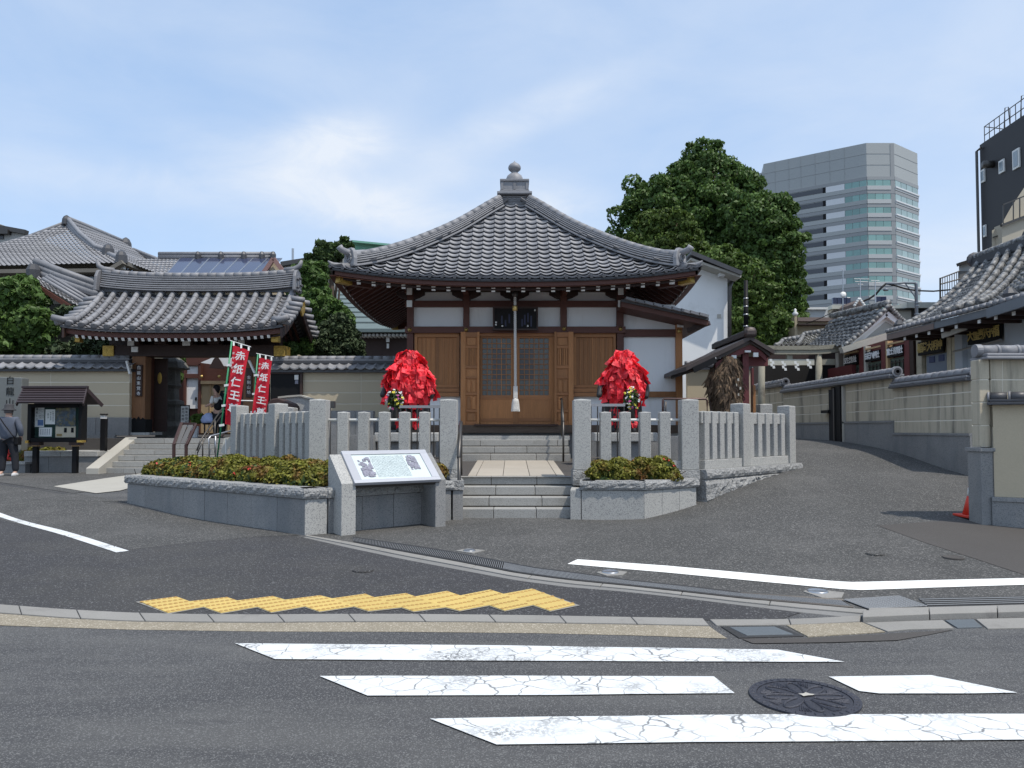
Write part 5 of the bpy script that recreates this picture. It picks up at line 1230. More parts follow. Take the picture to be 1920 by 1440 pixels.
# main ridge
za, zb_ = P(375,548,YG).z, P(375,519,YG).z; xa, xb = gx(192,YG), gx(552,YG)
def ridz(x, z): c = abs((x-(xa+xb)/2)/((xb-xa)/2)); return z+.13*c**3
hh = (zb_-za)/7
for i in range(7):
    mb = MB(); n = 18; vs = []; w0 = .17-.012*i+(.02 if i in (0, 1) else 0)
    for j in range(n+1):
        x = lerp(xa, xb, j/n); z = ridz(x, za+i*hh); vs += [V((x,YG-w0,z+.008)), V((x,YG-w0*.98,z+hh*.72)), V((x,YG+w0*.98,z+hh*.72)), V((x,YG+w0,z+.008))]
    mb.add(vs, [(j*4+k, (j+1)*4+k, (j+1)*4+(k+1) % 4, j*4+(k+1) % 4) for j in range(n) for k in range(4)]+[(0,1,2,3),(n*4+3,n*4+2,n*4+1,n*4)]); mb.build('ridge_course', M_['tile'], gate, recalc=True, bevel=.008)
MB().box(xa,xb,YG-.08,YG+.08,za,zb_+.02).build('ridge_core', M_['tile_dark'], gate)
n = 22
for j in range(n):
    a, b = lerp(xa,xb,j/n), lerp(xa,xb,(j+1.05)/n); MB().tube([V((a,YG,ridz(a,zb_)+.03)), V((b,YG,ridz(b,zb_)+.03))], [.09,.095], 10).build('ridge_cap', M_['tile'], gate, smooth=True)
for sx, x in ((-1, xa), (1, xb)):
    z = ridz(x, za); mb = MB(); mb.prism([V((x+sx*.02, YG+y, z+q)) for y, q in ((-.34,-.12),(-.3,.3),(-.2,.48),(0,.55),(.2,.48),(.3,.3),(.34,-.12))], (sx*.09,0,0)); mb.build('ridge_end_tile', M_['tile'], gate, recalc=True, bevel=.02)
    MB().tube([V((x-sx*.3,YG,ridz(x,zb_)+.05)), V((x,YG,ridz(x,zb_)+.1)), V((x+sx*.14,YG,ridz(x,zb_)+.2)), V((x+sx*.2,YG,ridz(x,zb_)+.36))], [.09,.085,.07,.04], 10).build('ridge_horn', M_['tile'], gate, smooth=True)
    for k in range(5): 
        a = k*1.26; MB().lathe([(.0,-.05),(.06,0),(.0,.05)], V((x+sx*.15, YG+.2*math.cos(a), z+.1+.2*math.sin(a))), 8).build('end_tile_scroll', M_['tile_dark'], gate, smooth=True)
# body
YP2 = 21.55
for a, b, nm in ((246.5,272,0),(456,479,1)):
    box_px('gate_post', (a, 668, b, 811), YP2, .36, mat('gate_wood', (.19,.088,.036), .65, .25, 5, .15, 30, .25, sc=(6,6,.5)) if nm == 0 else bpy.data.materials['gate_wood'], gate, .015)
    box_px('post_shoe', (a-.5, 786, b+.5, 811), YP2-.03, .42, M_['black'], gate, .01)
    mb = MB(); Pm = lambda x, y: P(x, y, YP2-.03)
    mb.prism([Pm(a-.5,787), Pm(a+5,783), Pm(a+9,787), Pm((a+b)/2,781), Pm(b-9,787), Pm(b-5,783), Pm(b+.5,787)], (0,.03,0)); mb.build('post_shoe', M_['black'], gate, recalc=True)
    box_px('post_stone', (a-4, 811, b+8, 816), YP2-.1, .8, M_['granite'], gate, .01)
    box_px('post', (a+27 if a < 300 else a-14, 668, a+36 if a < 300 else a-4, 811), YP2+.5, .2, M_['wood_red'], gate)
box_px('lintel', (212, 646, 514, 668), YP2+.02, .5, M_['wood_dark'], gate, .01)
box_px('lintel_cap', (192, 648, 213, 668), YP2-.02, .54, M_['gold'], gate, .01); box_px('lintel_cap', (513, 648, 534, 668), YP2-.02, .54, M_['gold'], gate, .01)
box_px('upper_beam', (205, 626, 524, 646), YP2+.3, .3, M_['wood_dark'], gate)
for x0_, x1_, y0_, y1_ in ((239,251,636,648),(246,258,650,660),(342,356,636,648),(446,458,636,648)): box_px('bracket_tip', (x0_, y0_, x1_, y1_), YP2-.25, .03, M_['white_paint'], gate)
for x in (249, 349, 452, 300, 400): 
    box_px('bracket_arm', (x-11, 628, x+11, 645), YP2-.22, .5, M_['wood_dark'], gate)
for x0_, x1_ in ((140,150),(458,473)): 
    box_px('corner_plate', (x0_ if x0_ < 200 else 508, 624, x1_-1 if x0_ < 200 else 522, 641), 20.55, .2, M_['gold'], gate, .01)
# open door leaf and name plate
box_px('door_leaf', (284, 672, 313, 809), YP2+.8, .06, M_['wood_dark'], gate)
for y in (700, 740, 780): box_px('door_rail', (284, y, 313, y+5), YP2+.77, .04, M_['wood_dark'], gate)
p = P(300, 709, YP2+.78); MB().lathe([(.0,0),(.16,0),(.17,.02),(.0,.035)], (0,0,0), 20, .38, 1).build('gilt_boss', M_['gold'], gate, M=FM(p))
box_px('name_board', (254, 684, 266, 743), YP2-.06, .05, M_['wood_dark'], gate, .004)
p = P(260, 714, YP2-.075); text('name_board_text', '白\n龍\n山\n東\n覚\n寺', FM(p), .115, M_['plaster_white'], gate, .003, line=1.3)
box_px('name_board', (461, 690, 472, 745), YP2-.06, .05, M_['wood_dark'], gate, .004)
p = P(466.5, 722, YP2-.075); text('name_board_text', '金\n剛\n山\n坊', FM(p), .11, M_['plaster_white'], gate, .003, line=1.3)
for a in ((238,677,244,701),(467,676,478,700)): 
    q0, q1 = P(a[0], a[1], 21.2), P(a[2], a[3], 21.2); mb = MB(); mb.beam(q0, q1, .09, .05); mb.build('paper_strip', M_['white_paint'], gate)
# ---------- gate steps ----------
gs = thing('stone_steps', 'wide pale granite steps rising to the temple gate', 'steps', P(300,888,19.2))
zb0 = .41; rs = (TZ-zb0)/6
for k in range(6):
    y0 = 19.2+.28*k; xa_ = P(187,888,19.2).x; xb_ = -5.6; zt_ = zb0+rs*(k+1); c_ = [xa_]+[lerp(xa_, xb_, t) for t in ([.2,.42,.64,.84] if k % 2 else [.12,.31,.53,.75])]+[xb_]
    for a, b in zip(c_, c_[1:]): MB().box(a+.004, b-.004, y0, y0+.32, zt_-rs+.012, zt_).build('step_stone', M_['granite_step'], gs, bevel=.006)
    MB().box(xa_, xb_, y0+.02, 21, zt_-rs-.05, zt_-.03).build('step_core', M_['soil'], gs)  # core coloured dark as the shadow line at each riser foot
xc0, xc1 = P(163,889,18.9).x, P(187,888,18.9).x
MB().add([V((xc0,18.85,.3)),V((xc1,18.85,.3)),V((xc1,20.75,.3)),V((xc0,20.75,.3)),V((xc0,18.85,.57)),V((xc1,18.85,.57)),V((xc1,20.75,TZ+.03)),V((xc0,20.75,TZ+.03))], [(3,2,1,0),(4,5,6,7),(0,1,5,4),(1,2,6,5),(2,3,7,6),(3,0,4,7)]).build('step_cheek', M_['concrete'], gs, bevel=.01)
# low planter wall under the boundary wall
lw = thing('planter_wall', 'low grey granite planter wall behind the noticeboard', 'planter', P(115,886,19.6))
for i in range(3): box_px('wall_stone', (45+i*46, 855, 90.5+i*46, 889), 19.6, .2, M_['granite_dark'], lw, .004)
for i in range(2): box_px('cap_stone', (45+i*69, 846, 113.5+i*69, 856), 19.55, 1.4, M_['granite'], lw, .008)
for i in range(3): box_px('wall_stone', (-120+i*56, 868, -65+i*56, 893), 19.3, .2, M_['granite_dark'], lw, .004)
box_px('cap_stone', (-120, 866, 47, 871), 19.27, 1.5, M_['granite'], lw, .006)
box_px('back_band', (130, 815, 215, 846), 21.2, .1, M_['granite_dark'], lw)
rng_ = np.random.default_rng(31)
t = thing('azalea_bush', 'small azalea bushes with red flowers behind the low wall at the left', 'bush', P(30,868,19.9), kind=None)
bl = [[P(x,860,19.9).x,19.9,P(x,862,19.9).z,.3,.25,.25] for x in (-60,-30,8,34,42)]+[[P(x,842,20.2).x,20.2,P(x,845,20.2).z,.2,.15,.1] for x in (60,90,110)]
pts, nr = blob_pts(bl, 8000, .4, rng_); leaf_cloud('foliage', pts, nr, .045, M_['azalea'], t, rng=rng_)
c = P(17,855,19.6); pts, nr = blob_pts([[c.x,c.y,c.z,.1,.1,.22]], 160, .5, rng_); leaf_cloud('flowers', pts, nr, .06, M_['flower'], t, aspect=1.2, rng=rng_)
# name stele
sg = thing('stone_stele', 'tall grey stone slab engraved with the temple name at the left edge', 'stone monument', P(10,868,19.8))
a, b = P(-30,708,19.8), P(38,870,19.8)
MB().prism([V((a.x,19.8,b.z)), V((b.x,19.8,b.z)), V((b.x-.01,19.8,a.z)), V((a.x,19.8,a.z+.03))], (0,.3,0)).build('slab', mat('stele_stone', (.15,.16,.155), .6, .12, 3, .1, 60, .1), sg, recalc=True, bevel=.02)
text('engraving', '白\n龍\n山\n東\n覚\n寺', FM(P(18,766,19.79)), .235, M_['black'], sg, .002, line=1.25)
# noticeboard
nb = thing('noticeboard', 'dark roofed glass noticeboard with posters on two posts', 'noticeboard', P(100,888,19))
YN = 19.0
for a, b in ((60,68.5),(134.5,143)): box_px('post', (a, 829, b, 889), YN+.1, .12, M_['black'], nb, .005); box_px('post_collar', (a-1, 828, b+1, 837), YN+.08, .16, M_['wood_light'], nb, .005)
box_px('back_panel', (57, 762, 148, 822), YN+.16, .04, mat('felt_green', (.012,.035,.028), .9, bump=0), nb)
for r in ((51,757,58,829),(147,757,153,829),(58,757,147,764),(58,821,147,829)): box_px('frame', r, YN, .25, M_['black'], nb, .005)
for r in ((55,829,73,835),(129,829,149,835)): box_px('bracket', r, YN+.02, .2, M_['wood_dark'], nb)
box_px('bracket_tip', (144, 825.5, 157, 829.5), YN-.05, .1, M_['gold'], nb); box_px('bracket_tip', (47, 826, 52, 831), YN-.05, .1, M_['gold'], nb)
def paper(r, m_=M_['white_paint'], nm='poster'): return box_px(nm, r, YN+.15, .008, m_, nb)
M_['poster_blue'] = mat('poster_blue', (.06,.085,.12), .5, .5, 5, .5, 14, 0, col2=(.16,.14,.07), c2scale=6, c2lo=.45, c2hi=.6)
p1 = paper((65.5,764,82.5,800.5)); p2 = paper((85,767.5,103,795.5)); paper((73,801.5,97,818.5)); p4 = paper((104.5,764,141.5,800), M_['poster_blue']); p5 = paper((104,799.5,141.5,820), mat('poster_cream', (.62,.55,.42), .8))
for r in ((120,802,125,811),(133,802,138,811)): mb = MB(); mb.prect(*r, YN+.142, .006); mb.build('poster_print', M_['black'], p5)
mb = MB(); mb.prect(106, 813.5, 116, 818, YN+.142, .006); mb.build('poster_print', mat('ochre', (.35,.25,.1), .8), p5)
mb = MB(); mb.prect(70.5, 787, 81, 798, YN+.142, .006); mb.build('poster_print', mat('blueink', (.12,.2,.38), .8, .4, 12), p1)
text('poster_text', '赤\n紙\n仁\n王', FM(P(69.5,777,YN+.144)), .07, M_['black'], p1, .001, line=1.2)
for i, x in enumerate((73.5,76,78.5,81)): text('poster_text', '家内安全心願成就\n'.replace('\n', '')[i:]+'祈', FM(P(x,774,YN+.144)), .028, M_['black'], p1, .001) if False else text('poster_text', '\n'.join('家内安全心願成就'), FM(P(x,776,YN+.144)), .026, M_['black'], p1, .001, line=1.2)
for i, (x, s_) in enumerate(((99.5,'白龍山東覚寺'),(95,'谷中七福神'),(90,'御朱印'))): text('poster_text', '\n'.join(s_), FM(P(x,781-i*.5,YN+.144)), .038, M_['black'], p2, .001, line=1.2)
for i in range(5): mb = MB(); mb.prect(76+i*4, 804, 76.7+i*4, 815, YN+.142, .006); mb.build('poster_print', M_['print_grey'], nb)
box_px('glass', (58, 764, 147, 821), YN+.06, .006, (lambda m: m)(mat('clear_glass', (.9,.95,.95), .03, bump=0)), nb)
gm = bpy.data.materials['clear_glass']; gm.node_tree.nodes['Principled BSDF'].inputs['Transmission Weight'].default_value = 1; gm.node_tree.nodes['Principled BSDF'].inputs['IOR'].default_value = 1.05; gm.node_tree.nodes['Principled BSDF'].inputs['Alpha'].default_value = .25
# board roof
M_['roof_brown'] = mat('roof_brown', (.04,.027,.029), .45, .1, 5, .05, 60, .05)
rt0, rt1, rb0, rb1 = P(44,728,YN+.12), P(163,728,YN+.12), P(31,755,YN-.32), P(156,755,YN-.32)
for i in range(6):
    t0, t1 = i/6, (i+1)/6; a, b, c, d = rt0.lerp(rb0, t0), rt1.lerp(rb1, t0), rt1.lerp(rb1, t1), rt0.lerp(rb0, t1); u = V((0,0,.022)); lo_ = V((0,0,-.02))
    MB().hexa([d+lo_, c+lo_, b+lo_, a+lo_, d+u+V((0,-.015,0)), c+u+V((0,-.015,0)), b, a]).build('roof_board', M_['roof_brown'], nb, recalc=True)
bk = V((0,.88,0)); MB().hexa([V((rb0.x,rt0.y+.44,rb0.z-.02)),V((rb1.x,rt0.y+.44,rb0.z-.02)),rt1+V((0,0,-.02)),rt0+V((0,0,-.02)),V((rb0.x,rt0.y+.44,rb0.z)),V((rb1.x,rt0.y+.44,rb0.z)),rt1,rt0]).build('roof_board', M_['roof_brown'], nb, recalc=True)
MB().beam(rt0+V((-.03,0,.03)), rt1+V((.03,0,.03)), .09, .06).build('roof_ridge', M_['roof_brown'], nb, bevel=.01)
for e, b in ((rt0, rb0), (rt1, rb1)):
    for yy in (b, V((b.x, e.y+.44, b.z))): MB().beam(e+V((0,0,-.03)), yy+V((0,0,-.05)), .03, .09).build('barge_board', M_['roof_brown'], nb)
# bollard light
bo = thing('bollard_light', 'slim black bollard light beside the gate steps', 'bollard light', P(192,843,19.9))
box_px('column', (187.5, 785, 197, 846), 19.9, .13, M_['black'], bo, .006); box_px('light_head', (188.2, 778, 196.3, 785), 19.91, .11, M_['white_paint'], bo); box_px('cap', (187, 775.5, 197.5, 778.5), 19.89, .14, M_['steel_dark'], bo, .004)
# brown reading stand
rs_ = thing('reading_stand', 'dark brown slatted reading stand behind the azaleas', 'reading stand', P(345,860,15.5))
YR = 15.5; br_ = mat('stand_brown', (.05,.022,.018), .5, bump=.05)
def bm2(a, b, Ya, Yb_, w_, h_, nm='frame', m_=br_): MB().beam(P(*a, Ya), P(*b, Yb_), w_, h_).build(nm, m_, rs_, bevel=.004)
bm2((326,862),(326,833), YR, YR, .06, .05); bm2((349,860),(349,833), YR, YR, .06, .05); bm2((326,834),(341,793), YR-.01, YR+.35, .06, .05); bm2((350,834),(368,795), YR-.01, YR+.35, .05, .05); bm2((338,794),(368,795), YR+.35, YR+.35, .05, .05)
gsl = mat('slat_grey', (.12,.115,.11), .6, bump=.05); bm2((333,832),(347,797), YR+.02, YR+.32, .1, .02, 'slat', gsl); bm2((342,832),(358,797), YR+.02, YR+.32, .1, .02, 'slat', gsl)
# handrails by the gate steps
def hrail(label, pl, Ys, posts, r=.02, m=M_['steel_dark']):
    t = thing('handrail', label, 'handrail', P(*pl[0], Ys[0])); MB().tube([P(*q, y) for q, y in zip(pl, Ys)], r, 8).build('rail', m, t, smooth=True)
    for a, b, y in posts: MB().tube([P(*a, y), P(*b, y)], r*.9, 8).build('post', m, t, smooth=True)
hrail('dark double handrail climbing beside the green banner pole', [(369,845),(376,826),(398,793),(418,764),(420,760)], [18.2,18.3,19,19.6,19.7], [((380,862),(380,824),18.4),((403,850),(403,788),19.1)])
hrail('lower dark handrail climbing parallel under the taller one', [(370,850),(378,832),(400,800),(420,772)], [18.25,18.35,19.05,19.65], [((370,862),(370,848),18.3)], .014)
hrail('bright steel handrail between the banners and the left fence', [(392,862),(392,822),(395,818),(440,806),(470,798)], [16.2,16.2,16.25,17,17.6], [((404,858),(404,815),16.4)], .02, M_['steel'])
hrail('white horizontal rail end behind the banners', [(440,751),(480,751.5)], [19.5,19.5], [((442,790),(442,752),19.5),((478,790),(478,752),19.5)], .015, M_['white_paint'])
# ---------- banners ----------
def banner(label, pb, pt, Y, corners, chars, csz, arms, grp='red prayer banners on green poles'):
    t = thing('prayer_banner', label, 'banner', P(*pb, Y), grp)
    MB().tube([P(*pb, Y), P(*pt, Y)], .017, 8).build('pole', M_['green_pole'], t, smooth=True)
    tl, tr, br2, bl2 = [P(*c, Y-.02) for c in corners]
    nx_, nz_ = 8, 26; vs = []
    for j in range(nz_+1):
        for i in range(nx_+1):
            u, v = i/nx_, j/nz_; p = tl.lerp(tr, u).lerp(bl2.lerp(br2, u), v); p = p+V((0, .035*math.sin(v*7+u*3)*(.3+v)+.02*math.sin(u*6.3)*v, 0)); vs.append(p)
    cl = MB().add(vs, [(j*(nx_+1)+i, j*(nx_+1)+i+1, (j+1)*(nx_+1)+i+1, (j+1)*(nx_+1)+i) for j in range(nz_) for i in range(nx_)]).build('cloth', M_['banner_red'], t, smooth=True)
    MB().tube([P(pt[0]-3, pt[1]-1.5, Y), P(corners[1][0]+3, corners[1][1]-6.5, Y)], .009, 6).build('crossbar', M_['white_paint'], t)
    for f_ in (.04, .5, .96):
        a = P(lerp(corners[0][0],corners[1][0],f_), lerp(corners[0][1],corners[1][1],f_)-6, Y-.01); b = P(lerp(corners[0][0],corners[1][0],f_), lerp(corners[0][1],corners[1][1],f_)+1, Y-.02); MB().beam(a, b, .035, .006).build('loop', M_['white_paint'], t)
    for y in arms:
        f_ = (y-pt[1])/(pb[1]-pt[1]); xp = lerp(pt[0], pb[0], f_); MB().beam(P(xp-4, y+1, Y-.02), P(xp+5.5, y-.5, Y-.02), .01, .045).build('loop', M_['white_paint'], t)
    ax_ = (tr-tl).normalized(); dn = (bl2-tl).normalized(); H = (bl2-tl).length; Wd = (tr-tl).length; zz = V((0,-1,0))
    for k, ch in enumerate(chars):
        v = .115+.168*k
        if v > .95: break
        p = tl.lerp(tr, .56).lerp(bl2.lerp(br2, .56), v)+V((0,-.05+.035*math.sin(v*7+1.6)*(.3+v),0))
        M = Matrix(((ax_.x,-dn.x,0,p.x),(0,0,-1,p.y),(ax_.z,-dn.z,0,p.z),(0,0,0,1)))
        text('lettering', ch, M, csz, M_['plaster_white'], cl, .004, bold=.004)
    for k, ch in enumerate('家内安全'):
        p = tl.lerp(tr, .13).lerp(bl2.lerp(br2, .13), .10+.06*k)+V((0,-.04,0)); M = Matrix(((ax_.x,-dn.x,0,p.x),(0,0,-1,p.y),(ax_.z,-dn.z,0,p.z),(0,0,0,1))); text('lettering', ch, M, .05, M_['plaster_white'], cl, .003)
    for k, ch in enumerate('白龍山東覚寺'):
        p = tl.lerp(tr, .88).lerp(bl2.lerp(br2, .88), .60+.06*k)+V((0,-.05,0)); M = Matrix(((ax_.x,-dn.x,0,p.x),(0,0,-1,p.y),(ax_.z,-dn.z,0,p.z),(0,0,0,1))); text('lettering', ch, M, .05, M_['plaster_white'], cl, .003)
banner('left and taller red prayer banner leaning on a green pole', (407,860), (434.5,640), 15.2, [(437,647),(467.5,657),(442,801),(421,795)], '赤紙仁王尊', .205, [684,722,760,797])
banner('right and shorter red prayer banner on a green pole', (471,805), (483.5,664), 17.6, [(486.5,670),(510,675.5),(497,802),(470,798)], '赤紙仁王尊', .19, [703,738,772])
t = thing('small_sign', 'small white sign on a white stake in the azaleas', 'sign', P(424,860,14.8)); MB().beam(P(424,866,14.8), P(424,823,14.8), .03, .02).build('stake', M_['white_paint'], t); MB().prism([P(414,848,15), P(420,821,15), P(440,818,15), P(438,826,15), P(420,852,15)], (0,.01,0)).build('plate', mat('worn_white', (.6,.58,.52), .8), t, recalc=True)
# parapet behind the left fence
t = thing('stone_parapet', 'sloping grey granite parapet behind the left fence, under the dark door', 'parapet', P(560,800,18.6))
MB().prism([P(522,745,18.6), P(545,742.5,18.6), P(563,741.5,18.6), P(600,754,18.6), P(606,870,18.6), P(522,870,18.6)], (0,.3,0)).build('slab', M_['granite'], t, recalc=True, bevel=.01)
MB().prism([P(521,743.5,18.55), P(545,741,18.55), P(563,740,18.55), P(603,754,18.55), P(603,756.5,18.55), P(563,743,18.55), P(521,746.5,18.55)], (0,.42,0)).build('cap', M_['concrete'], t, recalc=True)
t = thing('metal_box', 'grey metal intercom box behind the left corner post', 'box', P(620,770,14)); box_px('case', (612,752,627,765), 13.6, .1, M_['steel_dark'], t, .004); box_px('column', (613,765,619,872), 13.65, .06, M_['steel_dark'], t)
t = thing('covered_bench', 'dark hooded shape behind the left fence posts', 'cover', P(525,775,17)); MB().prism([P(498,775,17.2), P(500,758,17.2), P(508,748,17.2), P(522,746,17.2), P(546,756,17.2), P(551,762,17.2), P(551,790,17.2), P(498,790,17.2)], (0,.5,0)).build('hood', M_['wood_dark'], t, recalc=True, bevel=.03)
# ---------- inside the gate ----------
rc = thing('reception_hall', 'temple office seen through the gate with white panels and tan screens', 'building', P(400,815,27))
YI = 27.5
box_px('wall', (330, 640, 520, 815), YI+.3, .3, M_['wood_red'], rc)
for r in ((348,686,371,702),(348,709,371,766)): box_px('white_panel', r, YI+.2, .06, M_['plaster_white'], rc)
box_px('door_pull', (365.5,745,368,751), YI+.15, .05, M_['black'], rc)
for r in ((344,683,348,780),(371,683,376,812),(348,701,371,709),(344,680,376,685)): box_px('frame', r, YI+.1, .15, M_['wood_red'], rc)
box_px('screen_frame', (376, 714, 520, 720), YI+.05, .1, M_['wood_light'], rc)
for i in range(7): box_px('tan_screen', (377+i*17, 720, 393+i*17, 812), YI+.15, .04, mat('tan', (.42,.31,.18), .8) if i == 0 else bpy.data.materials['tan'], rc); box_px('screen_stile', (393+i*17, 720, 394+i*17, 812), YI+.1, .08, M_['wood_light'], rc)
mb = MB(); mb.prism([P(376,680,YI-.2), P(404,668,YI-.2), P(428,668,YI-.2), P(470,690,YI-.2), P(470,692,YI-.2), P(410,685,YI-.2)], (0,.1,0)); mb.build('gable_plaster', M_['plaster_white'], rc, recalc=True)
mb = MB(); mb.prism([P(392,690,YI-.25), P(400,674,YI-.25), P(406,667,YI-.25), P(413,676,YI-.25), P(422,692,YI-.25)], (0,.1,0)); mb.build('carving', M_['wood_dark'], rc, recalc=True)
for x in (378, 411): MB().lathe([(0,-.06),(.06,-.03),(.06,.03),(0,.06)], P(x, 706, YI-.05), 10).build('stud', M_['brass'], rc, smooth=True)
ln = thing('stone_lantern', 'old carved stone lantern standing inside the gate', 'stone lantern', P(328,815,24))
cx_ = P(327,740,24); S1 = 24/F
MB().lathe([(28*S1,0),(28*S1,.35),(20*S1,.5),(19*S1,.95),(24*S1,1.05),(24*S1,1.15),(15*S1,1.2),(14*S1,1.55),(20*S1,1.65),(17*S1,1.7),(16*S1,2.15),(34*S1,2.2),(26*S1,2.4),(14*S1,2.55),(5*S1,2.75)], V((cx_.x-.1,24,1.3)), 8).build('stonework', mat('old_stone', (.16,.155,.14), .95, .3, 5, .2, 40, .6, bscale=12, bdist=.05), ln)
t = thing('potted_shrub', 'leafy shrub seen behind the stone lantern', 'shrub', P(327,700,25)); c = P(329,678,24.8); pts, nr = blob_pts([[c.x,c.y,c.z,.32,.3,.4],[c.x,c.y,c.z-.5,.25,.25,.3]], 1600, .3, rng_); leaf_cloud('foliage', pts, nr, .09, M_['leaf'], t, rng=rng_); MB().tube([V((c.x,c.y,1.3)), c], .04, 6).build('stem', M_['bark'], t)
sgn = thing('sign', 'white standing sign with black lettering inside the gate', 'sign', P(345,815,23)); box_px('board', (337.5,759.5,355,802), 23, .04, M_['black'], sgn); f_ = box_px('face', (339,761.5,353.5,800), 22.98, .02, M_['white_paint'], sgn)
text('lettering', '\n'.join('御朱印受付'), FM(P(349.5,779,22.96)), .085, M_['black'], f_, .001, line=1.2); text('lettering', '\n'.join('開門時間'), FM(P(343,777,22.96)), .085, M_['black'], f_, .001, line=1.2)
t = thing('potted_plant', 'small green plant beside the desk inside the gate', 'potted plant', P(372,815,23)); c = P(372,785,22.6); pts, nr = blob_pts([[c.x,c.y,c.z,.24,.2,.14]], 320, .2, rng_); leaf_cloud('foliage', pts, nr, .09, M_['leaf_bright'], t, rng=rng_); MB().lathe([(.09,0),(.12,.35)], V((c.x-.1,c.y,1.3)), 12).build('pot', M_['plaster_white'], t); MB().tube([V((c.x-.1,c.y,1.6)), c], .02, 5).build('stem', M_['bark'], t)
t = thing('desk', 'small dark desk with a pale blue cloth inside the gate', 'desk', P(392,815,22.6)); box_px('top', (380,792,412,796), 22.5, .5, M_['wood_dark'], t); 
for x in (382, 409): box_px('leg', (x,796,x+2,816), 22.55, .04, M_['wood_dark'], t)
cl = MB(); c = P(392,785,22.4); cl.lathe([(.22,-.13),(.25,-.04),(.2,.08),(.1,.16),(.01,.18)], c, 16, 1, .6); o = cl.build('cloth_bundle', mat('pale_blue', (.42,.5,.75), .8, .2, 8), None, smooth=True); tag(o, 'pale blue cloth bundle on the desk inside the gate', 'cloth bundle')
# ---------- people ----------
M_['skin'] = mat('skin', (.52,.32,.24), .6, .05, 5, .03, 60, 0); M_['shirt'] = mat('shirt', (.10,.115,.15), .85, .12, 6, .1, 60, .2); M_['trousers'] = mat('trousers', (.014,.016,.022), .85, .15, 6, .1, 60, .2); M_['shoe'] = mat('shoe', (.6,.6,.6), .6); M_['hair_grey'] = mat('hair_grey', (.12,.11,.11), .8); M_['hat'] = mat('hat', (.045,.045,.05), .85)
def skin(nm, jt, ed, m_, par, base, root=0, sub=2):
    me = bpy.data.meshes.new(nm); me.from_pydata([j[0] for j in jt], [], ed); me.materials.append(m_); o = bpy.data.objects.new(nm, me); _link(o, par, Matrix.Translation(base))
    sk = o.modifiers.new('skin', 'SKIN'); sk.use_smooth_shade = True
    for i, j in enumerate(jt): r = j[1]; me.skin_vertices[0].data[i].radius = (r, r) if not isinstance(r, tuple) else r
    me.skin_vertices[0].data[root].use_root = True; s = o.modifiers.new('sub', 'SUBSURF'); s.levels = 1; s.render_levels = sub; return o
pb_ = GP(15,893); pb_ = V((P(14,893,18.2).x,18.2,G(-12,18.2)))
pe = thing('person', 'person in grey top, dark trousers and bucket hat standing with their back turned', 'person', pb_)
bj = [((0,0,.92),.09),((0,.0,1.12),.09),((0,.0,1.3),(.12,.09)),((0,0,1.42),.09),((0,-.0,1.5),.06),((0,-.01,1.58),(.085,.1)),((0,-.01,1.66),(.08,.095)),
      ((-.09,0,.86),.095),((-.12,.02,.48),.065),((-.14,0,.1),.045),((-.14,-.12,.03),.035),((.09,0,.86),.095),((.14,.03,.48),.065),((.17,.04,.1),.045),((.17,-.08,.03),.035),
      ((-.2,0,1.37),.06),((-.27,.02,1.12),.048),((-.22,.14,.95),.035),((-.18,.2,.93),.03),((.2,0,1.37),.06),((.27,.02,1.12),.048),((.24,.1,.92),.035),((.22,.14,.86),.03)]
be = [(0,1),(1,2),(2,3),(3,4),(4,5),(5,6),(0,7),(7,8),(8,9),(9,10),(0,11),(11,12),(12,13),(13,14),(2,15),(15,16),(16,17),(17,18),(2,19),(19,20),(20,21),(21,22)]
skin('body', bj, be, M_['skin'], pe, pb_)
skin('shirt', [((0,0,.84),(.20,.14)),((0,0,1.1),(.21,.15)),((0,0,1.3),(.20,.14)),((0,0,1.42),(.12,.1)),((-.19,0,1.38),.085),((-.275,.02,1.14),.075),((-.23,.12,.98),.055),((.19,0,1.38),.085),((.275,.02,1.14),.075),((.25,.09,.96),.055)], [(0,1),(1,2),(2,3),(2,4),(4,5),(5,6),(2,7),(7,8),(8,9)], M_['shirt'], pe, pb_)
skin('trousers', [((0,0,1.03),(.18,.12)),((-.1,0,.82),.12),((-.13,.02,.48),.088),((-.145,.0,.1),.075),((.1,0,.82),.12),((.15,.03,.48),.088),((.175,.04,.1),.075)], [(0,1),(1,2),(2,3),(0,4),(4,5),(5,6)], M_['trousers'], pe, pb_)
for x, y in ((-.15,-.04),(.18,0)): MB().lathe([(.05,0),(.052,.035),(.045,.07),(.02,.09)], pb_+V((x,y,0)), 14, 1, 2.3).build('shoe', M_['shoe'], pe, smooth=True)
MB().lathe([(.155,1.60),(.15,1.615),(.105,1.655),(.1,1.72),(.085,1.755),(.02,1.765)], pb_, 20).build('hat', M_['hat'], pe, smooth=True)
MB().lathe([(.09,1.53),(.1,1.57),(.1,1.62),(.09,1.64)], pb_+V((0,-.01,0)), 16).build('hair', M_['hair_grey'], pe, smooth=True)
MB().tube([pb_+V((-.12,-.15,1.42)), pb_+V((.02,-.18,1.25)), pb_+V((.2,-.16,1.0)), pb_+V((.24,-.1,.92))], .012, 6).build('bag_strap', M_['black'], pe); MB().box(pb_.x+.2, pb_.x+.3, 18.1, 18.25, pb_.z+.76, pb_.z+.95).build('shoulder_bag', M_['black'], pe, bevel=.02)
pb2 = V((P(406,800,22.2).x, 22.3, TZ))
pe = thing('person', 'person with dark hair in white blouse and black vest beside the desk in the gateway', 'person', pb2)
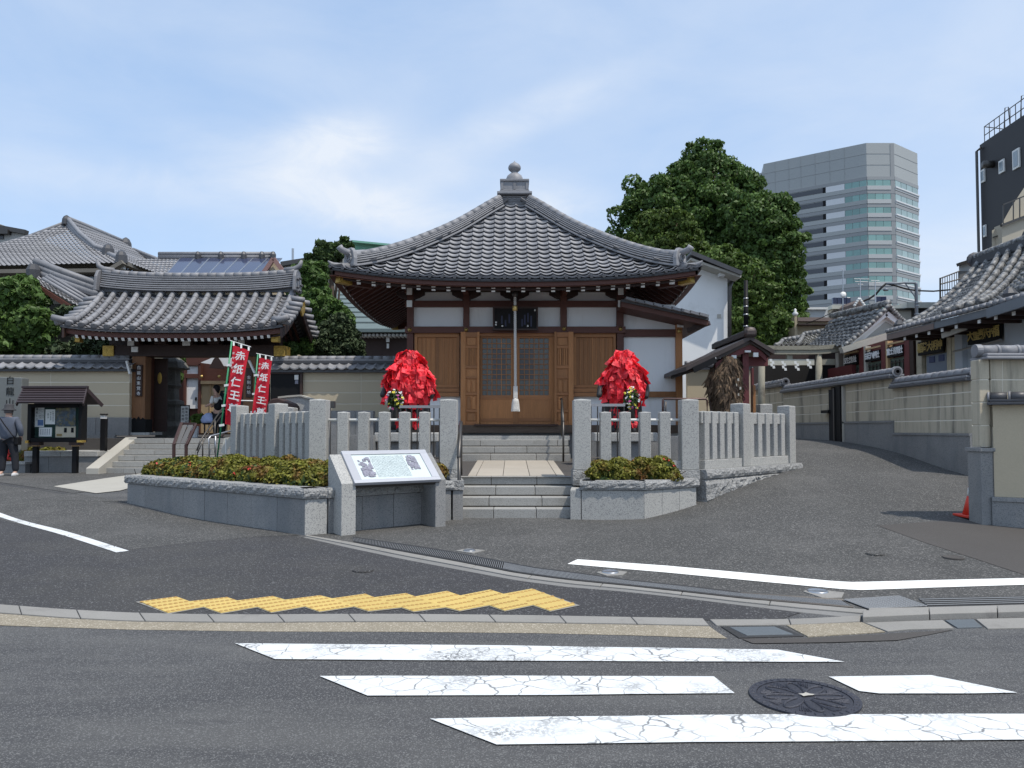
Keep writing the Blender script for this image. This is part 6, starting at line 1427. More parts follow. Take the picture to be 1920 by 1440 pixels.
wj = [((0,0,.82),.08),((-.02,0,1.05),.08),((-.04,0,1.22),(.09,.07)),((-.07,0,1.33),.05),((-.1,0,1.42),(.075,.08)),((-.1,0,1.49),.07),((.07,0,.75),.09),((.1,.02,.42),.06),((.12,0,.06),.04),((.02,-.05,.03),.03),((-.07,0,.75),.09),((-.08,.02,.42),.06),((-.09,0,.06),.04),((-.19,-.05,.03),.03),
      ((-.1,-.12,1.2),.055),((-.15,-.16,1.0),.045),((-.32,-.2,.92),.032),((-.02,.13,1.2),.055),((-.1,.18,1.0),.045),((-.28,.1,.92),.032)]
skin('body', wj, [(0,1),(1,2),(2,3),(3,4),(4,5),(0,6),(6,7),(7,8),(8,9),(0,10),(10,11),(11,12),(12,13),(2,14),(14,15),(15,16),(2,17),(17,18),(18,19)], M_['skin'], pe, pb2)
skin('blouse', [((-.02,0,.98),(.13,.12)),((-.04,0,1.2),(.14,.12)),((-.11,-.13,1.19),.075),((-.15,-.17,1.0),.06),((-.02,.13,1.19),.075)], [(0,1),(1,2),(2,3),(1,4)], M_['white_paint'], pe, pb2)
skin('vest', [((0,.0,.76),(.15,.14)),((.01,.02,1.18),(.12,.11))], [(0,1)], M_['black'], pe, pb2)
skin('trousers', [((0,0,.82),(.15,.13)),((.08,0,.72),.1),((.11,0,.1),.06),((-.07,0,.72),.1),((-.08,0,.1),.06)], [(0,1),(1,2),(0,3),(3,4)], M_['trousers'], pe, pb2)
MB().lathe([(.03,-.16),(.09,-.02),(.105,.06),(.08,.13),(.01,.16)], pb2+V((-.06,.03,1.43)), 14).build('hair', M_['black'], pe, smooth=True)
pb3 = V((P(425,800,22.8).x, 22.9, TZ)); pe = thing('person', 'person in dark clothes half hidden behind the taller banner', 'person', pb3)
skin('body', bj, be, M_['skin'], pe, pb3); skin('jacket', [((0,0,.80),(.17,.13)),((0,0,1.3),(.17,.13)),((-.19,0,1.38),.08),((-.26,.02,1.14),.07),((-.22,.12,.98),.05),((.19,0,1.38),.08),((.26,.02,1.14),.07)], [(0,1),(1,2),(2,3),(3,4),(1,5),(5,6)], M_['trousers'], pe, pb3); skin('trousers', [((0,0,.95),(.17,.12)),((-.1,0,.82),.11),((-.145,.0,.1),.07),((.1,0,.82),.11),((.175,.04,.1),.07)], [(0,1),(1,2),(0,3),(3,4)], M_['trousers'], pe, pb3); MB().lathe([(.03,1.5),(.1,1.56),(.11,1.64),(.08,1.72),(.01,1.74)], pb3, 14).build('hair', M_['black'], pe, smooth=True)
# ================= RIGHT: walls, shrine houses, torii, sandal shrine =================
XW = 8.5
def yw(px): return XW*F/(px-960)/1.0
def side_wall(label, pxa, pxb, ztop, zbase, n_tiles, joints, gr, gate=None):
    ya, yb = yw(pxb), yw(pxa)                      # near, far
    t = thing('boundary_wall', label, 'wall', (XW, (ya+yb)/2, G(XW,(ya+yb)/2)))
    zc = ztop-.27; cuts = [ya]+[yw(j) for j in joints]+[yb]
    zs = [zc]+gr+[zbase]
    for a, b in zip(cuts, cuts[1:]):
        for z1_, z0_ in zip(zs, zs[1:]):
            MB().box(XW, XW+.14, a+.004, b-.004, z0_+.014, z1_-.006).build('wall_panel', M_['wall_stain'], t, bevel=.008)
    MB().box(XW+.005, XW+.13, ya+.002, yb-.002, zbase, zc).build('wall_core', M_['groove_highlight'], t)
    k = max(1, round((yb-ya)/1.6))
    for i in range(k):
        a, b = lerp(ya,yb,i/k), lerp(ya,yb,(i+1)/k); MB().add([V((XW-.04,a+.003,G(XW,a)-.05)),V((XW+.16,a+.003,G(XW,a)-.05)),V((XW+.16,b-.003,G(XW,b)-.05)),V((XW-.04,b-.003,G(XW,b)-.05)),V((XW-.04,a+.003,zbase)),V((XW+.16,a+.003,zbase)),V((XW+.16,b-.003,zbase)),V((XW-.04,b-.003,zbase))],
            [(3,2,1,0),(4,5,6,7),(0,1,5,4),(1,2,6,5),(2,3,7,6),(3,0,4,7)]).build('base_stone', M_['granite_dark'], t, bevel=.004)
    MB().box(XW-.06, XW+.16, ya, yb, zbase-.03, zbase+.012).build('base_ledge', M_['granite_dark'], t)
    for z0_, z1_, w_ in ((zc, zc+.05, .19), (zc+.055, zc+.10, .17), (zc+.105, zc+.145, .14)): MB().box(XW+.07-w_, XW+.07+w_, ya-.02, yb, z0_, z1_).build('coping_course', M_['tile_dark'] if z0_ != zc+.055 else M_['tile'], t, bevel=.01)
    for i in range(n_tiles):
        a, b = lerp(ya,yb,(i-.04)/n_tiles), lerp(ya,yb,(i+1.06)/n_tiles); MB().tube([V((XW+.07,a,zc+.155)), V((XW+.07,b,zc+.155))], [.105,.096], 12).build('coping_tile', M_['tile'], t, smooth=True)
    p = V((XW+.07, ya-.03, zc+.155)); MB().tube([p+V((0,.05,0)), p-V((0,.02,0))], .12, 16).build('end_tile', M_['tile'], t); 
    for r in (.08,.04): MB().lathe([(r,0),(r,.015),(r-.015,.015)], (0,0,0), 16).build('end_tile_ring', M_['tile_dark'], t, M=FM(p-V((0,.02,0))))
    return t
side_wall('nearest stained beige wall section of the ramp, next to the corner pillar', 1676, 1822, 2.72, 1.46, 11, [1763], [2.34-.1,1.99,1.72])
sw = side_wall('middle stained beige wall section of the ramp, holding the black gate', 1469, 1676.2, 2.95, 1.73, 22, [1559,1584], [2.5,2.22,1.98])
side_wall('farthest short beige wall section at the top of the ramp', 1412, 1469, 3.16, 1.75, 10, [], [2.72,2.4,2.1])
gt = thing('metal_gate', 'narrow black metal gate set into the ramp wall', 'gate', (XW-.1, yw(1570), G(XW,yw(1570))))
ya, yb = yw(1582), yw(1559); g0 = G(XW, ya)
MB().box(XW-.09, XW-.03, ya, ya+.3, g0, 2.66).build('gate_leaf', M_['black'], gt); MB().box(XW-.07, XW-.02, ya+.35, yb, g0, 2.6).build('gate_leaf', M_['dark_void'], gt); MB().box(XW-.12, XW-.06, ya+.3, ya+.36, g0, 2.62).build('gate_stile', M_['steel_dark'], gt)
MB().box(XW-.14, XW-.04, yb-.1, yb+.35, 1.98, 2.06).build('latch', M_['black'], gt); MB().box(XW-.06, XW+.1, ya-.12, ya-.02, g0, 2.66).build('jamb', M_['concrete'], gt)
# corner pillar and frontal walls
YK = 10.5
cp = thing('corner_pillar', 'beige rendered corner pillar with grey stone base at the right wall end', 'pillar', P(1838,970,10.25))
XC = P(1837,760,10.25).x; XC1 = P(1856.5,760,10.25).x
zs_ = [P(1837,y,10.25).z for y in (674,711.5,754.5,797.5,838)]
for z1_, z0_ in zip(zs_, zs_[1:]): MB().box(XC, XC1, 10.25, 10.44, z0_+.006, z1_-.006).build('shaft_block', M_['wall_stain'], cp, bevel=.008)
MB().box(XC+.012, XC1-.012, 10.256, 10.43, zs_[-1], zs_[0]).build('shaft_core', M_['groove_highlight'], cp)
zb_c = P(1838,847,10.2).z; MB().box(XC-.05, XC1+.03, 10.17, 10.53, zb_c, P(1838,840,10.2).z).build('base_cap', M_['granite_dark'], cp, bevel=.006)
MB().box(XC-.03, XC1+.02, 10.2, 10.5, .1, zb_c).build('base_stone', M_['granite_dark'], cp, bevel=.006)
uw = thing('boundary_wall', 'tall frontal beige wall with grey ridge tiles at the right edge', 'wall', P(1890,900,YK+.4))
YU = 10.26
def front_cope(t, px0, px1, Y, yt, yb_, r, nt):
    a, b = P(px0, lerp(yt,yb_,.28), Y+.1), P(px1, lerp(yt,yb_,.28), Y+.1)
    for i in range(nt):
        p, q = a.lerp(b, i/nt), a.lerp(b, (i+1.0)/nt); MB().tube([p, q], r, 14).build('ridge_tile', M_['tile'], t, smooth=True)
        if i: MB().tube([p-V((.02,0,0)), p+V((.02,0,0))], r*1.1, 14).build('tile_band', M_['tile'], t, smooth=True)
    MB().tube([a-V((.03,0,0)), a+V((.05,0,0))], r*1.15, 16).build('end_tile', M_['tile'], t)
    z0_, z1_ = P(px0, yb_, Y).z, P(px0, lerp(yt,yb_,.5), Y).z; h = (z1_-z0_)/2
    MB().box(a.x+.02, b.x, Y-.1, Y+.3, z0_, z0_+h*.86).build('coping_course', M_['tile'], t, bevel=.01); MB().box(a.x+.04, b.x, Y-.07, Y+.27, z0_+h, z0_+h*1.9).build('coping_course', M_['tile'], t, bevel=.01)
front_cope(uw, 1831, 2130, YU-.04, 651, 674, .075, 8)
for (a, b) in ((1857.2,1880),(1880.8,2130)):
    for y0, y1 in ((674,711),(712.5,754),(755.5,800)): box_px('wall_panel', (a, y0, b, y1), YU, .12, M_['wall_stain'], uw, .008)
box_px('wall_core', (1860, 676, 2130, 900), YU+.005, .16, M_['groove_highlight'], uw)
lwl = thing('boundary_wall', 'low frontal wall panel with grey base stones in the right corner', 'wall', P(1890,985,10.1))
A_, B_ = P(1859,900,10.2), P(2130,900,9.35); dr_ = (B_-A_); ang = math.atan2(dr_.y, dr_.x); LL = math.hypot(dr_.x, dr_.y); Mw = Matrix.Translation((A_.x,A_.y,0))@Matrix.Rotation(ang, 4, 'Z')
def wb(nm, x0, x1, y0, y1, z0, z1_, m_, bev=.005): MB().box(x0, x1, y0, y1, z0, z1_, M=Mw).build(nm, m_, lwl, bevel=bev, recalc=True)
zt_, zbm, zbs = P(1862,760,10.3).z, P(1862,930,10.3).z, P(1862,938,10.3).z
wb('wall_panel', .03, LL, 0, .15, zbm, zt_, M_['wall_beige']); wb('base_ledge', -.0, LL, -.05, .2, zbs, zbm, M_['granite_dark'])
for i in range(5): wb('base_stone', .0+i*.42, .415+i*.42, -.03, .2, .05, zbs, M_['granite_dark'])
wb('coping_course', -.03, LL, -.12, .28, zt_, zt_+.035, M_['tile_dark']); wb('coping_course', -.0, LL, -.09, .25, zt_+.04, zt_+.075, M_['tile_dark'])
for i in range(9):
    p, q = Mw@V((-.03+i*.24,.08,zt_+.105)), Mw@V((.2+i*.24,.08,zt_+.105)); MB().tube([p, q], [.075,.072], 14).build('ridge_tile', M_['tile_dark'], lwl, smooth=True); MB().tube([p, p+(q-p)*.12], .084, 14).build('tile_band', M_['tile'], lwl, smooth=True)
# traffic cone
c = GP(1806,966); c = V((P(1825,960,10.72).x, 10.72, G(6.5,10.72)+.012)); tc_ = thing('traffic_cone', 'red traffic cone with white band tucked behind the wall pillar', 'traffic cone', c)
red = mat('cone_red', (.7,.05,.025), .5, bump=0); MB().box(c.x-.19, c.x+.19, c.y-.19, c.y+.19, c.z, c.z+.035).build('base', red, tc_, bevel=.01)
MB().lathe([(.14,.035),(.075,.3)], c, 18).build('lower_cone', red, tc_, smooth=True); MB().lathe([(.0765,.3),(.058,.42)], c, 18).build('white_band', M_['white_paint'], tc_, smooth=True); MB().lathe([(.058,.42),(.03,.6),(.025,.62)], c, 18).build('upper_cone', red, tc_, smooth=True)
# ---------- shrine houses behind the wall (facade plane X=11) ----------
XF = 11.0
def fx(px, X=XF): return X*F/(px-960)
def zf(py, px, X=XF): return P(px, py, fx(px, X)).z
def fac(nm, pxa, pxb, z0, z1_, m_, par, out=0, th=.1, bev=0):
    y0, y1 = sorted((fx(pxa), fx(pxb))); return MB().box(XF-out-th, XF-out, y0, y1, z0, z1_).build(nm, m_, par, bevel=bev)
M_['wall_cream'] = mat('wall_cream', (.55,.5,.38), .85, .1, 1, .05, 40, .08, c2scale=2, col2=(.4,.36,.27), c2lo=.5, c2hi=.7); M_['wall_bluegrey'] = mat('wall_bluegrey', (.42,.46,.5), .8, .06, 1, .05, 40, .05); M_['metal_fascia'] = mat('metal_fascia', (.17,.185,.2), .5, .06, 1, .05, 40, .03, metal=.3); M_['fascia_brown'] = mat('fascia_brown', (.2,.15,.13), .7, .1, 2, .05, 40, .05); M_['pillar_red'] = mat('pillar_red', (.13,.025,.025), .6, .15, 3, .1, 30, .1)
M_['sign_gold'] = mat('sign_gold', (.55,.42,.14), .5, .2, 6, .1, 40, 0, metal=.2); M_['door_blue'] = mat('door_blue', (.2,.24,.3), .6, .06, 3, bump=0); M_['door_green'] = mat('door_green', (.06,.09,.07), .5, .1, 3, bump=0)
def facsign(par, pxa, pxb, z0, z1_, chars, m_txt, size, slope=0):
    y0, y1 = fx(pxb), fx(pxa); o = MB().box(XF-.2, XF-.12, y0, y1, z0, z1_).build('sign_board', M_['black'], par, bevel=.01)
    n = len(chars); R_ = Matrix(((0,0,-1,0),(-1,0,0,0),(0,1,0,0),(0,0,0,1)))
    for i, ch in enumerate(chars):
        y = lerp(y1, y0, (i+.5)/n); text('lettering', ch, Matrix.Translation((XF-.205, y, (z0+z1_)/2))@R_, size, m_txt, o, .004, bold=.006)
h1 = thing('shrine_house', 'nearest shrine house on the right with blue-grey walls and gilt sign', 'shrine building', (XF+2, 15, 1.3))
MB().box(XF, XF+5, 12.5, fx(1801), 1.2, 4.2).build('wall', M_['wall_bluegrey'], h1)
fac('corner_post', 1802, 1816, 1.2, 3.95, M_['wall_bluegrey'], h1, 0, .12); fac('corner_post', 1897, 1935, 1.2, 4.0, M_['wall_bluegrey'], h1, 0, .12)
fac('doorway', 1835, 1895, 1.2, 3.35, mat('rust_red', (.16,.045,.03), .8, .1, 2, bump=0), h1, 0, .06)
facsign(h1, 1833, 1894, 3.54, 3.92, '大聖勅守福', M_['sign_gold'], .27)
MB().tube([V((XF-.35,fx(1818),3.42)), V((XF-.35,fx(1910),3.5))], .025, 6).build('gutter_pipe', M_['steel'], h1)
h2 = thing('shrine_house', 'cream walled shrine house with blue doors and a gold lettered sign', 'shrine building', (XF+2, 18.5, 1.3))
MB().box(XF+.02, XF+5, fx(1800), fx(1727), 1.2, 4.2).build('wall', M_['wall_cream'], h2)
for a, b in ((1727,1737),(1785,1793),(1795,1801)): fac('post', a, b, 1.2, 4.1, M_['wall_cream'], h2, 0, .1)
facsign(h2, 1737, 1784, 3.5, 3.86, '稲荷大明神', M_['sign_gold'], .27)
fac('door', 1745, 1783, 1.2, 3.48, M_['door_blue'], h2, -.0, .08)
for a in (1751, 1769):
    fac('door_panel', a, a+10, 3.28, 3.44, mat('navy', (.05,.07,.16), .6) if a == 1751 else bpy.data.materials['navy'], h2, .08, .02); y = (fx(a)+fx(a+10))/2
    MB().lathe([(.0,0),(.13,0),(.12,.02),(0,.025)], (0,0,0), 16, 1, 1.5).build('door_medallion', M_['door_green'], h2, M=Matrix.Translation((XF-.1,y,2.65))@Matrix.Rotation(-math.pi/2, 4, 'Y')@Matrix.Rotation(math.pi/2, 4, 'Z'))
h3 = thing('shrine_house', 'row of dark red shrine bays with white lettered signs and green doors', 'shrine building', (XF+2, 23, 1.3))
MB().box(XF+.04, XF+5, fx(1727), fx(1583), 1.2, 4.15).build('wall', M_['pillar_red'], h3)
for a, b, m_ in ((1708,1718,M_['pillar_red']),(1718.5,1726,M_['wood_dark']),(1673,1677,M_['wood_light']),(1664,1672,M_['pillar_red']),(1631,1635,M_['concrete']),(1622,1630,M_['pillar_red']),(1592,1595,M_['concrete']),(1577,1583,M_['concrete'])): fac('post', a, b, 1.2, 4.1, m_, h3, 0, .16)
for a, b, s_ in ((1678,1708,'富士浅間社'),(1636,1663,'田端八幡社'),(1596,1619,'宝生弁財社')):
    facsign(h3, a, b, 3.60, 3.90, s_, M_['plaster_white'], .21)
    fac('lintel', a-1.5, b+1, 3.97, 4.02, M_['wood_light'], h3, .1, .08); fac('door', a, b, 1.2, 3.58, M_['door_green'], h3, .05, .05)
    for k in range(4):
        y = lerp(fx(b), fx(a), (k+.5)/4); MB().box(XF-.14, XF-.11, y-.012, y+.012, 1.6, 3.5).build('door_bar', M_['steel_dark'], h3)
    for z_ in (2.6,2.9,3.2,3.45): MB().box(XF-.14, XF-.11, fx(b)+.05, fx(a)-.05, z_-.01, z_+.01).build('door_bar', M_['steel_dark'], h3)
# big near roof: eave X=9.95, ridge X=13
def srow(nm, label_par, e0, e1, r1, r0, nu, nv, sag, m=M_['tile_weather']):
    return roof_patch(nm, quadf(e0, e1, r1, r0, sag), nu, nv, .034, .028, m, label_par)
XE = 9.95; ze_ = P(1920,561,fx(1920,XE)).z; YR0 = 20.9; zr_ = P(1905,470,19.3).z
srow('roof_tiles', h1, (XE,12.4,ze_+.05), (XE,fx(1802,XE),ze_+.05), (13.1,fx(1802,XE)+2.6,zr_), (13.1,12.4,zr_), 26, 20, .28)
srow('roof_tiles', h2, (XE,fx(1803,XE),ze_+.02), (XE,19.7,ze_+.02), (13.1,20.9,zr_-.03), (13.1,fx(1803,XE)+2.6,zr_-.03), 22, 20, .28)
def rline(par, a, b, sag, segs, r=.085, nm='ridge_tile', band=True):
    a, b = V(a), V(b)
    for i in range(segs):
        t0, t1 = i/segs, (i+1.05)/segs; p, q = a.lerp(b, t0)-V((0,0,sag*4*t0*(1-t0))), a.lerp(b, t1)-V((0,0,sag*4*t1*(1-min(1,t1)))); MB().tube([p, q], [r*.92, r*.84], 10).build(nm, M_['tile_weather'], par, smooth=True)
R1 = V((13.1,fx(1802,XE)+2.6,zr_+.1)); E1 = V((XE+.1,fx(1802,XE),ze_+.2))
for dy, pp in ((-.55,h1),(-.15,h1),(.32,h2),(.72,h2)): rline(pp, E1+V((0,dy,.0)), R1+V((0,dy,.02)), (.28), 11)
rline(h2, (XE+.15,19.5,ze_+.14), (13.1,20.75,zr_+.08), .28, 12); rline(h2, (XE+.15,19.1,ze_+.1), (13.1,20.35,zr_+.05), .28, 17, .07)
for i in range(2): rline(h1 if i else h2, (13.1, 12.4 if i else 17.6, zr_+.2), (13.1, R1.y if i else 21.0, zr_+.2), 0, 16, .13)
MB().box(12.98,13.22,12.4,21,zr_-.05,zr_+.16).build('ridge_course', M_['tile_dark'], h1)
for pp, y, z_ in ((h2,21.05,zr_+.15),(h1,R1.y-.3,zr_+.25),(h1,19.2-1.2,zr_+.25)): MB().lathe([(.0,0),(.2,0),(.21,.08),(.1,.12),(.0,.12)], (0,0,0), 14).build('ridge_end_tile', M_['tile_dark'], pp, M=FM(V((13.1,y,z_)), 0 if y > 20 else math.pi/2))
for (x, y, z_, pp) in ((XE+.5,fx(1802,XE)+.1,ze_+.32,h1),(XE+.55,fx(1802,XE)+1.0,ze_+.3,h2),(XE+.2,19.5,ze_+.2,h2),(XE+.2,fx(1880,XE),ze_+.22,h1)): MB().lathe([(.12,0),(.14,.1),(.06,.22),(.0,.24)], V((x,y,z_-.1)), 8).build('end_tile', M_['tile_dark'], pp)
# secondary raised eave roll near the camera
for j in range(2): rline(h1, (XE+.55+.25*j,12.6,ze_+.42+.1*j), (XE+.55+.25*j,fx(1868,XE),ze_+.36+.1*j), 0, 8, .09)
# eave rolls, fascia, rafter ends
for pp, y0, y1 in ((h1,12.4,fx(1802,XE)),(h2,fx(1803,XE),19.7)):
    n = int((y1-y0)/.2)
    for i in range(n): y = y0+(i+.5)*(y1-y0)/n; MB().tube([V((XE+.05,y,ze_+.07)), V((XE-.09,y,ze_+.03))], .06, 8).build('eave_roll', M_['tile'], pp, smooth=True)
    MB().box(XE-.03, XE+.02, y0, y1, ze_-.18, ze_-.02).build('fascia', M_['metal_fascia'] if pp is h1 or True else M_['fascia_brown'], pp)
    for i in range(int((y1-y0)/.55)): y = y0+.2+i*.55; MB().box(XE+.05, XF, y-.04, y+.04, ze_-.27, ze_-.2).build('rafter', M_['wood_dark'], pp); MB().box(XE+.035, XE+.05, y-.045, y+.045, ze_-.275, ze_-.195).build('rafter_tip', M_['white_paint'], pp)
MB().box(XE+.02, XF+.1, 12.4, 19.7, ze_-.19, ze_-.15).build('soffit', M_['wood_dark'], h2)
MB().box(XE-.045, XE-.03, fx(1757,XE), 19.65, ze_-.185, ze_-.05).build('fascia', M_['fascia_brown'], h2)
# projecting barge end near camera and a smaller one
MB().beam(V((XE-.1,fx(1865,XE),ze_-.14)), V((XE-.12,13.4,ze_-.04)), .05, .2).build('barge_board', M_['metal_fascia'], h1)
MB().beam(V((XE+.2,fx(1745,XE)-.2,ze_-.34)), V((XE+.3,fx(1790,XE),ze_-.24)), .05, .12).build('barge_board', M_['concrete'], h2)
# small gabled hall facing the camera left of the houses
g = thing('gabled_hall', 'small hall with white triangular gable and old grey tiles behind the torii', 'shrine building', P(1640,650,23.5))
YA = 23.5; ap = P(1660,582,YA); L0 = P(1577,654,YA); R0_ = P(1697,616,YA)
mb = MB(); mb.prism([P(1661,592,YA), P(1602,641,YA), P(1690,616,YA)], (0,.2,0)); mb.build('gable_wall', M_['plaster_white'], g, recalc=True); mb = MB(); mb.prism([P(1661,603,YA-.02), P(1624,634,YA-.02), P(1683,616,YA-.02)], (0,.1,0)); mb.build('gable_panel', mat('gable_grey', (.35,.35,.33), .8), g, recalc=True)
for a, b in (((1661,588),(1580,652)),((1661,588),(1700,617))): MB().beam(P(*a, YA-.15), P(*b, YA-.15), .1, .16).build('barge_board', M_['plaster_white'], g)
MB().beam(P(1577,657,YA-.3), P(1725,612,YA-.3), .25, .18).build('eave_beam', M_['concrete'], g)
MB().box(P(1600,700,YA).x, P(1735,700,YA).x, YA+.1, YA+3, 1.2, 3.6).build('wall', M_['pillar_red'], g)
LB, AB = P(1515,650,27), P(1560,600,27)
roof_patch('roof_tiles', quadf(tuple(L0+V((-.1,-.2,0))), tuple(LB), tuple(AB), tuple(ap+V((0,-.2,.05))), .12), 10, 9, .06, .05, M_['tile_weather'], g)
roof_patch('roof_tiles', quadf(tuple(R0_+V((.1,4,0))), tuple(R0_+V((.1,-.2,0))), tuple(ap+V((0,-.2,.05))), tuple(AB), .05), 10, 5, .06, .05, M_['tile_weather'], g)
for (e, s_) in ((L0, -1), (R0_, 1)): rline(g, e+V((0,-.25,.08)), ap+V((0,-.25,.12)), .06, 12, .08, 'verge_tile')
rline(g, ap+V((0,-.2,.2)), AB+V((0,0,.15)), 0, 8, .12)
# low tiled roofs behind the torii
g2 = thing('tiled_roofs', 'cluster of old weathered tile roofs behind the stone torii', 'roof', P(1520,650,26))
for (x0, x1, yb_, yt, Y, n) in ((1455,1500,652,640,26.5,5),(1495,1545,650,628,27,6),(1535,1585,652,622,26,6),(1545,1580,652,612,26.5,5)):
    a, b, c, d = P(x0,yb_,Y), P(x1,yb_-1,Y), P(x1+8,yt-4,Y+2), P(x0+12,yt+3,Y+2); roof_patch('roof_tiles', quadf(tuple(a),tuple(b),tuple(c),tuple(d),.08), n, 6, .07, .06, M_['tile_weather'], g2)
    rline(g2, d+V((0,0,.1)), c+V((0,0,.1)), 0, n, .11); rline(g2, a+V((0,0,.1)), d+V((0,0,.1)), .05, 6, .09)
MB().box(P(1440,700,26).x, P(1600,700,26).x, 26.2, 29, 1.2, P(1500,652,26).z-.05).build('wall', M_['wood_dark'], g2)
# stone torii with paper streamers
to = thing('torii', 'weathered stone torii gate at the top of the ramp', 'torii', P(1480,820,24))
M_['old_granite'] = mat('old_granite', (.3,.28,.22), .9, .15, 2, .12, 50, .3, col2=(.15,.135,.11), c2scale=2, c2lo=.5, c2hi=.7)
YT = 24.0
for x in (1426.5, 1537): a, b = P(x+3*(1 if x < 1500 else -1)*0, 830, YT), P(x+(2 if x < 1500 else -2), 660, YT); a.z = 1.2; MB().tube([a, b], [.12,.10], 14).build('pillar', M_['old_granite'], to, smooth=True)
mb = MB(); n = 14
for k, (dz, h, w_) in enumerate(((0,.13,.30),(-.14,.13,.24))):
    vs = []
    for j in range(n+1):
        t = j/n; p = P(lerp(1394+6*k,1580-3*k,t), 653+14*k*0, YT); z_ = p.z+.12*(2*t-1)**4*1.+dz; vs += [V((p.x,YT-w_/2,z_-h/2)),V((p.x,YT+w_/2,z_-h/2)),V((p.x,YT+w_/2,z_+h/2)),V((p.x,YT-w_/2,z_+h/2))]
    MB().add(vs, [(j*4+i, (j+1)*4+i, (j+1)*4+(i+1) % 4, j*4+(i+1) % 4) for j in range(n) for i in range(4)]+[(0,1,2,3),(n*4+3,n*4+2,n*4+1,n*4)]).build('top_beam', M_['old_granite'], to, recalc=True)
box_px('tie_beam', (1433, 673.5, 1527, 684.5), YT-.06, .14, mat('pale_beam', (.5,.49,.42), .9), to); box_px('tie_beam', (1541, 673, 1566, 684), YT-.06, .14, M_['old_granite'], to); box_px('strut', (1476, 662, 1486, 674), YT-.05, .12, M_['old_granite'], to)
for px, y0 in ((1447,676),(1469,680),(1493,680),(1516,676)):
    t = thing('paper_streamer', {1447:'first',1469:'second',1493:'third',1516:'fourth'}[px]+' white zigzag paper streamer from the left, hanging under the torii beam', 'paper streamer', P(px, y0+18, YT-.15), 'paper streamers under the torii beam')
    for k in range(4):
        q = P(px-2+(k % 2)*3.5+k*.6, y0+k*4.2, YT-.15-.01*k); s_ = .04; MB().add([q+V((-s_,0,.05)), q+V((s_,0,.05)), q+V((s_*1.4,0,-.035)), q+V((-s_*.5,0,-.04))], [(0,1,2,3)]).build('paper_fold', M_['white_paint'], t)
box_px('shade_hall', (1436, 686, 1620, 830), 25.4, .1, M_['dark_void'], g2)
# small dark shrine roof with straw sandals
ss = thing('sandal_shrine', 'small open shelter with dark brown curved roof and red post', 'shelter', P(1400,830,15.6))
YS2 = 15.6
M_['bronze'] = mat('bronze', (.06,.045,.04), .5, .15, 3, .08, 50, .1, metal=.2)
apx = P(1407,630,YS2)
def lr(pts, Y0, Y1, th, nm, m_):
    q = [P(x, y, Y0) for x, y in pts]; n = len(q)
    for i in range(n-1):
        a, b = q[i], q[i+1]; MB().hexa([a+V((0,0,-th)), b+V((0,0,-th)), V((b.x,Y1,b.z-th)), V((a.x,Y1,a.z-th)), a, b, V((b.x,Y1,b.z)), V((a.x,Y1,a.z))]).build(nm, m_, ss, recalc=True)
lr([(1287,687),(1340,662),(1380,643),(1407,629),(1430,643),(1452,656)], YS2, YS2+2.6, .09, 'roof_sheet', M_['bronze']); lr([(1300,691),(1345,668),(1382,650),(1407,637),(1428,650),(1444,663)], YS2+.1, YS2+2.5, .07, 'roof_sheet', M_['bronze'])
lr([(1342,680),(1382,657),(1407,646),(1426,657),(1437,668)], YS2+.15, YS2+.22, .12, 'barge_board', M_['pillar_red'])
MB().beam(P(1407,628,YS2)+V((0,-.05,.05)), P(1407,628,YS2)+V((0,2.7,.05)), .2, .14).build('ridge', M_['bronze'], ss, bevel=.03); MB().lathe([(.13,0),(.14,.13),(.1,.2),(.0,.22)], P(1407,632,YS2)+V((0,.02,.0)), 16, 1, .5).build('ridge_end', M_['bronze'], ss, smooth=True)
for i in range(11): q = P(1303+i*3.9, 691-i*1.9, YS2-.02); MB().box(q.x-.008, q.x+.008, q.y, q.y+.03, q.z-.07, q.z+.02).build('eave_tooth', M_['white_paint'], ss)
MB().beam(P(1300,694,YS2+.0), P(1342,674,YS2), .06, .12).build('eave_board', M_['black'], ss)
box_px('post', (1393,660,1404.5,765), YS2+.25, .13, M_['pillar_red'], ss); box_px('cross_beam', (1364,669,1440,686), YS2+.4, .1, M_['pillar_red'], ss)
for r in ((1397,657,1408,660.5),(1372,666,1381,672),(1413,661,1422,669)): box_px('beam_end', r, YS2+.1, .05, M_['white_paint'], ss)
box_px('rear_post', (1410,690,1414,790), YS2+2, .1, M_['pillar_red'], ss); box_px('side_post', (1412,722,1417,790), YS2+.6, .1, M_['wood'], ss)
lr([(1345,640),(1365,636),(1385,633)], YS2+2.5, YS2+2.8, .14, 'rear_roof', M_['bronze'])
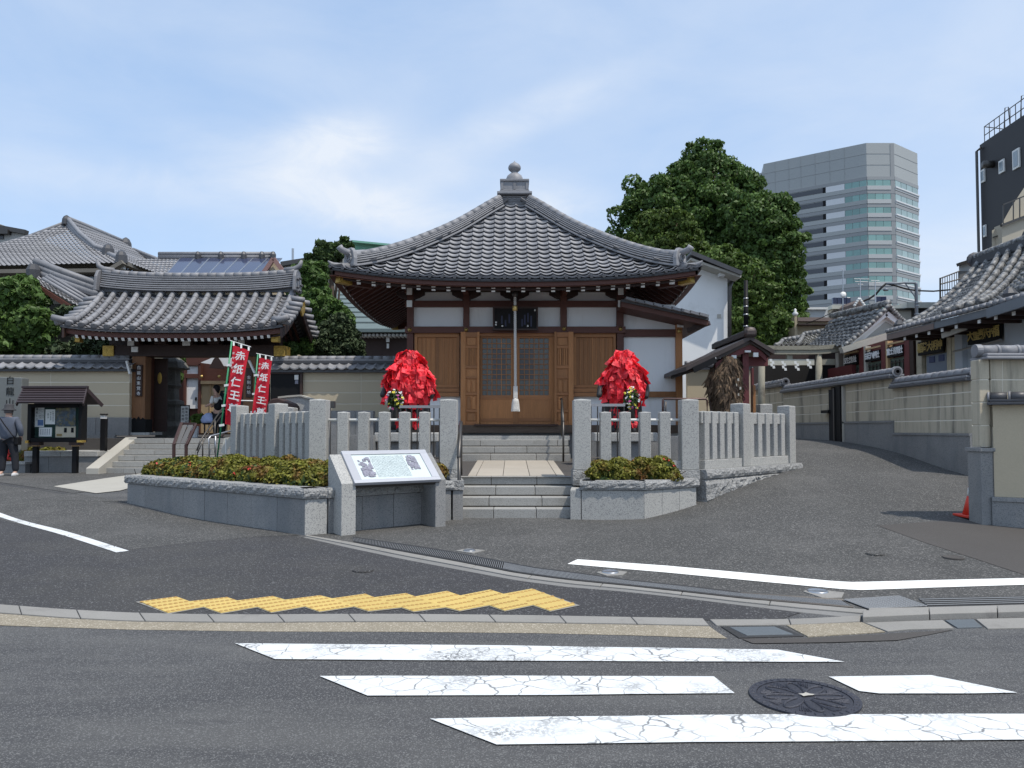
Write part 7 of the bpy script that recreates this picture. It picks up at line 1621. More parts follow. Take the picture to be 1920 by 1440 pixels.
# mass of straw sandals
sm = thing('straw_sandals', 'thick shaggy mass of brown dried straw offerings hanging in the shelter', 'straw offerings', P(1362,800,15.9))
rng2 = np.random.default_rng(77); vs = []; fs = []; nb2 = 0
edges = [(672,1352,1384),(690,1333,1390),(710,1326,1392),(730,1333,1391),(750,1338,1391),(775,1340,1388),(800,1342,1385)]
def eint(y, k):
    for a, b in zip(edges, edges[1:]):
        if y <= b[0]: return lerp(a[k], b[k], max(0,(y-a[0])/(b[0]-a[0])))
    return edges[-1][k]
for i in range(3200):
    y = rng2.uniform(668, 800); l_, r_ = eint(y,1), eint(y,2); u = rng2.uniform(0,1); x = lerp(l_, r_, u); dep = .3*(1-abs(2*u-1)**2.)
    p = P(x, y, 16.05-dep-rng2.uniform(0,.14)); h = rng2.uniform(.12,.3); w_ = rng2.uniform(.008,.03); a = rng2.normal(0,.35); b_ = rng2.normal(0,.25)
    dn = np.array([math.sin(a), -abs(b_)*.5, -1.0]); dn = dn/np.linalg.norm(dn)*h; sd_ = np.array([math.cos(a), rng2.normal(0,.5), 0.])*w_; q = np.array(p)
    tp_ = [q-sd_, q+sd_, q+dn*.5+sd_*1.2+np.array([0,-.04,0]), q+dn*.5-sd_*1.2+np.array([0,-.04,0]), q+dn+sd_*.3, q+dn-sd_*.3]
    vs += tp_; fs += [(nb2,nb2+1,nb2+2,nb2+3),(nb2+3,nb2+2,nb2+4,nb2+5)]; nb2 += 6
o = npmesh('straw', vs, fs, M_['straw'], sm); o['kind'] = 'stuff'
MB().prism([P(1350,672,16.1), P(1386,672,16.1), P(1390,740,16.1), P(1386,800,16.1), P(1344,800,16.1), P(1332,720,16.1)], (0,.35,0)).build('core', M_['wood_dark'], sm, recalc=True)
for x, y in ((1378,705),(1384,712),(1380,722),(1388,728),(1376,732),(1384,740)): q = P(x,y,15.68); MB().add([q+V((-.018,0,.02)), q+V((.02,.0,.035)), q+V((.025,0,-.02)), q+V((-.01,0,-.03))], [(0,1,2,3)]).build('paper_tag', M_['concrete'], sm)
# wall behind it and flue pipe
t = thing('boundary_wall', 'pale beige wall with dark coping behind the straw offerings', 'wall', P(1350,800,19.5)); box_px('wall_panel', (1289,692,1412,830), 19.5, .15, M_['wall_beige'], t); box_px('coping_course', (1284,683,1412,688), 19.35, .4, M_['tile_dark'], t, .01); box_px('coping_course', (1284,688.5,1412,693), 19.4, .3, M_['tile'], t, .01)
for i in range(14): q = P(1284+i*9.2, 681, 19.55); q2 = P(1293.5+i*9.2, 681, 19.55); MB().tube([q, q2], [.06,.065], 8).build('ridge_tile', M_['tile'], t, smooth=True)
t = thing('flue_pipe', 'black vertical flue pipe standing behind the small shelter', 'pipe', P(1398,760,18.4)); MB().tube([P(1398.5,760,18.4), P(1398.5,526,18.4)], .05, 12).build('pipe', M_['black'], t, smooth=True)
for y in (560,575,590,612): MB().tube([P(1398.5,y+1,18.4), P(1398.5,y-1,18.4)], .062, 12).build('pipe_band', M_['steel'], t, smooth=True)
MB().tube([P(1398.5,560,18.4), P(1398.5,613,18.4)], .058, 12).build('pipe_sleeve', M_['black'], t, smooth=True)
# ================= BACKGROUND =================
def bld(name, label, cat, loc): return thing(name, label, cat, loc)
# white house behind the hall
YH = 26.0
wh = bld('white_house', 'plain white rendered house behind the hall with sloping eave', 'house', P(1330,760,YH))
pts = [P(1364,815,YH), P(1364,512,YH), P(1300,487,YH), P(1270,500,YH), P(1270,815,YH)]
MB().prism(pts, (0,7,0)).build('wall', mat('render_white', (.8,.8,.78), .9, .06, .6, .03, 30, .05, col2=(.68,.68,.65), c2scale=1.5, c2lo=.5, c2hi=.75), wh, recalc=True)
MB().beam(P(1384,517,YH-.3), P(1290,479,YH-.3), .9, .14).build('roof_edge', M_['tile_dark'], wh); MB().beam(P(1384,517,YH-.3)+V((0,0,-.1)), P(1290,484,YH-.3)+V((0,0,-.1)), .7, .08).build('roof_soffit', M_['concrete'], wh)
MB().beam(P(1384,517,YH-.3)+V((0,1.5,0)), P(1290,479,YH-.3)+V((0,1.5,0)), 3, .1).build('roof_sheet', M_['tile_dark'], wh)
MB().tube([P(1372,528,YH-.2), P(1368,540,YH-.2), P(1368,800,YH-.2)], .07, 8).build('downpipe', M_['steel_dark'], wh, smooth=True); box_px('eave_block', (1350,511,1360,517), YH-.4, .3, M_['white_paint'], wh); box_px('vent', (1345,589,1352,596), YH-.03, .03, M_['concrete'], wh)
# big tree and its neighbours
YT1 = 40
def bl_(px, py, rpx, Y, ry=None, sz=.9): p = P(px, py, Y); r = rpx*Y/F; return [p.x, p.y, p.z, r, (ry or r*.9), r*sz]
tree('broadleaf_tree', 'tall dense dark green tree rising behind the right side of the hall', (P(1345,800,YT1).x,YT1,1.3), 8, .5,
     [bl_(1320,345,68,YT1),bl_(1318,300,44,YT1),bl_(1255,400,78,YT1),bl_(1360,420,95,YT1),bl_(1205,380,38,YT1),bl_(1290,470,90,YT1),bl_(1400,500,80,YT1),bl_(1195,440,40,YT1),bl_(1375,330,30,YT1),bl_(1160,405,22,YT1),bl_(1150,440,18,YT1),bl_(1185,345,20,YT1)], 90000, .13, M_['leaf'], nlump=420, lump=.17, seed=21)
tree('broadleaf_tree', 'rounded green tree at the right flank of the tall tree, before the tower', (P(1440,800,36).x,36,1.3), 8, .4,
     [bl_(1425,420,62,36),bl_(1445,480,64,36),bl_(1450,560,60,36),bl_(1420,600,70,36),bl_(1395,540,60,36),bl_(1400,400,34,36)], 56000, .125, M_['leaf'], nlump=280, lump=.19, seed=22)
tree('broadleaf_tree', 'lighter yellow-green tree in front, close above the right roof corner', (P(1380,800,30).x,30,1.3), 5, .25,
     [bl_(1350,500,42,30),bl_(1400,520,44,30),bl_(1440,600,38,30),bl_(1420,560,40,30),bl_(1385,600,40,30),bl_(1432,640,34,30)], 27000, .11, M_['leaf_bright'], nlump=150, lump=.2, seed=23)
tree('broadleaf_tree', 'olive green tree just above the right roof slope', (P(1250,800,32).x,32,1.3), 5, .25,
     [bl_(1225,425,36,32),bl_(1270,425,36,32),bl_(1240,470,46,32),bl_(1290,480,44,32),bl_(1195,455,28,32)], 24000, .115, mat('leaf_olive', (.08,.125,.025), .55, .3, .8, .1, 30, 0, rnd=.4, island=True, spec=.3, trans=.2), nlump=130, lump=.2, seed=24)
tree('broadleaf_tree', 'leafy green tree between the gate roof and the hall roof', (P(590,800,27).x,27,1.3), 5, .25,
     [bl_(582,520,34,27),bl_(590,580,44,27),bl_(570,550,26,27),bl_(612,620,34,27),bl_(640,600,26,27)], 26000, .105, M_['leaf'], nlump=140, lump=.22, seed=25)
tree('broadleaf_tree', 'smaller tree top peeping above the left roof corner of the hall', (P(630,800,33).x,33,1.3), 5, .2, [bl_(615,480,26,33),bl_(645,466,18,33),bl_(600,500,26,33)], 7000, .14, M_['leaf_dark'], nlump=30, lump=.35, seed=26)
tree('conifer_bush', 'dense rounded dark conifer behind the boundary wall left of the hall', (P(640,800,24).x,24,1.3), 2, .15, [bl_(628,640,40,24),bl_(650,655,34,24),bl_(605,660,28,24),bl_(640,620,28,24)], 17000, .09, M_['pine'], nlump=60, lump=.3, seed=27, jit=1.2)
tree('broadleaf_tree', 'glossy green tree above the boundary wall at the left edge', (P(25,800,24.5).x,24.5,1.3), 4, .25,
     [bl_(30,560,46,24.5),bl_(50,610,50,24.5),bl_(0,620,60,24.5),bl_(65,640,34,24.5),bl_(-40,580,60,24.5),bl_(45,535,24,24.5)], 26000, .13, M_['leaf'], nlump=150, lump=.22, seed=28)
tree('pine_tree', 'low clipped pine behind the wall left of the gate', (P(170,800,23).x,23,1.3), 2.5, .1, [bl_(135,585,26,23.4,None,.4),bl_(175,655,40,23,None,.4),bl_(120,658,30,23,None,.35),bl_(225,648,24,23,None,.5),bl_(200,668,40,23,None,.3)], 7000, .11, M_['pine'], nlump=40, lump=.35, seed=29, jit=1.3)
t = thing('ground_cover', 'green leaves hanging by the wall coping under the gate eave', 'plant', P(540,665,23)); pts, nr = blob_pts([bl_(545,655,16,23), bl_(575,650,20,23.5)], 2500, .3); leaf_cloud('foliage', pts, nr, .1, M_['leaf'], t); MB().tube([P(545,700,23), P(545,655,23)], .03, 5).build('stem', M_['bark'], t)
# --- left temple roofs
mh_ = bld('main_hall', 'large temple hall with broad grey tiled hip roof at the upper left', 'temple hall', P(120,700,33))
f = quadf(tuple(P(-240,505,31)), tuple(P(232,493,31)), tuple(P(128,421,36)), tuple(P(-240,531,36)+V((0,0,0))), .1)
a, b, c, d = P(-230,506,31), P(236,494,31), P(126,420,36.5), P(-230,500,36.5)
ftA = a.lerp(b, (c.x-a.x)/(b.x-a.x)); UA = (c.x-a.x)/(b.x-a.x); Sv = np.array(c-ftA); Ea, Eb = np.array(a), np.array(b)
def mhf(u, v):
    p = Ea+(Eb-Ea)*u[:,None]+Sv*v[:,None]; p[:,2] -= .9*v*(1-v); return p
roof_patch('roof_tiles', mhf, 50, 24, .05, .035, M_['tile_s'], mh_, K=6, clip=lambda u, v: (u < 1-(1-UA)*v) & (u > UA*(v-.12)/.88))
roof_patch('roof_tiles', quadf(tuple(P(240,494,31.5)), tuple(P(385,548,40)), tuple(P(236,456,44)), tuple(P(128,420,36.5)), .3), 30, 16, .05, .035, M_['tile_s'], mh_, K=6)
def rr2(par, pl, r, nm='ridge_course', m=M_['tile'], n=3):
    for k in range(n): MB().tube([p+V((0,-.02*k,r*1.1*k)) for p in pl], r*(1-.12*k), 8).build(nm, m, par, smooth=True)
rr2(mh_, [P(-230,533,36.2), P(-60,491,36.4), P(60,453,36.4), P(126,428,36.4)], .13); rr2(mh_, [P(127,420,36.3), P(150,448,35), P(180,474,33.5), P(203,481,32.8)], .13); rr2(mh_, [P(203,481,32.6), P(218,487,32), P(230,489,31.3)], .12, n=2)
rr2(mh_, [P(127,424,36.6), P(160,436,39), P(237,467,44)], .17, n=3); rr2(mh_, [P(250,472,44), P(300,492,42), P(322,500,41)], .12, n=2)
for x, y, Y, s_ in ((125,413,36.2,.22),(203,470,32.7,.28),(228,482,31.2,.26),(236,458,43.6,.35)): q = P(x,y,Y); MB().lathe([(s_,-s_),(s_*.9,.2*s_),(s_*.6,.8*s_),(s_*.2,s_*1.1),(0,s_*1.2)], q, 8).build('ridge_end_tile', M_['tile_dark'], mh_)
MB().beam(P(-230,512,31), P(205,508,31), .3, .16).build('fascia', mat('fascia_grey', (.17,.155,.13), .8), mh_); MB().beam(P(205,508,31), P(232,492,31), .3, .16).build('fascia', bpy.data.materials['fascia_grey'], mh_); MB().beam(P(232,494,31.2), P(290,518,36), .3, .16).build('fascia', bpy.data.materials['fascia_grey'], mh_)
wg = mat('wall_greyolive', (.16,.15,.12), .9, .08, 1, .05, 30, .05)
MB().box(P(-260,600,32.5).x, P(195,600,32.5).x, 32.5, 41, 1.2, P(100,488,32.5).z).build('wall', wg, mh_); MB().box(P(195,600,33).x, P(330,600,33).x-2.0, 33.5, 42, 1.2, P(250,512,33).z-.2).build('wall', wg, mh_)
w_ = box_px('window', (126,516,177,543), 32.3, .15, M_['wood_dark'], mh_); 
for r in ((128,519,150,541),(152,519,175,541)): mb = MB(); mb.prect(*r, 32.25, .05); mb.build('pane', mat('pane_grey', (.25,.3,.33), .15, spec=.8) if r[0] == 128 else bpy.data.materials['pane_grey'], w_)
box_px('eave_light', (222,498,231,504), 31.3, .2, M_['white_paint'], mh_)
# side gate roof at left
sr = bld('side_porch', 'small tiled porch roof sloping down towards the gate roof', 'roof', P(120,640,26))
roof_patch('roof_tiles', quadf(tuple(P(60,528,25)), tuple(P(170,590,25)), tuple(P(200,560,27)), tuple(P(75,515,27)), .05), 14, 5, .05, .04, M_['tile_s'], sr)
rr2(sr, [P(66,508,26.6), P(110,525,26.6), P(180,550,26.6)], .16, n=3); MB().lathe([(.22,-.3),(.24,.1),(.15,.3),(.0,.34)], P(63,512,26.4), 8).build('ridge_end_tile', M_['tile_dark'], sr)
for k in range(3): rr2(sr, [P(80+k*6,522-k*3,25.2+.2*k), P(165+k*6,572-k*3,25.2+.2*k)], .06, 'verge_tile', n=1)
MB().beam(P(66,534,25), P(165,596,25), .2, .14).build('barge_board', M_['wood_red'], sr); MB().box(P(92,600,26).x, P(170,600,26).x, 26, 29, 1.3, P(120,570,26).z).build('wall', wg, sr)
roof_patch('roof_tiles', quadf(tuple(P(86,612,25)), tuple(P(130,612,25)), tuple(P(130,596,26)), tuple(P(86,598,26)), 0), 6, 3, .06, .04, M_['tile_s'], sr)
# far left building corner
fl = bld('far_building', 'grey flat-roofed building corner at the far left behind the hall roof', 'building', P(10,500,60)); MB().prism([P(-200,470,60), P(46,470,60), P(46,437,60), P(0,420,60), P(-200,395,60)], (0,8,0)).build('wall', mat('grey_wall', (.36,.36,.34), .85, .06, .5), fl, recalc=True); MB().beam(P(-200,390,59.9), P(50,436,59.9), .5, .35).build('roof_edge', M_['steel_dark'], fl); box_px('window', (-4,441,6,448), 59.9, .1, M_['glass_dark'], fl); box_px('balcony_band', (-40,430,14,438), 59.5, .5, M_['steel_dark'], fl)
# building with solar panels
so = bld('solar_house', 'tiled house with a row of dark blue solar panels behind the gate roof', 'house', P(420,600,38))
e0, e1, r1_, r0_ = P(300,522,36), P(516,522,36), P(524,486,39), P(300,486,39)
roof_patch('roof_tiles', quadf(tuple(e0+V((-3,0,0))), tuple(e1), tuple(r1_), tuple(r0_+V((-3,0,0))), 0), 44, 9, .04, .03, M_['tile_s'], so, K=6)
rr2(so, [P(298,482,39), P(514,482,39)], .14, n=2)
for x in (371,414,457,491,512): MB().lathe([(.15,-.15),(.16,.1),(.08,.25),(0,.28)], P(x,481,38.8), 8).build('ridge_ornament', M_['tile_dark'], so)
up = V((0,0,.12))
for i in range(7):
    x0b, x1b = 309+i*26.5, 309+(i+1)*26.5-1.4; x0t, x1t = x0b+28, x1b+28; a, b, c, d = [q+up for q in (e0.lerp(e1,(x0b-300)/216), e0.lerp(e1,(x1b-300)/216), r0_.lerp(r1_,(x1t-300)/216).lerp(e0.lerp(e1,(x1t-300)/216),.06), r0_.lerp(r1_,(x0t-300)/216).lerp(e0.lerp(e1,(x0t-300)/216),.06))]
    MB().hexa([a-up*.4,b-up*.4,c-up*.4,d-up*.4,a,b,c,d]).build('solar_panel', M_['solar'], so, recalc=True)
    for q0_, q1_ in ((a, d), (b, c)): MB().beam(q0_+V((0,0,.0)), q1_+V((0,0,.0)), .03, .02).build('panel_frame', M_['steel'], so)
MB().prism([P(536,518,37), P(513,490,37), P(492,518,37)], (0,.3,0)).build('gable_wall', M_['wall_beige'], so, recalc=True)
for a, b in (((513,485),(490,518)),((513,485),(537,517))): MB().beam(P(*a,36.8), P(*b,36.8), .15, .2).build('barge_board', mat('barge_pink', (.28,.16,.14), .7) if a == (513,485) and b[0] == 490 else bpy.data.materials['barge_pink'], so)
MB().box(P(300,600,38).x, P(534,600,38).x, 38, 44, 1.3, P(400,520,38).z).build('wall', M_['wall_beige'], so)
fb = bld('far_building', 'dark grey flat roofed building behind the gate and trees', 'building', P(600,600,52)); MB().prism([P(530,640,52), P(760,640,52), P(760,478,52), P(600,486,52), P(530,496,52)], (0,8,0)).build('wall', mat('grey_far', (.3,.3,.28), .85, .06, .5), fb, recalc=True); MB().beam(P(528,496,51.9), P(604,484,51.9), .5, .3).build('roof_edge', M_['steel_dark'], fb); MB().tube([P(549,494,52), P(549,466,52)], .08, 6).build('mast', M_['steel'], fb)
# copper green roofs behind the hall
cg = bld('copper_ridge', 'bright green copper ridge peeping over the left roof slope of the hall', 'roof', P(700,475,48)); MB().prism([P(662,475,48), P(760,480,48), P(740,462,48), P(700,459,48), P(668,457,48), P(661,453,48)], (0,.8,0)).build('ridge', M_['copper_green'], cg, recalc=True, bevel=.03); MB().beam(P(662,455,47.9), P(755,464,47.9), .9, .12).build('ridge_cap', M_['copper_green'], cg)
MB().box(P(670,480,48.4).x, P(740,480,48.4).x, 48.4, 55, 1.3, P(700,476,48).z).build('body', M_['wood_dark'], cg)
ct = bld('copper_roof_hall', 'grey-green copper roofed hall seen under the left eave of the worship hall', 'temple hall', P(700,700,38))
vs = []; n = 16
for i in range(n+1):
    t = i/n; yl = lerp(618,545,t**.8); zz_ = 36+5*t
    for j in range(9): vs.append(P(lerp(640-10*t, 800, j/8), yl, zz_))
MB().add(vs, [(i*9+j, i*9+j+1, (i+1)*9+j+1, (i+1)*9+j) for i in range(n) for j in range(8)]).build('roof', M_['copper'], ct, smooth=True)
for i in range(9): a, b = P(640-i, lerp(618,545,(i/8)**.8), 36+5*i/8-.1), P(800, lerp(618,545,(i/8)**.8), 36+5*i/8-.1); MB().beam(a, b, .05, .04).build('seam', M_['copper'], ct)
MB().beam(P(638,620,35.9), P(800,620,35.9), .3, .16).build('eave_edge', M_['copper'], ct); MB().box(P(672,650,37).x, P(800,650,37).x, 37, 43, 1.3, P(700,620,37).z).build('wall', M_['wood_dark'], ct)
for i in range(18): q = P(670+i*7.4, 628, 36.2); MB().box(q.x-.05, q.x+.05, 36.2, 37, q.z-.06, q.z+.06).build('rafter_tip', M_['white_paint'], ct)
for r in ((724,632,730,641),(725,644,729,653)): box_px('bracket_tip', r, 36.6, .1, M_['white_paint'], ct)
# ---------- tower ----------
KT = 210
def TP(px, py, Y): return P(px, py, Y)
tw = bld('office_tower', 'tall grey office tower with banded green glass at the right', 'office tower', P(1650,800,KT))
Ya, Yb_, Yc, Yd = KT*537/497, KT, KT, KT*537/517
def col(px, Y): return P(px, 500, Y).x
cor = [(col(1434,Ya), Ya), (col(1628,Yb_), Yb_), (col(1680,Yc), Yc), (col(1724,Yd), Yd)]
ztop = P(1650,268,KT).z
m_tw = mat('tower_grey', (.34,.355,.345), .6, .03, .05, .02, 3, 0, rnd=.02); m_twd = mat('tower_dark', (.27,.28,.28), .6, .03, .05, .02, 3, 0, rnd=.02); m_twl = mat('tower_light', (.43,.44,.43), .6, .03, .05, .02, 3, 0, rnd=.02); m_gl = mat('tower_glass', (.19,.33,.30), .15, .1, .2, .05, 3, 0, rnd=.15, spec=.7); m_glr = mat('tower_glass_side', (.28,.37,.36), .2, .1, .2, .05, 3, 0, rnd=.15); m_tww = mat('tower_white', (.62,.63,.63), .6, .03, .05, .02, 3, 0, rnd=.04)
poly = [V((x, y, -5)) for x, y in cor]+[V((cor[3][0]+10, cor[3][1]+40, -5)), V((cor[0][0]+10, cor[0][1]+40, -5))]
MB().prism(poly, (0,0,ztop+5)).build('wall', m_tw, tw, recalc=True)
x0t = col(1418, Ya*1.012); MB().prism([V((x0t,Ya*1.012,-5)), V((cor[0][0]+.1,Ya+.05,-5)), V((cor[0][0]+5,Ya+30,-5)), V((x0t,Ya+30,-5))], (0,0,P(1425,322,Ya).z+5)).build('wall', m_tw, tw, recalc=True)
def facet(i0, t0, t1, z0, z1_, out, m_, nm):
    a, b = V((*cor[i0], 0)), V((*cor[i0+1], 0)); d = (b-a).normalized(); n_ = V((d.y, -d.x, 0)); p, q = a.lerp(b, t0), a.lerp(b, t1); o_ = n_*out
    return MB().hexa([V((p.x,p.y,z0))+o_,V((q.x,q.y,z0))+o_,V((q.x,q.y,z0))-n_*.5,V((p.x,p.y,z0))-n_*.5,V((p.x,p.y,z1_))+o_,V((q.x,q.y,z1_))+o_,V((q.x,q.y,z1_))-n_*.5,V((p.x,p.y,z1_))-n_*.5]).build(nm, m_, tw, recalc=True)
zz0 = P(1650,331,KT).z; per = (P(1650,331,KT).z-P(1650,560,KT).z)/8.9
# parapet joints
for t_ in (.12,.26,.38,.52,.66,.8): facet(0, t_-.001, t_+.001, zz0, ztop, .06, m_twd, 'panel_joint')
for zf_ in (.35,.68): 
    z_ = lerp(zz0, ztop, zf_)
    for i0 in (0,1,2): facet(i0, 0, 1, z_-.05, z_+.05, .06, m_twd, 'panel_joint')
facet(1, .86, 1.0, zz0-per*9.5, ztop-.3, .1, m_twd, 'corner_recess')
for fl_ in range(13):
    zt1 = zz0-fl_*per; zd = zt1-per*.25; zg = zd-per*.43
    for i0 in (0,1,2):
        facet(i0, 0, 1, zd, zt1, .15, m_twd, 'dark_band')
        if i0 == 2: facet(i0, 0, 1, zg-.15*per, zg-.05*per, .45, m_tww, 'ledge')
    facet(0, 0, 1, zg-per*.3, zg, .2, m_tw, 'spandrel'); facet(1, 0, .86, zg-per*.3, zg, .25, m_twl, 'spandrel'); facet(2, 0, 1, zg-per*.3, zg-.15*per, .25, m_twl, 'spandrel')
    facet(0, .62, .795, zg, zd, .12, m_tww, 'white_panel')
    facet(0, .2, .615, zg+per*.05, zd-per*.05, .1, mat('slit_dark', (.07,.075,.085), .4, bump=0) if fl_ == 0 else bpy.data.materials['slit_dark'], 'dark_window'); facet(0, .59, .617, zg, zd, .13, M_['black'], 'dark_window')
    for k in range(3): facet(0, .80+k*.067, .80+(k+1)*.067-.004, zg, zd, .1, m_gl, 'window')
    for k in range(3): facet(1, .02+k*.28, .02+(k+1)*.28-.015, zg, zd, .1, m_gl, 'window')
    for k in range(4): facet(2, .02+k*.24, .02+(k+1)*.24-.02, zg, zd, .1, m_glr, 'window')
# ---------- dark building top right ----------
db = bld('dark_building', 'dark brown tall building with roof railing at the top right corner', 'building', P(1880,500,44))
m_db = mat('dark_panel', (.022,.02,.021), .6, .08, .3, .03, 8, .03)
# left side wall recedes: near edge right, far edge at px 1842
A1, A2 = P(1842,500,46), P(1960,500,40); zt1, = (P(1842,272,46).z,)
dvec = (A2-A1); dvec.z = 0
MB().prism([V((A1.x,A1.y,0)), V((A2.x,A2.y,0)), V((A2.x+12,A2.y+3,0)), V((A1.x+12,A1.y+3,0))], (0,0,zt1)).build('wall', m_db, db, recalc=True)
nrm_ = V((dvec.y,-dvec.x,0)).normalized(); 
def onw(t, z, o=.05): p = A1.lerp(A2, t); return V((p.x,p.y,z))+nrm_*o
def wq(nm, t0, t1, z0, z1_, m_, o=.06): a, b = onw(t0,z0,o), onw(t1,z0,o); return MB().hexa([a, b, onw(t1,z0,-.1), onw(t0,z0,-.1), onw(t0,z1_,o), onw(t1,z1_,o), onw(t1,z1_,-.1), onw(t0,z1_,-.1)]).build(nm, m_, db, recalc=True)
def tpx(px):           # parameter on wall for a pixel column
    k = (px-960)/F; den = dvec.x-k*dvec.y; return (k*A1.y-A1.x)/den
for px0, px1, y0, y1 in ((1850.5,1858,318,342),(1885.5,1895.5,300,324),(1912,1925,280,316),(1853,1858,422,444)):
    t0, t1 = tpx(px0), tpx(px1); Ym = lerp(A1.y, A2.y, (t0+t1)/2); z0, z1_ = P(px0,y1,Ym).z, P(px0,y0,Ym).z; f_ = wq('window_frame', t0, t1, z0, z1_, M_['white_paint'], .08); 
    dt = (t1-t0)*.18; a, b = onw(t0+dt,z0+.12,.1), onw(t1-dt,z0+.12,.1); MB().hexa([a, b, onw(t1-dt,z0+.12,.05), onw(t0+dt,z0+.12,.05), onw(t0+dt,z1_-.12,.1), onw(t1-dt,z1_-.12,.1), onw(t1-dt,z1_-.12,.05), onw(t0+dt,z1_-.12,.05)]).build('pane', bpy.data.materials['pane_grey'], f_, recalc=True)
t0 = tpx(1873); Ym = lerp(A1.y,A2.y,t0); q = onw(t0, P(1873,308,Ym).z, .0); MB().tube([q, q+nrm_*.6], .22, 10).build('vent_hood', M_['steel_dark'], db, smooth=True)
MB().tube([onw(.0,2,.1)+V((-.1,0,0)), onw(.0,zt1-.4,.1)+V((-.1,0,0)), onw(.06,zt1-.3,.1)], .08, 6).build('downpipe', M_['steel_dark'], db)
for k in range(12):
    a = onw(k/11*.98, zt1, -.3); MB().tube([a, a+V((0,0,1.15))], .025, 5).build('railing_post', M_['steel_dark'], db)
for z_ in (.15,.6,1.15): MB().tube([onw(0,zt1+z_,-.3), onw(.98,zt1+z_,-.3)], .03, 5).build('railing_bar', M_['steel_dark'], db)
MB().tube([onw(0,zt1+1.15,-.3), onw(0,zt1+1.15,-.3)+V((2.,.5,0))], .03, 5).build('railing_bar', M_['steel_dark'], db)
for tt in (.28,.55): 
    a = onw(tt, zt1+.1, -.5); MB().tube([a, a+V((.1,0,1.5)), a+V((.5,.3,1.7)), a+V((.6,.3,.2))], .03, 5).build('ladder_hoop', M_['steel_dark'], db)
bm3 = bld('beige_house', 'beige house with slanted top floor and balcony in front of the dark building', 'house', P(1890,600,30))
m_bh = mat('beige_render', (.42,.38,.3), .85, .05, .5, .03, 10, .03)
MB().prism([P(1858,600,31), P(1990,600,31), P(1990,230,31), P(1935,330,31), P(1896,388,31), P(1876,424,31), P(1860,432,31)], (7,6,0)).build('wall', m_bh, bm3, recalc=True)
MB().prism([P(1879,420,30.6), P(1990,378,30.6), P(1990,560,30.6), P(1879,560,30.6)], (0,.5,0)).build('balcony_wall', m_bh, bm3, recalc=True)
MB().beam(P(1877,423,30.5), P(1990,380,30.5), .12, .1).build('balcony_edge', M_['steel_dark'], bm3)
MB().beam(P(1880,384,30.6), P(1990,340,30.6), .05, .05).build('railing_bar', M_['steel_dark'], bm3)
for x in (1881,1900,1912,1930,1950): MB().tube([P(x, 384-(x-1880)*.4, 30.6), P(x, 422-(x-1880)*.38, 30.6)], .025, 5).build('railing_post', M_['steel_dark'], bm3)
box_px('window', (1897,452,1960,500), 30.5, .2, M_['steel_dark'], bm3); box_px('light', (1877,464,1880,468), 30.4, .1, M_['white_paint'], bm3)
MB().beam(P(1862,445,30.9), P(1879,440,30.9), .05, .05).build('wall_joint', M_['steel_dark'], bm3)
# grey low building with mesh fence
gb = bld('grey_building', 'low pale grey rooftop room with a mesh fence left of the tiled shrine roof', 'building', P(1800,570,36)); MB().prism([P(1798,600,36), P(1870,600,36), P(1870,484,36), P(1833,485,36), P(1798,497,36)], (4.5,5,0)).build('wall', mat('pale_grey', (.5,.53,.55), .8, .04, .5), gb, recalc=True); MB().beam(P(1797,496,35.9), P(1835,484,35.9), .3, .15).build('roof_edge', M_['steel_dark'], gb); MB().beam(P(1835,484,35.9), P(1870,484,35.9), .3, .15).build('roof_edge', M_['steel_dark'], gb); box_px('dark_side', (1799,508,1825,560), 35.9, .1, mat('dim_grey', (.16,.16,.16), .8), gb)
for i in range(9): x = 1763+i*4.4; MB().tube([P(x,560,34), P(x,522-(x-1763)*.38,34)], .018, 4).build('fence_bar', M_['steel_dark'], gb)
for a, b in (((1763,522),(1800,508)),((1763,533),(1800,523)),((1763,558),(1800,552))): MB().tube([P(*a,34), P(*b,34)], .03, 4).build('fence_rail', M_['steel_dark'], gb)
MB().tube([P(1763,562,34), P(1763,521,34)], .04, 5).build('fence_post', M_['steel_dark'], gb)
# cream flat building under the tower
cb = bld('flat_building', 'long cream flat roofed building below the tower', 'building', P(1670,620,48)); m_cb = mat('cream_far', (.45,.42,.36), .85, .05, .3, .03, 6, 0)
box_px('wall', (1562,578,1765,700), 48, 8, m_cb, cb); box_px('roof_band', (1700,566.5,1768,577), 47.6, 9, mat('roof_band', (.52,.52,.46), .8), cb); box_px('roof_band', (1560,572,1640,579), 47.7, 8, bpy.data.materials['roof_band'], cb); box_px('dark_floor', (1563,582,1640,600), 47.8, .3, mat('brown_far', (.12,.09,.07), .8), cb); box_px('window', (1712,580,1745,606), 47.8, .2, M_['steel_dark'], cb); box_px('window', (1714,583,1728,604), 47.7, .1, M_['glass_dark'], cb); box_px('shade_band', (1650,578,1768,581), 47.8, .2, M_['steel_dark'], cb)
for i in range(4): box_px('solar_panel', (1562+i*8.5,558,1569.5+i*8.5,570), 49, .2, M_['solar'], cb)
for i in range(2): box_px('solar_panel', (1643+i*10,556,1652+i*10,568), 49, .2, M_['solar'], cb)
box_px('white_band', (1572,592,1600,604), 47.5, .2, M_['white_paint'], cb); MB().tube([P(1681,583,47.7), P(1681,620,47.7)], .08, 6).build('downpipe', M_['white_paint'], cb)
cb2 = bld('flat_building', 'small white building at the foot of the tower beside the tree', 'building', P(1525,600,46)); box_px('wall', (1496,579,1552,640), 46, 5, mat('white_far', (.6,.62,.62), .8, .03), cb2); box_px('roof_edge', (1494,576,1552,580), 45.8, 5.3, M_['white_paint'], cb2); box_px('window', (1506,585,1517,594), 45.9, .1, M_['leaf_dark'], cb2)
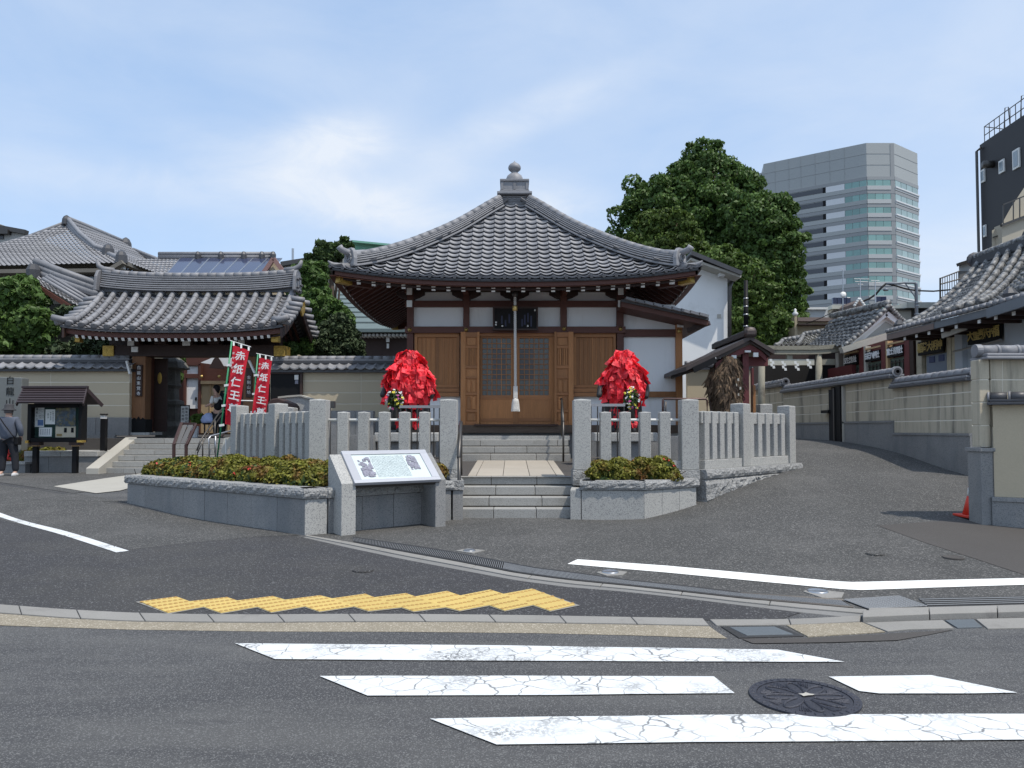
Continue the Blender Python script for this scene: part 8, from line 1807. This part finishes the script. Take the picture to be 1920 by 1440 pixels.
cb3 = bld('flat_building', 'tan building with brown parapet just right of the big tree', 'building', P(1530,640,34)); m_tan = mat('tan_far', (.36,.3,.2), .85, .08, .5, .03, 6, 0); box_px('wall', (1491,600,1562,700), 34, 4, m_tan, cb3); box_px('parapet', (1496,595,1561,602), 33.8, .3, M_['fascia_brown'], cb3); box_px('parapet', (1490,593,1495,632), 33.8, .4, m_tan, cb3); box_px('eave', (1497,607,1561,609), 33.6, .4, M_['wood_dark'], cb3); MB().lathe([(.1,0),(.14,.1),(.05,.2),(.07,.28),(0,.34)], P(1491,592,33.9), 10).build('finial', M_['white_paint'], cb3, smooth=True)
bt = bld('brick_house', 'brownish brick wall house behind the white gable', 'house', P(1720,630,30)); box_px('wall', (1690,622,1770,700), 30, 4, mat('brick_far', (.27,.17,.12), .9, .15, 3), bt); box_px('roof_edge', (1688,619,1760,623), 29.8, .5, M_['fascia_brown'], bt)
# utility pole arm, wires, antennas
ut = thing('utility_pole', 'blue-grey steel pole with a bent arm and wires before the tower', 'utility pole', P(1719,640,32)); m_pl = mat('pole_grey', (.18,.21,.24), .5, bump=0)
MB().tube([P(1719,640,32), P(1718,533,32), P(1716,530,32)], .07, 8).build('pole', m_pl, ut, smooth=True); MB().tube([P(1718,531,32), P(1695,530,32), P(1680,531.5,32), P(1661,532,32)], .05, 6).build('arm', m_pl, ut, smooth=True); MB().tube([P(1697,531,32), P(1717,558,32)], .03, 5).build('brace', m_pl, ut); 
for y in (569,575,590): MB().tube([P(1719,y,32), P(1719,y-2.5,32)], .1, 8).build('clamp', m_pl, ut)
MB().lathe([(.1,-.05),(.12,0),(.06,.06),(0,.07)], P(1661,543,32), 10).build('lamp', m_pl, ut, smooth=True)
for label, pl, r in (('thick black cable drooping from the pole arm down to the left', [(1661,532),(1652,540),(1642,552),(1630,560),(1615,566),(1600,570)], .045),('black cable running right from the pole arm towards the tiled roof', [(1661,532),(1680,536),(1700,542),(1720,545),(1750,546),(1785,543)], .035),('thin cable falling from the antennas to the tan building', [(1600,570),(1580,577),(1560,586),(1540,596),(1512,607)], .02)):
    t = thing('cable', label, 'cable', P(*pl[0], 32)); pts = []
    for a, b in zip(pl, pl[1:]): pts.append(P(*a, 32))
    pts.append(P(*pl[-1], 32)); MB().tube(pts, r, 6).build('wire', M_['black'], t, smooth=True)
def antenna(label, px, yb_, yt, bars, Y=30, r=.02):
    t = thing('antenna', label, 'antenna', P(px, yb_, Y)); MB().tube([P(px,yb_,Y), P(px,yt,Y)], r, 5).build('mast', M_['steel'], t)
    for x0, x1, y in bars: MB().tube([P(x0,y,Y), P(x1,y+.5,Y)], r*.7, 4).build('element', M_['steel'], t)
antenna('thin mast with a hook tip above the white dish', 1580.5, 600, 505, [(1577,1580,505)])
antenna('antenna mast with wide cross bars in the middle', 1613, 585, 523, [(1601,1630,523),(1603,1627,528),(1608,1618,533)])
antenna('antenna mast with short bars right of the middle one', 1641, 600, 526, [(1633,1649,526),(1635,1650,530)])
antenna('short pale tilted mast left', 1594, 605, 568, [(1588,1594,558)], r=.03); antenna('short pale tilted mast right of the small brown gable', 1641.5, 600, 556, [(1637,1650,574)], r=.03)
t = thing('satellite_dish', 'round white satellite dish at the foot of the tower', 'satellite dish', P(1580,556,30)); MB().lathe([(.0,0),(.07,.01),(.12,.04),(.125,.05),(0,.02)], (0,0,0), 18).build('dish', M_['white_paint'], t, smooth=True, M=FM(P(1580,553,30))); MB().tube([P(1580,556,30.1), P(1581,575,30.1)], .02, 5).build('bracket', M_['steel'], t)
ga = thing('small_gable', 'tiny brown gable with white tile edging among the antennas', 'roof', P(1611,585,29)); MB().prism([P(1603,583,29), P(1619,583,29), P(1618,568,29), P(1611,561,29), P(1604,568,29)], (0,1.5,0)).build('wall', M_['fascia_brown'], ga, recalc=True)
for a, b in (((1611,559),(1601,574)),((1611,559),(1622,574))):
    for k in range(4): q = P(lerp(a[0],b[0],(k+.5)/4), lerp(a[1],b[1],(k+.5)/4), 28.9); MB().lathe([(.0,-.06),(.07,0),(0,.06)], q, 8).build('edge_tile', M_['white_paint'], ga, smooth=True)
